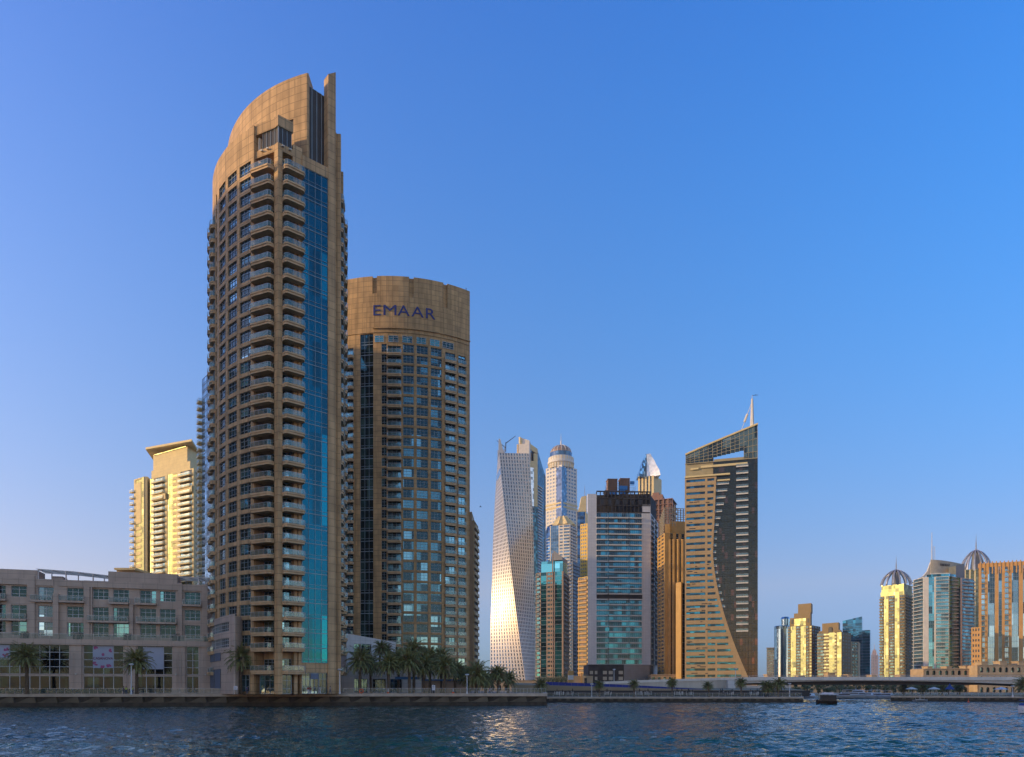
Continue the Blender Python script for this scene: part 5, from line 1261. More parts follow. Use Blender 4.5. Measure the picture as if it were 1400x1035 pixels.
# --- teal sail tower with lettering
def sail():
    D = 620; z = lambda y: ZP(y, D)
    P = [(1249, D + 14), (1263, D - 2), (1297, D - 8), (1331, D + 10), (1325, D + 34), (1256, D + 34)]
    B = far('teal_sail_tower', 'teal glass balcony tower with a curved white sail roof carrying lettering and a tall antenna', 'tower', P, 793,
            [bays(1, 9, .4, 'b', {'e': (.2, .2)}), [(4.0, 's'), (.01, '-'), (4.6, 'g'), (1.5, '-'), (10.5, 'b'), ], [(2.2, 'g', {'style': 0}), (3, 'b'), (2.4, 'g', {'style': 0}), (1.2, '-'), (8, 'b')]], wall='offwhite', gl='g_tealb', nf=31, bal='offwhite', bd=1.3, bt=.4, rail='rail_glass')
    m = MB(); m.prism(poly([(1267, D + 2), (1297, D - 3), (1312, D + 6), (1300, D + 24), (1268, D + 24)]), z(793) - .3, z(785)); part(B.T, 'glass_attic', m, ['g_tealb'])
    m = MB(); m.prism(poly([(1272, D + 3), (1298, D), (1310, D + 10), (1300, D + 22), (1270, D + 22)]), z(785) - .1, z(783)); part(B.T, 'terrace', m, ['offwhite'])
    c = XY(1290, D + 42); rad = 34
    sh = MB(); n = 14; A = []
    F = None
    for i in range(n + 1):
        px = 1272.5 + (1314.5 - 1272.5) * i / n; d = D + 4 + 10 * (i / n) ** 1.6 - 2 * math.sin(i / n * 3); p = XY(px, d); A.append((p, 764 + 3.2 * (i / n) ** 1.2, 784 - 0 * i))
    v = []; 
    for p, yt, yb in A: v += [p + (z(yb),), p + (z(yt),), (p[0] + .4, p[1] + 1.4, z(yb)), (p[0] + .4, p[1] + 1.4, z(yt))]
    f = []
    for i in range(n): a = 4 * i; b = a + 4; f += [(a, b, b + 1, a + 1), (a + 3, b + 3, b + 2, a + 2), (a + 1, b + 1, b + 3, a + 3)]
    f += [(0, 1, 3, 2), (4 * n, 4 * n + 2, 4 * n + 3, 4 * n + 1)]
    sh.add(v, f); part(B.T, 'curved_roof_screen', sh, ['cream_pale'])
    m = MB(); pts = [(1252, 791), (1262, 786), (1268, 779), (1272, 768), (1274, 764), (1274, 784), (1266, 786), (1262, 790)]
    n = len(pts); m.add([(XY(a, D + 7)[0], D + 7, z(y)) for a, y in pts] + [(XY(a, D + 7)[0], D + 8.5, z(y)) for a, y in pts], [tuple(range(n - 1, -1, -1)), tuple(range(n, 2 * n))] + [(i, (i + 1) % n, n + (i + 1) % n, n + i) for i in range(n)]); part(B.T, 'swept_fin', m, ['offwhite'])
    m = MB(); P_ = poly([(1307, D + 3), (1319, D + 8), (1318, D + 24), (1308, D + 20)]); m.prism(P_, z(793), 0, ztop=[z(772.5), z(768), z(768), z(772.5)]); part(B.T, 'stair_block', m, ['grey_panel'])
    m = MB(); m.prism(poly([(1297, D + 1), (1307, D + 2.9), (1308, D + 20), (1298, D + 18)]), z(785), 0, ztop=[z(775.5), z(772.5), z(772.5), z(775.5)]); part(B.T, 'roof_room', m, ['cream'])
    p = XY(1274, D + 12); m = MB(); m.bar(p + (z(766),), p + (z(724),), .45, r2=.18)
    q = XY(1277, D + 12)
    for dx in (-.9, .9): m.bar((q[0] + dx, q[1], z(766)), (q[0] + dx * .7, q[1], z(743)), .12)
    for j in range(12): y0 = 766 - j * 1.9; m.bar((q[0] - .9, q[1], z(y0)), (q[0] + .9, q[1], z(y0 - 1.9)), .09)
    part(B.T, 'antenna', m, ['offwhite'])
    a, b = A[3][0], A[9][0]; F = Fr(a, b); put_text(B.T, 'lettering', 'TRIDENT', 2.6, F.p3(F.L * .52, 1.0, z(772.6)), F.rz, 'dark', .1, .05)
    # stone strip left of the glass
    B.done()
glass('g_tealb', (.10, .34, .44), frac=.3, cell=(3, 3, 6)); sail()
# --- orange block at the right edge
D = 590
B = far('orange_tower', 'broad orange stone tower with tall glass strips at the right edge', 'tower', [(1338, D + 6), (1432, D - 12), (1440, D + 20), (1346, D + 30)], 776,
        [[(1.8, '-'), (2.3, 'b', {'e': (.1, .1)}), (1.9, '-'), (4.6, 'g'), (2.4, '-'), (2.2, 'g', {'style': 0}), (1.8, '-'), (2.6, 'b', {'e': (.1, .1)}), (1.9, '-'), (4.6, 'g'), (2.6, '-'), (2.2, 'g', {'style': 0}), (2, '-'), (2.6, 'b'), (2, '-'), (4.6, 'g'), (2, '-')], None], wall='orange', gl='g_orangeside' if 'g_orangeside' in M else glass('g_orangeside', (.25, .42, .55), frac=.4, cell=(3, 3, 9)).name, nf=23, bal='orange', bd=.9, bt=.4)
F = Fr(XY(1338, D + 6), XY(1432, D - 12))
m = MB(); m.fbox(F, 0, F.L, -3, .36, B.zt + .005, ZP(769, D)); part(B.T, 'parapet', m, ['orange'])
m = MB()
for i in range(17): u = F.L * (i + .3) / 17; m.fbox(F, u, u + .8, .37, .8, ZP(784, D), ZP(767, D))
part(B.T, 'parapet_rib', m, ['orange']); B.done()
B = far('small_orange_block', 'small orange block with dark windows between the teal and orange towers', 'building', [(1328, 575), (1341, 571), (1343, 591), (1330, 591)], 858, [bays(3, 1.2, 1.2), None], wall='orange', gl='g_dark', nf=12); B.done()
# =====================================================================================
# ground, water, quays, bridge
# =====================================================================================
QA, QB = (-260.0, 146.0), (8.2, 172.5)          # front line of the left quay
LQ = Fr(QA, QB); QZ = 2.8
def sheet(name, pts, z, mt, kind='structure'):
    m = MB(); m.add([(p[0], p[1], z) for p in pts], [tuple(range(len(pts)))]); o = one(name, m, [mt], kind=kind, org=(0, 0, 0)); return o
# earth sheet reaching the horizon, with the basin cut out of it by its outline
BIG = 3000
land = MB()
shore = [(-BIG, 146 + 1.2), (QA[0], QA[1] + 1.2), (QB[0] + .2, QB[1] + 1.0), (9.3, 206.2), (81.5, 206.2), (118, 302), (157.5, 302), (117.5, 226.0), (148.5, 213.2), (330, 140), (BIG, 140)]
land.add([(x, y, GZ - .06) for x, y in shore] + [(BIG, BIG, GZ - .06), (-BIG, BIG, GZ - .06)], [tuple(range(len(shore) + 2))])
one('ground', land, ['earth'], kind='structure', org=(0, 0, 0))
sheet('seabed', [(-BIG, -BIG), (BIG, -BIG), (BIG, 330), (-BIG, 330)], -3, 'earth')
def water():
    ss = np.linspace(-.86, .86, 560); ys = []
    y = 30.0
    while y < 312: ys.append(y); y *= 1.0047
    ys = np.array(ys); S, Y = np.meshgrid(ss, ys); X = S * Y; Z = np.zeros_like(X); rs = np.random.RandomState(4)
    for i in range(110):
        L = 10 ** rs.uniform(-.22, .62); th = rs.normal(-.3, .7) + math.pi / 2; a = .0165 * L ** .75 * rs.uniform(.5, 1.2); kx, ky = math.cos(th) * 2 * math.pi / L, math.sin(th) * 2 * math.pi / L
        ph = rs.uniform(0, 6.3); Z += a * np.sin(kx * X + ky * Y + ph + 1.2 * np.sin(.11 * X + .17 * Y + ph)) * (.6 + .4 * np.sin(.05 * X * rs.uniform(-1, 1) + .07 * Y + ph * 2)) * np.clip((L / (Y * .0047)) / 3 - .3, 0, 1)
    env = .8 + .4 * np.sin(.031 * X + .043 * Y + 1) * np.sin(.022 * X - .05 * Y) + .2 * np.sin(.11 * X + .3 * Y) * np.sin(.07 * X - .21 * Y)
    fade = np.clip((.86 - abs(S)) / .05, 0, 1) * np.clip((Y - ys[0]) / 3, 0, 1) * np.clip((ys[-1] - Y) / 10, 0, 1)
    Z *= env * fade * .68
    nx, ny = len(ss), len(ys); V = np.stack([X, Y, Z], -1).reshape(-1, 3); idx = np.arange(nx * ny).reshape(ny, nx)
    q = np.stack([idx[:-1, :-1], idx[:-1, 1:], idx[1:, 1:], idx[1:, :-1]], -1).reshape(-1, 4)
    y0, y1 = float(ys[0]), float(ys[-1]); x1, x0 = .86 * y0, -.86 * y0; X1, X0 = .86 * y1, -.86 * y1; n = len(V)
    ext = [(-BIG, -BIG, 0), (BIG, -BIG, 0), (BIG, y0, 0), (x1, y0, 0), (x0, y0, 0), (-BIG, y0, 0), (-BIG, y1, 0), (X0, y1, 0), (X1, y1, 0), (BIG, y1, 0)]
    F = q.tolist() + [[n, n + 1, n + 2, n + 3, n + 4, n + 5], [n + 5, n + 4, n + 7, n + 6], [n + 3, n + 2, n + 9, n + 8]]
    me = bpy.data.meshes.new('water'); me.from_pydata(V.tolist() + ext, [], F); me.polygons.foreach_set('use_smooth', [True] * len(me.polygons)); me.update()
    m = bpy.data.materials.new('water'); m.use_nodes = True; t = m.node_tree; b = t.nodes['Principled BSDF']
    b.inputs['Base Color'].default_value = (0.004, 0.048, 0.043, 1); b.inputs['Roughness'].default_value = 0.02; b.inputs['IOR'].default_value = 1.33; b.inputs['Specular IOR Level'].default_value = .6
    g = t.nodes.new('ShaderNodeNewGeometry'); mp = t.nodes.new('ShaderNodeMapping'); mp.inputs['Scale'].default_value = (.8, 1.5, 1); lnk(t, g.outputs['Position'], mp.inputs[0])
    n1 = t.nodes.new('ShaderNodeTexNoise'); n1.inputs['Scale'].default_value = 1.15; n1.inputs['Detail'].default_value = 3; n1.inputs['Roughness'].default_value = .55; lnk(t, mp.outputs[0], n1.inputs['Vector'])
    bp = t.nodes.new('ShaderNodeBump'); bp.inputs['Strength'].default_value = 1.0; bp.inputs['Distance'].default_value = .34; lnk(t, n1.outputs[0], bp.inputs['Height']); lnk(t, bp.outputs[0], b.inputs['Normal'])
    me.materials.append(m); o = bpy.data.objects.new('water', me); COL.objects.link(o); tag(o, kind='structure')
water()
# left promenade: paving slab behind a coping, wall face with scalloped recesses
m = MB(); m.prism([LQ.p(0, -.9), LQ.p(LQ.L - .9, -.9), (7.2, 206.0), (-2, 212), (-20, 330), (-420, 330), (-420, 150)], GZ - .05, QZ); one('promenade', m, ['paving'], kind='structure', org=(0, 0, 0))
T = thing('quay_wall', 'long dark stone quay wall with scalloped recesses under the left promenade', 'quay wall', (-60, 165, 0))
m = MB(); m.fbox(LQ, 0, LQ.L, -.898, .15, QZ - .62, QZ + .10); m.prism([LQ.p(LQ.L, .15), LQ.p(LQ.L + .3, -1), (9.6, 205.0), (8.6, 205.0), LQ.p(LQ.L - .9, -.898), LQ.p(LQ.L, -.895)], QZ - .62, QZ + .098); part(T, 'coping', m, ['quay'])
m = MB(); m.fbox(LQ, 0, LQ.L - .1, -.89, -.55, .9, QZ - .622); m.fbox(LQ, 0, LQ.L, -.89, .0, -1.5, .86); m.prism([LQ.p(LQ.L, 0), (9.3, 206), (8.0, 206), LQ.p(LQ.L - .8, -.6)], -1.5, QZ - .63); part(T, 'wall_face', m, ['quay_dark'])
m = MB(); n = int(LQ.L / 4.55)
for i in range(n):
    u = 1 + i * 4.55; pts = [(0, .88)] + [(.2 + 2.6 * (j / 8) ** 1.0, .9 + 1.1 * (1 - math.cos(j / 8 * math.pi)) / 2 * 1.0) for j in range(9)] + [(4.0, 2.02), (4.25, .9)]
    pts = [(0, .88), (.5, .95), (1.2, 1.15), (1.9, 1.5), (2.6, 1.85), (3.3, 2.05), (4.2, 2.1), (4.3, 1.7), (4.5, .88)]
    k = len(pts); m.add([LQ.p3(u + a, -.08, z) for a, z in pts] + [LQ.p3(u + a, -.56, z) for a, z in pts], [tuple(range(k))] + [((j + 1) % k, j, k + j, k + (j + 1) % k) for j in range(k)])
part(T, 'scallop', m, ['quay_scallop' if 'quay_scallop' in M else mat('quay_scallop', (.12, .10, .07), .9, var=.35, bump=.4).name], kind='stuff')
def railing(F, u0, u1, z, label, step=1.75, mt='rail_dark', hgt=1.15):
    T = thing('promenade_railing', label, 'railing', F.p3((u0 + u1) / 2, -.4, z), 'promenade railings'); n = int((u1 - u0) / step); post = MB()
    pts = [(0, 0, 0), (0, 0, .5), (0, -.10, .85), (0, -.02, hgt)]
    for a, b in zip(pts, pts[1:]): post.bar(a, b, .045)
    P = Pool(T, 'post', ['steel'], 100)
    for i in range(n + 1): P.add('post%g' % hgt, post, F.p3(u0 + (u1 - u0) * i / n, -.4, z), F.rz)
    P.flush(); m = MB(); m.bar(F.p3(u0, -.4, z + hgt), F.p3(u1, -.4, z + hgt), .04); part(T, 'handrail', m, ['steel'])
    m = MB()
    for i in range(n): a, b = u0 + (u1 - u0) * i / n + .08, u0 + (u1 - u0) * (i + 1) / n - .08; m.add([F.p3(a, -.4, z + .1), F.p3(b, -.4, z + .1), F.p3(b, -.4, z + hgt - .1), F.p3(a, -.4, z + hgt - .1)], [(0, 1, 2, 3)])
    part(T, 'glass', m, [mt])
railing(LQ, LQ.u(-40), LQ.u(640), QZ + .1, 'long glass promenade railing with curved posts on the left quay')
railing(LQ, LQ.u(640) + .3, LQ.L - .3, QZ + .1, 'closely posted stretch of glass railing at the right end of the left quay', .85)
# lower right promenade
RQ = Fr((9.4, 205.2), (81.8, 205.2)); RZ = 1.5
m = MB(); m.fbox(RQ, 0, RQ.L, -.9, .12, 1.1, RZ + .06); m.prism([RQ.p(RQ.L, .12), (119, 302), (118, 302), RQ.p(RQ.L - .8, -.9)], 1.1, RZ + .058)
T = thing('low_quay_wall', 'low dark quay wall under the lower promenade left of the bridge opening', 'quay wall', (45, 205, 0)); part(T, 'coping', m, ['quay'])
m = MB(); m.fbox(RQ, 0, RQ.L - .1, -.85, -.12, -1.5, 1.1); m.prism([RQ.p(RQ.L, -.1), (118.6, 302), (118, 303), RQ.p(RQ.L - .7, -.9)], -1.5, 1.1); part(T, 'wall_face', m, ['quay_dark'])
m = MB()
for i in range(30): u = 1 + i * 2.42; m.fbox(RQ, u, u + 1.0, -.119, .02, .55, 1.0)
part(T, 'scallop', m, ['quay_scallop'], kind='stuff')
railing(RQ, .4, RQ.L - .4, RZ + .06, 'long dark glass railing along the lower promenade left of the bridge', 1.75, 'rail_dark', 1.1)
m = MB(); m.prism([(9.5, 206.1), (81, 206.1), (86, 219), (9.5, 219)], GZ - .05, RZ + .004); one('lower_promenade', m, ['paving'], kind='structure', org=(0, 0, 0))
# undercroft wall with picture panels
UW = Fr((8, 221), (90, 221)); m = MB(); m.fbox(UW, 0, UW.L, -3, 0, GZ, ZP(944.5, 221) if False else 3.25)
T = thing('undercroft_wall', 'long dark undercroft wall with pale picture panels behind the lower promenade', 'wall', (49, 221, GZ)); part(T, 'wall', m, ['dark'])
m2 = MB(); rnd = random.Random(9)
for px0, px1 in ((758, 771), (775, 784), (815, 819), (826, 836), (867, 878), (881, 891), (922, 934), (938, 948), (983, 990), (994, 1003), (1025, 1037)):
    m3 = MB(); m3.fbox(UW, UW.u(px0), UW.u(px1), .01, .05, GZ + .5, 3.0); q = part(T, 'picture_panel', m3, ['white']); m4 = MB()
    for j in range(5): u = UW.u(px0) + (UW.u(px1) - UW.u(px0)) * (j + .3) / 5.4; w_ = rnd.uniform(.15, .38); h = rnd.uniform(.8, 1.9); m4.fbox(UW, u, u + w_, .055, .07, GZ + .55, GZ + .55 + h); m4.fbox(UW, u - .05, u + w_ + .1, .055, .068, GZ + .55 + h * .5, GZ + .55 + h * .72)
    part(T, 'silhouette', m4, ['dark'], parent=q)
# sandy slope and blue hoarding rising to the left
SL = Fr((-6, 224), (90, 224))
m = MB(); zl = lambda px: ZP(943.5, 224) + (ZP(937, 224) - ZP(943.5, 224)) * max(0, (975 - px) / 230)
pts = [700, 745, 800, 860, 920, 975, 1100]
tops = [zl(p) for p in pts]
for i in range(len(pts) - 1):
    a, b = SL.p(SL.u(pts[i])), SL.p(SL.u(pts[i + 1])); m.add([a + (GZ,), b + (GZ,), b + (tops[i + 1],), a + (tops[i],), (a[0], a[1] + 14, tops[i] + .6), (b[0], b[1] + 14, tops[i + 1] + .6)], [(0, 1, 2, 3), (3, 2, 5, 4)])
one('sand_bank', m, ['earth'], kind='structure')
T = thing('blue_hoarding', 'long deep blue site hoarding sloping down to the right above the lower promenade', 'fence', (25, 226, 3))
m = MB(); HF = Fr(SL.p(SL.u(747), -2.0), SL.p(SL.u(975), -2.0))
for i in range(26):
    a, b = HF.L * i / 26, HF.L * (i + 1) / 26; t0, t1 = i / 26, (i + 1) / 26; zb0, zb1 = ZP(938, 226) - .2 + (ZP(944, 226) - ZP(938, 226)) * t0, ZP(938, 226) - .2 + (ZP(944, 226) - ZP(938, 226)) * t1; h0, h1 = 1.5 - 1.1 * t0 ** 2, 1.5 - 1.1 * t1 ** 2
    m.add([HF.p3(a + .02, 0, zb0), HF.p3(b - .02, 0, zb1), HF.p3(b - .02, 0, zb1 + h1), HF.p3(a + .02, 0, zb0 + h0), HF.p3(a + .02, -.08, zb0), HF.p3(b - .02, -.08, zb1), HF.p3(b - .02, -.08, zb1 + h1), HF.p3(a + .02, -.08, zb0 + h0)], [(0, 1, 2, 3), (3, 2, 6, 7), (1, 5, 6, 2), (4, 0, 3, 7), (7, 6, 5, 4)])
part(T, 'board', m, ['blue_paint'])
# bridge and its ramp
def bridge():
    T = thing('road_bridge', 'long grey road bridge with a gently arched underside crossing the channel', 'bridge', (110, 250, 0))
    YF = 240.0; top = lambda x: ZP(925.3, YF) if x > 85 else ZP(925.3, YF) + (ZP(933, YF) - ZP(925.3, YF)) * ((85 - x) / 62) ** 1.3
    xs = [24 + i * 4 for i in range(60)]
    def under(x):
        mid, hs = 118.0, 62.0; f = min(1, abs(x - mid) / hs); return ZP(931.0, YF) + (ZP(938.4, YF) - ZP(931.0, YF)) * f ** 2
    f1 = MB(); f2 = MB(); pr = MB(); bx = MB(); dk = MB()
    for a, b in zip(xs, xs[1:]):
        ta, tb, ua, ub = top(a), top(b), under(a), under(b)
        if a < 72: continue
        def blk(m, y0, y1, z0a, z0b, z1a, z1b): m.add([(a, y0, z0a), (b, y0, z0b), (b, y1, z0b), (a, y1, z0a), (a, y0, z1a), (b, y0, z1b), (b, y1, z1b), (a, y1, z1a)], [(3, 2, 1, 0), (4, 5, 6, 7), (0, 1, 5, 4), (2, 3, 7, 6)] )
        blk(f1, YF, YF + 20, ta - 1.2, tb - 1.2, ta - .9, tb - .9)             # deck
        blk(pr, YF - .25, YF + .1, ta - 1.15, tb - 1.15, ta, tb)                # fascia and parapet
        blk(bx, YF + .35, YF + 4.2, ua, ub, ta - 1.202, tb - 1.202)
        za, zb_ = min(ua, 5.3) - .25, min(ub, 5.3) - .25
        blk(f2, YF + 4.3, YF + 16, za, zb_, ta - 1.203, tb - 1.203)
    part(T, 'deck', f1, ['bridge']); part(T, 'parapet', pr, ['bridge_light']); part(T, 'edge_girder', bx, ['bridge']); part(T, 'box_girder', f2, ['bridge_shade'])
    rl = MB()
    for x in range(72, 252, 3): rl.bar((x, YF, top(x)), (x, YF, top(x) + .45), .05)
    rl.bar((72, YF, top(72) + .45), (85, YF, top(85) + .45), .06); rl.bar((85, YF, top(86) + .45), (252, YF, top(90) + .45), .06); part(T, 'handrail', rl, ['steel'])
    rd = MB(); rd.add([(72, YF + .2, top(80) - .88), (256, YF + .2, top(90) - .88), (256, YF + 19.5, top(90) - .88), (72, YF + 19.5, top(80) - .88)], [(0, 1, 2, 3)]); part(T, 'carriageway', rd, ['asphalt'])
    # abutment with a slanted bright end
    T2 = thing('bridge_ramp', 'pale concrete ramp wall climbing to the bridge from the left', 'ramp', (60, 238, GZ))
    m = MB(); W = Fr((28, 236), (74, 238.5)); n = 16
    for i in range(n):
        ua, ub = W.L * i / n, W.L * (i + 1) / n; a, b = W.p(ua), W.p(ub); m.add([a + (GZ,), b + (GZ,), b + (top(b[0]) - .75,), a + (top(a[0]) - .75,), (a[0], a[1] + 18, top(a[0]) - .75), (b[0], b[1] + 18, top(b[0]) - .75)], [(0, 1, 2, 3), (3, 2, 5, 4)])
    part(T2, 'wall', m, ['bridge_light2'])
    m = MB()
    for i in range(n):
        ua, ub = W.L * i / n, W.L * (i + 1) / n; a, b = W.p(ua, .3), W.p(ub, .3); za, zb_ = top(a[0]), top(b[0]); m.add([a + (za - .8,), b + (zb_ - .8,), b + (zb_,), a + (za,), (a[0], a[1] + .5, za - .8), (b[0], b[1] + .5, zb_ - .8), (b[0], b[1] + .5, zb_), (a[0], a[1] + .5, za)], [(0, 1, 2, 3), (3, 2, 6, 7), (5, 4, 7, 6), (1, 0, 4, 5)])
    part(T2, 'parapet', m, ['bridge_light'])
    m = MB(); p, q = XY(995, 236.5), XY(1007.5, 236.5); r_ = XY(1003.5, 236.5)
    m.add([p + (GZ,), q + (GZ,), r_ + (top(74) - 1.0,), p + (top(74) - 1.0,), (p[0], 243, GZ), (q[0], 243, GZ), (r_[0], 243, top(74) - 1.0), (p[0], 243, top(74) - 1)], [(0, 1, 2, 3), (1, 5, 6, 2), (4, 0, 3, 7)]); part(T2, 'end_pier', m, ['white'])
    m = MB(); m.box(74, 92, 241, 259, GZ, 4.9); part(T2, 'abutment', m, ['bridge'])
    m = MB()
    for px in range(800, 1030, 9): x = XY(px, 237)[0]; m.bar((x, 237.2, top(x)), (x, 237.2, top(x) + .5), .05)
    part(T2, 'handrail_post', m, ['steel'])
mat('bridge_light', (.72, .67, .62), .8, var=.08, streak=.12); mat('bridge_light2', (.55, .50, .44), .85, var=.1, scale=.1, streak=.15); mat('bridge_shade', (.10, .10, .11), .9, var=.2); mat('asphalt', (.05, .05, .05), .9); bridge()  # box girder concrete darkened: the underside's shade is put into its colour
# right-hand quay under and beyond the bridge
GQ = Fr((117.0, 226.0), (200, 192.0))
T = thing('right_quay_wall', 'low dark quay wall with small arches under the right promenade', 'quay wall', (140, 216, 0))
m = MB(); m.fbox(GQ, 0, GQ.L, -.9, .12, 1.1, RZ + .06); m.prism([GQ.p(0, .12), GQ.p(.8, -.9), (158.5, 302), (157, 302)], 1.1, RZ + .058); part(T, 'coping', m, ['quay'])
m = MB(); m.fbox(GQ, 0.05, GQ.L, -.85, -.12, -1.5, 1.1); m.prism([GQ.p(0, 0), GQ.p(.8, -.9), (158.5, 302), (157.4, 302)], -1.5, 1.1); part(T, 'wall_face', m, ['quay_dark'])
m = MB()
for i in range(36): u = 1 + i * 2.2; m.fbox(GQ, u, u + 1.0, -.119, .02, .55, 1.0)
part(T, 'scallop', m, ['quay_scallop'], kind='stuff')
railing(GQ, .4, GQ.L - 1, RZ + .06, 'thin dark railing along the right promenade below the bridge', 1.75, 'rail_dark', 1.1)
T = thing('far_quay_wall', 'far stone quay wall behind the row of moored yachts', 'quay wall', (138, 301, 0)); m = MB(); m.box(117, 158, 300.6, 302.2, -1, 1.6); part(T, 'wall_face', m, ['quay'])
# sand coloured arcaded blocks seen below and above the bridge on the far bank
def arcade(label, px0, px1, D, ytop, n, nf, mt='sandstone', seed=0, roof=True):
    a, b = XY(px0, D), XY(px1, D); F = Fr(a, b); T = thing('arcaded_block', label, 'building', F.p3(F.L / 2, 0, GZ), 'sand coloured arcaded blocks behind the bridge')
    zt = ZP(ytop, D); fh = (zt - GZ) / nf; w = F.L / n; wl = MB(); rnd = random.Random(seed); P = Pool(T, 'arched_window', ['g_dark', mt], 60)
    for i in range(n):
        for k in range(nf):
            u0, z0 = i * w, GZ + k * fh; ow = w * .5; oh = fh * .42; ou = u0 + w * .25; oz = z0 + (.05 if k == 0 else fh * .18); r = ow / 2; zc = oz + oh
            arc_ = [(ou + r + r * math.cos(t * math.pi / 6), zc + r * .8 * math.sin(t * math.pi / 6)) for t in range(7)]
            q = lambda pts: wl.add([F.p3(u, 0, z) for u, z in pts], [tuple(range(len(pts)))])
            q([(u0, z0), (ou, z0), (ou, z0 + fh), (u0, z0 + fh)]); q([(ou + ow, z0), (u0 + w, z0), (u0 + w, z0 + fh), (ou + ow, z0 + fh)])
            if oz > z0 + .06: q([(ou, z0), (ou + ow, z0), (ou + ow, oz), (ou, oz)])
            for t in range(3): q([arc_[t], (ou + ow, z0 + fh)] + ([] if t else []) + [arc_[t + 1]][::-1]); 
            q([arc_[3], (ou + ow, z0 + fh), (ou, z0 + fh)])
            for t in range(3, 6): q([arc_[t], (ou, z0 + fh), arc_[t + 1]])
            g = MB(); g.add([(0, 0, 0), (ow, 0, 0), (ow, 0, oh + r), (0, 0, oh + r)], [(0, 1, 2, 3)]); P.add((round(ow, 1), round(oh, 1)), g, F.p3(ou, -.8, oz), F.rz)
    wl.fbox(F, 0, F.L, -14, -1.0, GZ, zt - .2)
    for k in range(1, nf + 1): wl.fbox(F, 0, F.L, .002, .35, GZ + k * fh - .35, GZ + k * fh)
    for x in (0, F.L): pass
    part(T, 'wall', wl, [mt]); P.flush()
    if roof:
        for i in range(max(1, n // 3)):
            m = MB(); u = F.L * (i + .25) / max(1, n // 3); w_ = rnd.uniform(2, 4); h = rnd.uniform(.8, 1.8); m.fbox(F, u, u + w_, -7, -1.5, zt, zt + h); m.fbox(F, u - .3, u + w_ + .3, -7.3, -1.2, zt + h + .003, zt + h + .35); part(T, 'roof_turret', m, [mt])
mat('sandstone', (.44, .33, .215), .85, var=.15)
arcade('long arcaded sand coloured block behind the yachts, left part', 1040, 1125, 376, 927, 8, 3, seed=1)
arcade('arcaded sand coloured block behind the yachts, middle part', 1127, 1182, 384, 925, 6, 3, seed=2)
arcade('arcaded sand coloured block with trees in front, right of the yachts', 1184, 1262, 374, 927, 7, 3, seed=3)
arcade('broad sand coloured block with roof turrets right above the bridge', 1264, 1342, 390, 914, 9, 3, seed=4)
arcade('big plain sand coloured block above the bridge at the right edge', 1338, 1440, 382, 909, 12, 3, seed=5)
arcade('low sunlit sand coloured block between the twisted and unfinished towers', 735, 806, 430, 926, 12, 2, seed=6, roof=False)
arcade('low sand coloured block at the foot of the ribbed gold tower', 890, 935, 425, 922, 6, 2, seed=7, roof=False)
arcade('low pale block between the palms at the foot of the twisted tower', 640, 735, 560, 930, 10, 1, seed=8, roof=False)
# round kiosk tower beside the trees
# buildings out of frame to the left that shade the low block and the foot of the towers
for nm, lb, x0, x1, y0, y1, h in (('neighbouring_tower', 'tan neighbouring apartment tower beyond the left edge, nearest the water', -292, -256, 20, 150, 158), ('neighbouring_tower', 'tan neighbouring apartment tower beyond the left edge, further from the water', -300, -262, 158, 262, 158)):
    B = Bld(nm, lb, 'tower', ((x0 + x1) / 2, (y0 + y1) / 2, QZ), wall='tan', gl='g_tower', group='neighbouring towers beyond the left edge')
    B.face((x1, y0), (x1, y1), QZ, 46, (h - QZ) / 46, ecols(y1 - y0, bays(12, 3, 1.6)), ext=False); B.body.prism([(x0, y0), (x1, y0), (x1, y1), (x0, y1)], QZ, h); B.done()
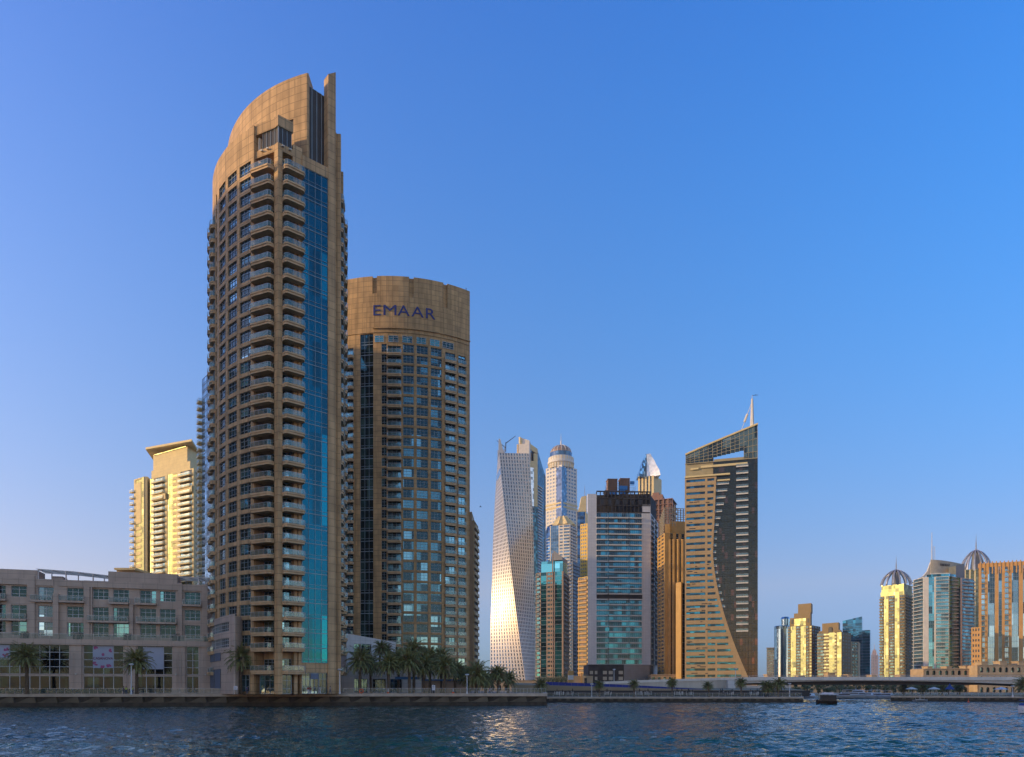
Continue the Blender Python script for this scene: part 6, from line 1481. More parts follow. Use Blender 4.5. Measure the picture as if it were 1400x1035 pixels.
# =====================================================================================
# palms, trees, people, boats and small things
# =====================================================================================
def palm_meshes(seed, H, spread, nf=74, droop=1.35, tall=1.0):
    rnd = random.Random(seed); tr = MB(); fr_ = MB(); dry = MB(); lsc = spread / 4.3; nf = nf if spread > 3.4 else 44
    lean = (rnd.uniform(-.3, .3), rnd.uniform(-.3, .3)); prof = []
    n = 14; seg = 9
    for i in range(n + 1):
        f = i / n; r = .38 * lsc ** .6 * (1 - .28 * f) + (.10 if i == 0 else 0) + (.03 if i % 2 else -.01) + (.12 if f > .9 else 0); prof.append((lean[0] * f * f, lean[1] * f * f, H * f, r))
    vs = []
    for x, y, z, r in prof:
        for k in range(seg): t = 2 * math.pi * k / seg; vs.append((x + r * math.cos(t), y + r * math.sin(t), z))
    tr.add(vs, [(i * seg + k, i * seg + (k + 1) % seg, (i + 1) * seg + (k + 1) % seg, (i + 1) * seg + k) for i in range(n) for k in range(seg)])
    top = Vector((lean[0], lean[1], H))
    for i in range(60):   # cut leaf bases under the crown
        t = rnd.uniform(0, 6.28); z = H - rnd.uniform(-.1, 1.1); c = Vector((lean[0] + .3 * math.cos(t), lean[1] + .3 * math.sin(t), z)); tr.bar(c, c + Vector((math.cos(t) * .22, math.sin(t) * .22, .28)), .07, n=3, r2=.03)
    for i in range(nf + 8):
        dead = i >= nf; az = i * 2.399 + rnd.uniform(-.2, .2); f = (i + .5) / nf if not dead else 1.1
        el = math.radians(84 - 112 * f + rnd.uniform(-7, 7)) if not dead else math.radians(-35 + rnd.uniform(-12, 8)); L = spread * rnd.uniform(.86, 1.08) * (.8 if f < .12 else 1) * (.7 if dead else 1)
        p = top.copy(); d = Vector((math.cos(az) * math.cos(el), math.sin(az) * math.cos(el), math.sin(el))); st = 9; pts = [p.copy()]
        for s_ in range(st):
            p = p + d * (L / st); pts.append(p.copy()); d = (d + Vector((0, 0, -.135 * droop * (.6 + .9 * s_ / st)))).normalized()
        m = dry if dead or rnd.random() < .10 else fr_
        side0 = Vector((-math.sin(az), math.cos(az), 0))
        for s_ in range(st):
            a, b = pts[s_], pts[s_ + 1]; w = .035 * (1 - s_ / st) + .012; m.add([a - side0 * w, a + side0 * w, b + side0 * w * .8, b - side0 * w * .8], [(0, 1, 2, 3)])
            if s_ < 1: continue
            for q in range(3):
                c = a.lerp(b, (q + .5) / 3); dd = (b - a).normalized(); ff = (s_ + q / 3) / st; ll = .80 * math.sin(min(1, ff * 1.25 + .12) * math.pi * .86 + .15) + .12
                up = side0.cross(dd).normalized()
                for sg in (-1, 1):
                    ll_ = ll * lsc; v = (side0 * sg * .72 + dd * .62 + up * rnd.uniform(-.05, .45) + Vector((0, 0, -.18 - .25 * rnd.random()))).normalized() * ll_ * rnd.uniform(.85, 1.15)
                    ww = dd * .062; m.add([c - ww, c + ww, c + v * .55 + ww * .7 + Vector((0, 0, -.01)), c + v + Vector((0, 0, -.10)), c + v * .55 - ww * .7], [(0, 1, 2, 3, 4)])
    return tr, fr_, dry, lean
PALMS = {}
def palm(label, px, D, ytop, z, var=0, spread=3.9, group='date palms along the promenade', rz=0.0, dx=0):
    """ytop: picture row of the crown's top"""
    H = max(2.4, ZP(ytop, D) - z - spread * .78); key = (var, round(H / 1.2), round(spread, 1))
    Hq = round(H / 1.2) * 1.2; sc = H / Hq
    if key not in PALMS:
        t, f, d, l = palm_meshes(var * 17 + 3, Hq, spread); PALMS[key] = (t.mesh('trunk', ['trunk']), f.mesh('fronds', ['frond']), d.mesh('dry_fronds', ['frond_dry']))
    x, y = XY(px, D); T = thing('date_palm', label, 'palm tree', (x, y, z), group, rz=rz)
    T.scale = (1, 1, sc)
    for nm, me in zip(('trunk', 'fronds', 'dry_fronds'), PALMS[key]): link(nm, me, T)
    return T
Z1 = QZ + .02
palm('date palm in front of the shop glazing near the left edge', 37, 158.5, 876, Z1, 0, 4.6, rz=.4)
palm('date palm in front of the plain blue banner', 187, 160.0, 884, Z1, 1, 4.3, rz=1.9)
palm('date palm at the joint between the low block and the tall tower', 329, 160.2, 880, Z1, 2, 4.2, rz=3)
palm('leftmost palm of the dense group right of the tall tower', 492, 170, 884, Z1, 1, 4.4, rz=.9)
palm('second palm from the left in the dense group, behind the orange lifebuoy', 531, 171, 889, Z1, 0, 4.2, rz=2.2)
palm('third palm from the left in the dense group, its crown drooping over the wall', 560, 171.5, 884, Z1, 2, 4.5, rz=4.1)
palm('tall palm standing behind the third palm of the dense group', 566, 184, 872, Z1, 3, 4.5, rz=5.1)
palm('palm on the podium terrace in front of the white parapet, left one', 519, 191, 874, 9.6, 3, 3.0, rz=.7)
palm('palm on the podium terrace in front of the white parapet, right one', 528, 194, 878, 9.6, 0, 2.7, rz=3.7)
palm('palm rising between the round tower and the notice board', 588, 186, 882, Z1, 1, 4.6, rz=1.2)
palm('palm right of the notice board, over the blue topped wall', 608, 174.5, 893, Z1, 2, 4.3, rz=2.9)
palm('back palm over the blue topped wall', 603, 190, 884, Z1, 0, 4.2, rz=5.5)
palm('broad palm at the right corner of the round tower', 651, 178, 905, Z1, 3, 4.4, rz=.2)
palm('palm just behind the lamp post at the right corner of the round tower', 640, 187, 908, Z1, 1, 4.0, rz=4.6)
palm('palm right of the broad corner palm', 664, 190, 914, Z1, 0, 4.0, rz=1.5)
palm('palm against the golden foot of the twisted tower', 681, 182, 907, Z1, 2, 3.5, rz=3.3)
palm('lower palm just right of the one against the twisted tower', 695, 186, 914, Z1, 1, 3.3, rz=.6)
palm('small palm at the right end of the left quay', 739, 206.8, 927, 1.55, 3, 3.0, rz=2)
for i, (px, yt, v, lb) in enumerate(((820, 929, 0, 'dark palm in front of the black podium'), (867, 928, 1, 'palm in front of the grey podium'), (919, 926, 2, 'small sunlit-topped palm below the ribbed gold tower'), (969.5, 930, 3, 'thin palm below the middle of the curved screen tower'), (1013.5, 926, 0, 'palm beside the slanted white end of the ramp'), (1046.5, 928, 1, 'broad palm left of the channel opening'), (1064, 925.5, 2, 'taller palm at the left end of the bridge opening'), (1052, 931, 3, 'lowest of the three palms left of the channel opening'))):
    palm(lb, px, 209 + (i % 3), yt, RZ, v, 2.1 if i < 5 else 2.7, 'palms on the lower promenade', rz=i * 1.3)
palm('palm cut by the right edge of the picture', 1402, 206, 923, RZ, 1, 3.6, 'palms on the right promenade', rz=1)
for i, px in enumerate((1236, 1262, 1288, 1312)):
    palm(('palm on the right promenade nearest the channel', 'palm on the right promenade above the striped parasol', 'palm on the right promenade right of the blue sail parasol', 'palm on the right promenade under the bridge haunch')[i], px, 262 + i * 3, 934.5, RZ, i, 2.6, 'palms on the right promenade', rz=i)

palm('palm between the second and third palms of the dense group, set back', 545, 188, 885, Z1, 2, 4.3, rz=.3)
palm('palm hard against the podium wall behind the leftmost palm of the group', 507, 180, 893, Z1, 3, 3.8, rz=3.1)
palm('palm behind the notice board, its crown touching its neighbours', 579, 176, 892, Z1, 0, 4.3, rz=2.5)
palm('low palm under the back palm at the blue topped wall', 622, 183, 900, Z1, 1, 4.1, rz=5.9)
def tree(label, px, D, ytop, z, w, seed, group):
    rnd = random.Random(seed); x, y = XY(px, D); H = ZP(ytop, D) - z; T = thing('leafy_tree', label, 'tree', (x, y, z), group)
    tr = MB(); tr.bar((x, y, z), (x, y, z + H * .4), .22, n=7, r2=.15); cl = []
    for i in range(7):
        t = rnd.uniform(0, 6.28); r = rnd.uniform(.1, .42) * w; q = (x + r * math.cos(t), y + r * math.sin(t), z + H * rnd.uniform(.48, .85)); cl.append((q, rnd.uniform(.22, .34) * w)); tr.bar((x, y, z + H * .36), q, .10, n=4, r2=.04)
    part(T, 'trunk', tr, ['trunk']); lv = MB()
    for q, r in cl:
        for i in range(95):
            d = Vector((rnd.gauss(0, 1), rnd.gauss(0, 1), rnd.gauss(0, .8))).normalized() * r * rnd.uniform(.35, 1.08); c = Vector(q) + d
            a = Vector((rnd.gauss(0, 1), rnd.gauss(0, 1), rnd.gauss(0, 1))).normalized() * rnd.uniform(.14, .30); b = a.orthogonal().normalized() * a.length * .7
            lv.add([c - a, c - b, c + a, c + b], [(0, 1, 2, 3)])
    part(T, 'crown', lv, ['leaf'])
def where(px):
    return 'left of the water taxi' if px < 1115 else 'above the water taxi' if px < 1145 else 'behind the moored yachts' if px < 1215 else 'behind the right promenade'
i = 0
for px, D, yt, w in ((1090, 306, 940, 6), (1104, 305, 937, 7), (1119, 309, 936, 7), (1133, 306, 940, 6), (1148, 312, 934, 8), (1160, 307, 938, 7), (1171, 311, 936, 8), (1184, 306, 937, 7), (1196, 310, 935, 8), (1209, 306, 936, 8), (1222, 296, 934, 8), (1234, 288, 936, 7), (1247, 282, 935, 8), (1259, 276, 936, 7), (1272, 284, 934, 8), (1284, 276, 936, 7), (1297, 280, 935, 8), (1309, 271, 936, 6)):
    nth = ('first', 'second', 'third', 'fourth', 'fifth', 'sixth', 'seventh', 'eighth', 'ninth', 'tenth', 'eleventh', 'twelfth', 'thirteenth', 'fourteenth', 'fifteenth', 'sixteenth', 'seventeenth', 'eighteenth')[i]
    w *= .74
    tree('leafy tree under the bridge, %s, %s from left in its row' % (where(px), nth), px, D, yt, RZ, w, i + 20, 'trees on the far bank under the bridge'); i += 1
for px, D, yt, w, lb in ((752, 400, 922, 9, 'round green tree at the foot of the teal glass tower, left one'), (762, 396, 920, 10, 'round green tree at the foot of the teal glass tower, middle one'), (774, 402, 921, 9, 'round green tree at the foot of the teal glass tower, right one'), (797, 398, 923, 8, 'green tree at the foot of the gold banded tower'), (897, 330, 924, 5, 'small shrub like tree on the ramp by the ribbed gold tower')):
    tree(lb, px, D, yt, GZ, w, int(px), 'trees at the foot of the middle towers')
# hedge behind the left railing
rnd = random.Random(2); m = MB()
for i in range(2600):
    u = LQ.u(-40) + rnd.random() * (LQ.u(172) - LQ.u(-40)); c = Vector(LQ.p3(u, -1.6 - rnd.random() * .7, QZ + .1 + rnd.random() * .95)); a = Vector((rnd.gauss(0, 1), rnd.gauss(0, 1), rnd.gauss(0, 1))).normalized() * .16; b = a.orthogonal().normalized() * .12; m.add([c - a, c - b, c + a, c + b], [(0, 1, 2, 3)])
T = thing('clipped_hedge', 'clipped dark green hedge behind the railing in front of the shops', 'hedge', LQ.p3(LQ.u(70), -2, QZ)); part(T, 'leaves', m, ['hedge']); m = MB(); m.fbox(LQ, LQ.u(-40), LQ.u(172), -2.2, -1.7, QZ + .01, QZ + .95); part(T, 'inner_twigs', m, ['hedge'])
# street lamps
def lamp(label, px, D, z, h):
    x, y = XY(px, D); T = thing('street_lamp', label, 'street lamp', (x, y, z), 'promenade street lamps'); m = MB(); m.bar((x, y, z), (x, y, z + h), .13, n=8, r2=.08); m.bar((x, y, z), (x, y, z + .5), .2, n=8, r2=.18); part(T, 'post', m, ['frame_white'])
    m = MB(); m.lathe((x, y), [(.14, z + h - .35), (.42, z + h - .18), (.50, z + h), (.44, z + h + .07), (.1, z + h + .12)], n=12); part(T, 'lamp_head', m, ['frame_white'])
for lb, px, D, z, yt in (('pale lamp post between the palm and the pier in front of the low block', 179.5, 154, QZ, 908), ('pale lamp post right of the tall tower', 464.5, 163.5, QZ, 915), ('pale lamp post in front of the corner palms', 638.5, 168.5, QZ, 922), ('thin lamp post right of the palms at the left end of the bridge opening', 1079.5, 207, RZ, 934.5), ('thin lamp post on the right promenade near the picture edge', 1384.5, 204, RZ, 938), ('thin lamp post in front of the black podium', 809, 208, RZ, 935), ('thin lamp post beside the grey podium', 839.5, 240, RZ, 915), ('tall thin lamp post in front of the curved screen tower', 1005.5, 244, 5, 914)):
    lamp(lb, px, D, z, ZP(yt, D) - z)
# people
def person(label, px, D, z, top, legs, hair='hair', pose='stand', face=0.0, h=1.72, dress=False):
    x, y = XY(px, D); T = thing('person', label, 'person', (x, y, z), rz=face); k = h / 1.72
    def skin(name, V, E, rad, mt, sub=1, parent=T):
        me = bpy.data.meshes.new(name); me.from_pydata([tuple(c * k for c in v) for v in V], E, []); o = bpy.data.objects.new(name, me); COL.objects.link(o)
        mo = o.modifiers.new('s', 'SKIN'); sk = me.skin_vertices[0].data if me.skin_vertices else None
        if sk is None: bpy.data.objects.remove(o); return
        for i, r in enumerate(rad): sk[i].radius = ((r[0] if isinstance(r, tuple) else r) * k, (r[1] if isinstance(r, tuple) else r) * k); sk[i].use_root = (i == 0)
        o.modifiers.new('u', 'SUBSURF').levels = sub
        me2 = bpy.data.meshes.new_from_object(o.evaluated_get(bpy.context.evaluated_depsgraph_get())); bpy.data.objects.remove(o); me2.name = name; me2.materials.clear(); me2.materials.append(M[mt])
        for p in me2.polygons: p.use_smooth = True
        o2 = bpy.data.objects.new(name, me2); COL.objects.link(o2); o2.parent = parent; return o2
    st = .18 if pose == 'walk' else .02; sit = pose == 'sit'; hz = .55 if sit else .93
    fl = [(-.10, -.28 if sit else -st, .50 if sit else .50), (-.10, -.34 if sit else -st * 1.2, .06)]; fr2 = [(.10, -.28 if sit else st * .6, .50), (.10, -.34 if sit else st * 1.6, .08)]
    V = [(0, 0, hz), (0, 0, hz + .22), (0, -.01, hz + .48), (0, -.01, hz + .57), (0, -.02, hz + .68), (0, -.02, hz + .77),
         (-.09, 0, hz - .05), fl[0], fl[1], (-.10, fl[1][1] - .13, .03), (.09, 0, hz - .05), fr2[0], fr2[1], (.10, fr2[1][1] - .13, .03),
         (-.19, 0, hz + .47), (-.24, .03, hz + .20), (-.23, -.08 if pose != 'walk' else -.12, hz - .02), (.19, 0, hz + .47), (.24, .03, hz + .20), (.23, -.08 if pose != 'walk' else .08, hz - .02)]
    E = [(0, 1), (1, 2), (2, 3), (3, 4), (4, 5), (0, 6), (6, 7), (7, 8), (8, 9), (0, 10), (10, 11), (11, 12), (12, 13), (2, 14), (14, 15), (15, 16), (2, 17), (17, 18), (18, 19)]
    Rr = [(.15, .11), (.13, .10), (.15, .10), .055, .085, .06, .085, .06, .042, .035, .085, .06, .042, .035, .06, .045, .032, .06, .045, .032]
    for w in (16, 19):   # five fingers on each hand
        wx, wy, wz = V[w]; sg = -1 if w == 16 else 1
        V.append((wx, wy - .01, wz - .07)); Rr.append((.035, .018)); pa = len(V) - 1; E.append((w, pa))
        for f, (dx, ln) in enumerate(((-.030, .060), (-.010, .072), (.010, .068), (.028, .055))):
            V.append((wx + dx * .3, wy - .01 + dx, wz - .10 - ln * .5)); Rr.append(.009); E.append((pa, len(V) - 1)); V.append((wx - sg * .01, wy - .025 + dx, wz - .10 - ln)); Rr.append(.008); E.append((len(V) - 2, len(V) - 1))
        V.append((wx - sg * .03, wy - .045, wz - .085)); Rr.append(.010); E.append((pa, len(V) - 1))
    skin('body', V, E, Rr, 'skin')
    Vt = [V[0], V[1], V[2], V[14], tuple((a + b) / 2 for a, b in zip(V[14], V[15])), V[17], tuple((a + b) / 2 for a, b in zip(V[17], V[18]))]
    skin('shirt', Vt, [(0, 1), (1, 2), (2, 3), (3, 4), (2, 5), (5, 6)], [(.17, .13), (.15, .12), (.165, .12), .075, .06, .075, .06], top)
    lo = [(0, 0, hz), V[6], V[7], V[8], V[10], V[11], V[12]]
    skin('dress' if dress else 'trousers', lo, [(0, 1), (1, 2), (2, 3), (0, 4), (4, 5), (5, 6)], [(.165, .125), .105, .085, .065 if not dress else .10, .105, .085, .065 if not dress else .10], legs)
    hm = MB(); hm.lathe((0, 0), [(.055, 0), (.10, .03), (.112, .09), (.10, .15), (.055, .185)], n=10); hm.v = [((a * .92) * k, (b_ * 1.05 + .005) * k, (c_ + hz + .655) * k) for a, b_, c_ in hm.v]; me = hm.mesh('hair', [hair]); link('hair', me, T)
    fc = MB(); fc.box(-.012, .012, -.125, -.09, .70, .745); 
    fc = MB(); fc.add([(0, -.125, hz + .715), (-.014, -.10, hz + .705), (.014, -.10, hz + .705), (0, -.10, hz + .75)], [(0, 1, 2), (0, 2, 3), (0, 3, 1)]); fc.v = [tuple(c * k for c in v) for v in fc.v]; link('nose', fc.mesh('nose', ['skin']), T)
    ey = MB()
    for sx_ in (-.032, .032): ey.lathe((sx_, -.098), [(.008, hz + .735), (.012, hz + .742), (.008, hz + .75)], n=6)
    ey.v = [tuple(c * k for c in v) for v in ey.v]; link('eyes', ey.mesh('eyes', ['dark']), T)
PZ = QZ + .003
person('person in a yellow hi-vis vest behind the railing, left of the pale lamp post', 172.5, 157.5, PZ, 'hi_vis', 'jeans', face=.4)
person('person in a yellow hi-vis vest just right of the pale lamp post', 181.5, 157.8, PZ, 'hi_vis', 'jeans', face=-.6)
person('person in dark clothes next to the hi-vis workers', 169, 158.5, PZ, 'jeans', 'jeans', face=2.0)
person('person in a bright blue shirt at the railing left of the tall tower', 337.5, 159, PZ, 'blue_cloth', 'jeans', pose='walk', face=1.2)
person('person in dark clothes standing beside the white notice', 316, 160.5, PZ, 'jeans', 'hair', face=.3)
person('left of two people in dark red shirts and pale trousers by the shop door', 421.3, 160, PZ, 'red', 'white_cloth', face=.2)
person('right of two people in dark red shirts and pale trousers by the shop door', 424.6, 160.3, PZ, 'red', 'white_cloth', face=-.4)
person('person in white mid-stride in front of the shopfront', 437, 160.5, PZ, 'white_cloth', 'white_cloth', pose='walk', face=1.4)
person('person in a lilac shirt at the right corner of the tall tower', 451.5, 161, PZ, 'lilac', 'jeans', pose='walk', face=-1.3)
person('child in pale clothes walking behind the railing far right of the quay', 672.5, 174, PZ, 'white_cloth', 'jeans', pose='walk', face=-1.2, h=1.3)
person('person in pale clothes sitting on the low wall by the corner palms', 669.3, 175.5, PZ, 'lilac', 'jeans', pose='sit', face=.4)
# notice boards
def board(label, px, D, z, w, h0, h1, backing=True):
    x, y = XY(px, D); T = thing('notice_board', label, 'sign', (x, y, z), 'notice boards on the promenade'); m = MB()
    for dx in (-w * .4, w * .4): m.bar((x + dx, y + .05, z), (x + dx, y + .05, z + h0), .04)
    part(T, 'post', m, ['steel'], kind=None)
    if backing: m = MB(); m.box(x - w * .75, x + w * .45, y + .10, y + .25, z + .1, z + h1 + .15); part(T, 'frame', m, ['dark'])
    m = MB(); m.box(x - w / 2, x + w / 2, y, y + .06, z + h0, z + h1); part(T, 'panel', m, ['white_cloth'])
    m = MB()
    for j in range(3): m.box(x - w * .32, x + w * (.3 - .1 * j), y - .008, y - .002, z + h1 - .25 - j * .22, z + h1 - .17 - j * .22)
    part(T, 'small_print', m, ['grey_panel'])
board('white notice board in a dark frame on the promenade, among the palms', 592.7, 167.5, PZ, .75, .8, 2.0)
board('small white notice on posts left of the tall tower', 322, 156.8, PZ, .8, .95, 1.75, False)
# life ring and bollard lights
x, y = XY(494, 165); T = thing('life_ring_stand', 'orange life ring hanging on a low stand behind the railing', 'life ring', (x, y, PZ))
m = MB(); m.bar((x, y + .1, PZ), (x, y + .1, PZ + 1.1), .05); m.bar((x - .35, y + .1, PZ + 1.05), (x + .35, y + .1, PZ + 1.05), .05); part(T, 'stand', m, ['red'])
m = MB(); ring = [Vector((x + .42 * math.cos(t * math.pi / 8), y, PZ + .62 + .42 * math.sin(t * math.pi / 8))) for t in range(17)]
for p, q in zip(ring, ring[1:]): m.bar(p, q, .11, n=6)
part(T, 'life_ring', m, ['orange_buoy'])
for lb, px in (('small bollard light with an orange base, left of the notice board', 530.5), ('small bollard light with an orange base, right of the notice board', 619.5)):
    x, y = XY(px, 165.5 if px < 600 else 168); T = thing('bollard_light', lb, 'bollard', (x, y, QZ + .1), 'bollard lights on the quay edge'); m = MB(); m.bar((x, y, QZ + .1), (x, y, QZ + 1.25), .08, n=8); part(T, 'post', m, ['white_cloth']); m = MB(); m.lathe((x, y), [(.28, QZ + .1), (.24, QZ + .38), (.1, QZ + .45)], n=10); part(T, 'base', m, ['orange_buoy'])
# low wall with a blue top behind the palms
F = Fr(XY(541, 186), XY(638, 192)); T = thing('garden_wall', 'low stone wall with a blue band along its top behind the palms', 'wall', F.p3(F.L / 2, 0, QZ)); m = MB(); m.fbox(F, F.L * .42, F.L, -.4, 0, QZ, ZP(931, 189)); m.fbox(F, F.L * .36, F.L * .415, -.3, .3, QZ, ZP(927, 189)); part(T, 'wall', m, ['pinkish_dark'])
m = MB(); m.fbox(F, F.L * .36, F.L, -.5, .32, ZP(930.9, 189), ZP(928.6, 189)); m.fbox(F, 0, F.L * .355, -1, -.6, ZP(929, 189), ZP(925.5, 189)); part(T, 'blue_band', m, ['blue_band' if 'blue_band' in M else mat('blue_band', (.05, .16, .34), .6).name])
# parasols on the right promenade
for lb, px, D, mt in (('cream parasol left of the tender', 1246, 236, 'offwhite'), ('cream parasol right of the tender', 1277, 230, 'offwhite'), ('blue parasol with a tall point beside the cream ones', 1298.5, 228, 'sail_blue'), ('folded pale parasol at the right edge promenade', 1369, 219, 'white_cloth')):
    x, y = XY(px, D); T = thing('parasol', lb, 'parasol', (x, y, RZ), 'parasols on the right promenade'); m = MB(); m.bar((x, y, RZ), (x, y, RZ + 2.6), .05); part(T, 'pole', m, ['steel']); m = MB(); hh = 1.9 if 'blue' in lb else .75; m.lathe((x, y), [(1.9 if hh < 1 else 1.4, RZ + 2.1), (1.85 if hh < 1 else 1.35, RZ + 2.18), (.9 if hh < 1 else .35, RZ + 2.1 + hh * .6), (.06, RZ + 2.1 + hh)], n=8); part(T, 'canopy', m, [mt])
# ---------------- boats ----------------
def hull(m, x, y, L, W, H, rz, mi=0, sheer=.25, z0=-.15, bow=1.0, taper=.75):
    c, s_ = math.cos(rz), math.sin(rz); n = 12; rings = []
    for i in range(n + 1):
        f = i / n; hw = W / 2 * (1 - max(0, (f - .45) / .55) ** 2.2 * bow) * (taper + (1 - taper) * min(1, f * 3)); zt = H * (1 + sheer * f * f); px = -L / 2 + L * f
        rings.append([(px - (0 if f < .9 else .0), -hw, zt), (px * .97, -hw * .72, zt * .25 + z0 * .5), (px * .94, 0, z0), (px * .97, hw * .72, zt * .25 + z0 * .5), (px, hw, zt)])
    V = [(x + a * c - b * s_, y + a * s_ + b * c, z) for r in rings for a, b, z in r]
    f = [(i * 5 + k, i * 5 + k + 1, (i + 1) * 5 + k + 1, (i + 1) * 5 + k) for i in range(n) for k in range(4)] + [(0, 1, 2, 3, 4)] + [tuple(i * 5 + 4 for i in range(n + 1)) + tuple(i * 5 for i in range(n, -1, -1))]
    m.add(V, [q[::-1] for q in f], mi)
def bxr(m, x, y, rz, a0, a1, b0, b1, z0, z1, tp=0.0, mi=0):
    c, s_ = math.cos(rz), math.sin(rz); P = lambda a, b, z: (x + a * c - b * s_, y + a * s_ + b * c, z)
    m.add([P(a0, b0, z0), P(a1, b0, z0), P(a1, b1, z0), P(a0, b1, z0), P(a0 + tp, b0 + tp * .3, z1), P(a1 - tp, b0 + tp * .3, z1), P(a1 - tp, b1 - tp * .3, z1), P(a0 + tp, b1 - tp * .3, z1)], [(3, 2, 1, 0), (4, 5, 6, 7), (0, 1, 5, 4), (1, 2, 6, 5), (2, 3, 7, 6), (3, 0, 4, 7)], mi)
x, y = XY(1130, 183); rz = 2.75
T = thing('water_taxi', 'dark wooden water taxi with a pale roof crossing in front of the moored yachts', 'boat', (x, y, 0))
m = MB(); hull(m, x, y, 5.0, 2.5, .85, rz, sheer=.35); part(T, 'hull', m, ['boat_dark'])
m = MB(); bxr(m, x, y, rz, -2.3, 1.7, -1.05, 1.05, .8, 1.35); part(T, 'cabin_side', m, ['boat_dark'])
m = MB()
for a in (-2.2, -1.25, -.3, .6, 1.4):
    for b_ in (-1.0, 1.0): bxr(m, x, y, rz, a - .07, a + .07, b_ - .06, b_ + .06, 1.35, 2.45)
part(T, 'roof_post', m, ['boat_dark'])
m = MB(); bxr(m, x, y, rz, -2.5, 1.75, -1.25, 1.25, 2.45, 2.62); bxr(m, x, y, rz, -1.9, 1.3, -1.0, 1.0, 2.623, 3.0, .3); part(T, 'roof', m, ['white_cloth'])
m = MB(); bxr(m, x, y, rz, -2.15, 1.3, -.98, .98, 1.36, 2.3); part(T, 'interior_seats', m, ['dark'])
m = MB(); bxr(m, x, y, rz, -.8, -.5, -1.04, -.99, 1.35, 1.75); bxr(m, x, y, rz, .3, .6, -1.04, -.99, 1.35, 1.75); part(T, 'pale_pane', m, ['frame_white'])  # small pale panes on the cabin side
def yacht(label, px, D, L, W, rz, h=1.1, decks=1, mt='boat_white', seed=0):
    x, y = XY(px, D); T = thing('motor_yacht', label, 'yacht', (x, y, 0), 'yachts moored beyond the bridge'); m = MB(); hull(m, x, y, L, W, h, rz, sheer=.35); part(T, 'hull', m, [mt])
    z = h; a0, a1 = -L * .32, L * .18
    for d in range(decks):
        m = MB(); bxr(m, x, y, rz, a0, a1, -W * .36, W * .36, z, z + .95, .35); part(T, 'cabin', m, ['boat_white'])
        m = MB(); bxr(m, x, y, rz, a0 + .35, a1 - .3, -W * .365, W * .365, z + .38, z + .72, .12); part(T, 'cabin_window', m, ['dark']); z += .95; a0 += .7; a1 -= 1.0
    m = MB(); bxr(m, x, y, rz, a0, a1 - .2, -W * .3, W * .3, z + .9 if decks < 2 else z + .05, z + 1.0 if decks < 2 else z + .15); part(T, 'flybridge_roof', m, ['boat_white'])
    m = MB(); m.bar((x, y, z), (x, y, z + 1.9), .05); bxr(m, x, y, rz, a0 + .1, a0 + .2, -W * .25, -W * .22, z, z + .9); bxr(m, x, y, rz, a1 - .5, a1 - .4, W * .22, W * .25, z, z + .9); part(T, 'mast', m, ['steel'])
yacht('small moored motorboat at the left end of the yacht row', 1105, 286, 8, 2.6, 2.0, .9)
yacht('low moored motorboat just right of the water taxi', 1152, 272, 9, 3.0, 2.7, 1.0)
yacht('moored white yacht with a long pointed bow, behind the water taxi', 1158, 280, 13, 3.6, 2.9, 1.4, 1)
yacht('moored two-deck white yacht in the middle of the row', 1170, 284, 12, 3.8, 2.5, 1.2, 2)
yacht('moored white motorboat with a dark windscreen, right of the two-deck yacht', 1182, 282, 10, 3.2, 2.3, 1.1)
yacht('moored white yacht third from the right of the row', 1192, 286, 11, 3.4, 2.6, 1.3, 1)
yacht('low moored boat with a navy hull near the right of the row', 1200, 280, 8.5, 2.8, 2.4, 1.0, 1, 'sail_blue')
yacht('small white moored boat at the right end of the row', 1211, 276, 8, 2.8, 2.2, 1.0)
x, y = XY(1259, 214); T = thing('tender', 'small dark tender moored against the right quay wall', 'boat', (x, y, 0)); rz = .3
m = MB(); hull(m, x, y, 5.2, 2.0, .6, rz); part(T, 'hull', m, ['grey_panel']); m = MB(); bxr(m, x, y, rz, -1.2, .6, -.7, .7, .6, .75); part(T, 'deck', m, ['offwhite']); m = MB()
for a in (-1.3, .5):
    for b_ in (-.7, .7): bxr(m, x, y, rz, a - .04, a + .04, b_ - .04, b_ + .04, .6, 2.1)
part(T, 'canopy_post', m, ['steel']); m = MB(); bxr(m, x, y, rz, -1.5, .8, -.9, .9, 2.1, 2.2); part(T, 'canopy', m, ['grey_panel'])
x, y = XY(1409, 120); T = thing('cabin_cruiser', 'stern of a white and blue cabin boat cut by the right edge', 'boat', (x, y, 0)); rz = .1
m = MB(); hull(m, x, y, 3.6, 1.6, .9, rz, bow=.9); part(T, 'hull', m, ['boat_white']); m = MB(); bxr(m, x, y, rz, -1.5, .3, -.7, .7, .9, 1.7, .1); part(T, 'cabin', m, ['blue_cloth']); m = MB(); bxr(m, x, y, rz, -1.7, -1.45, -.6, .6, .2, 1.3); part(T, 'transom', m, ['boat_white']); m = MB(); bxr(m, x, y, rz, -1.45, .5, -.75, .75, 2.15, 2.25); part(T, 'canopy', m, ['blue_cloth'])
m = MB(); bxr(m, x, y, rz, -1.4, -1.34, -.7, -.64, 1.6, 2.15); bxr(m, x, y, rz, .3, .36, -.7, -.64, 1.5, 2.15); part(T, 'canopy_post', m, ['steel'])
x, y = XY(1325, 222); T = thing('buoy', 'small orange marker post at the foot of the right quay wall', 'buoy', (XY(1324, 205)[0], 205, 0)); q = T.location; m = MB(); m.lathe((q[0], q[1]), [(.25, -.2), (.28, .3), (.08, .5), (.06, 1.1)], n=10); part(T, 'float', m, ['orange_buoy'])
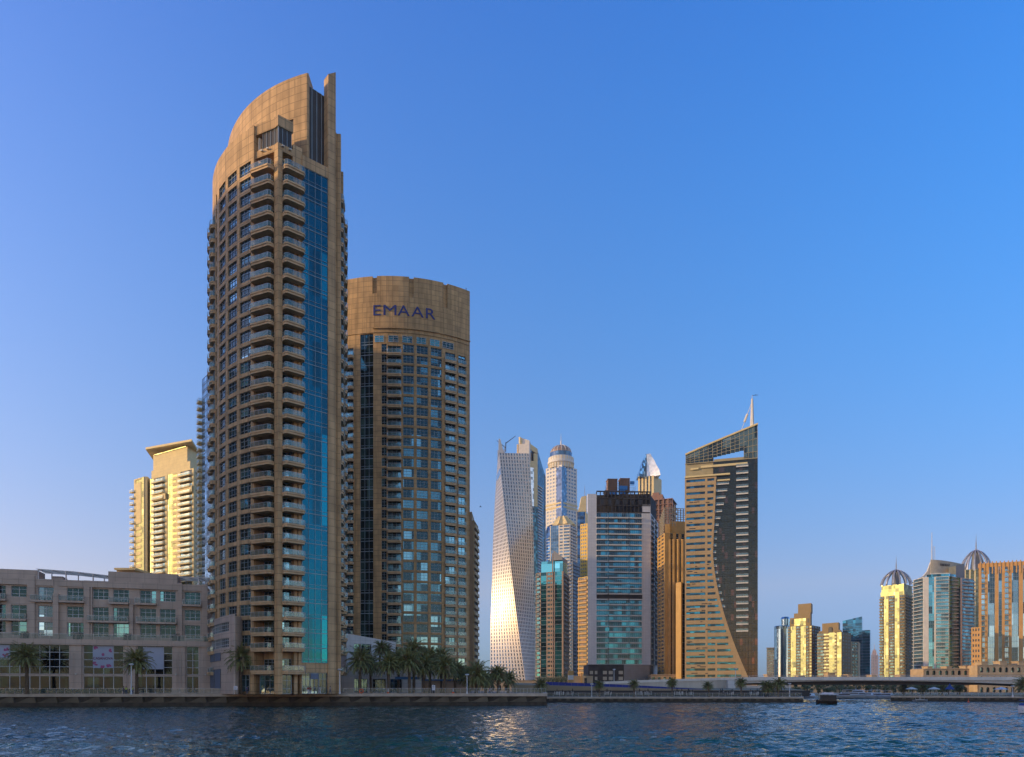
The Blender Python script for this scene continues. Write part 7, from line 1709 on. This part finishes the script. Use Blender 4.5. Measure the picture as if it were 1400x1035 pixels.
# bird
x, y, z = XY(657, 150)[0], 150, ZP(693, 150); m = MB(); m.bar((x - .22, y, z), (x + .22, y, z + .03), .07, n=6, r2=.03)
m.add([(x - .05, y, z), (x + .08, y, z), (x + .02, y - .5, z + .16), (x - .08, y - .5, z + .16)], [(0, 1, 2, 3)]); m.add([(x - .05, y, z), (x + .08, y, z), (x + .02, y + .5, z + .1), (x - .08, y + .5, z + .1)], [(0, 1, 2, 3)])
one('bird', m, ['dark'], 'tiny dark bird flying in the clear sky right of the round tower', 'bird')
# striped pylon sign and small cabins left of the unfinished tower
x, y = XY(780.5, 330); T = thing('striped_pylon', 'orange and white striped pylon between the teal tower and the black podium', 'pylon', (x, y, GZ)); z0, z1 = GZ, ZP(917, 330)
for i in range(5):
    m = MB(); m.box(x - 1.2, x + 1.2, y, y + 2, z0 + (z1 - z0) * i / 5, z0 + (z1 - z0) * (i + 1) / 5 - .003); part(T, 'band', m, ['orange' if i % 2 == 0 else 'white'])
T = thing('site_cabin', 'pale site cabins with dark openings left of the black podium', 'cabin', XY(792, 340) + (GZ,)); m = MB(); x, y = XY(784, 338); m.box(x, x + 9, y, y + 4, GZ, ZP(924, 338)); part(T, 'cabin', m, ['sandstone']); m = MB(); m.box(x + 5, x + 6.2, y - .05, y - .01, GZ, ZP(927, 338)); m2 = MB(); m2.box(x + 3.4, x + 4.1, y - 1, y - .4, GZ, ZP(920, 338)); part(T, 'door', m, ['dark']); part(T, 'pier', m2, ['orange'])

hz = MB(); hz.box(-3100, 3100, -3100, 3100, -4.2, 470); m = bpy.data.materials.new('haze'); m.use_nodes = True; t = m.node_tree; t.nodes.clear()
o_ = t.nodes.new('ShaderNodeOutputMaterial'); v_ = t.nodes.new('ShaderNodeVolumePrincipled'); v_.inputs['Color'].default_value = (.80, .86, .95, 1); v_.inputs['Density'].default_value = 0.00008; v_.inputs['Anisotropy'].default_value = 0.2; lnk(t, v_.outputs[0], o_.inputs['Volume'])
M['haze'] = m; one('haze', hz, ['haze'], kind='stuff', org=(0, 0, 0))
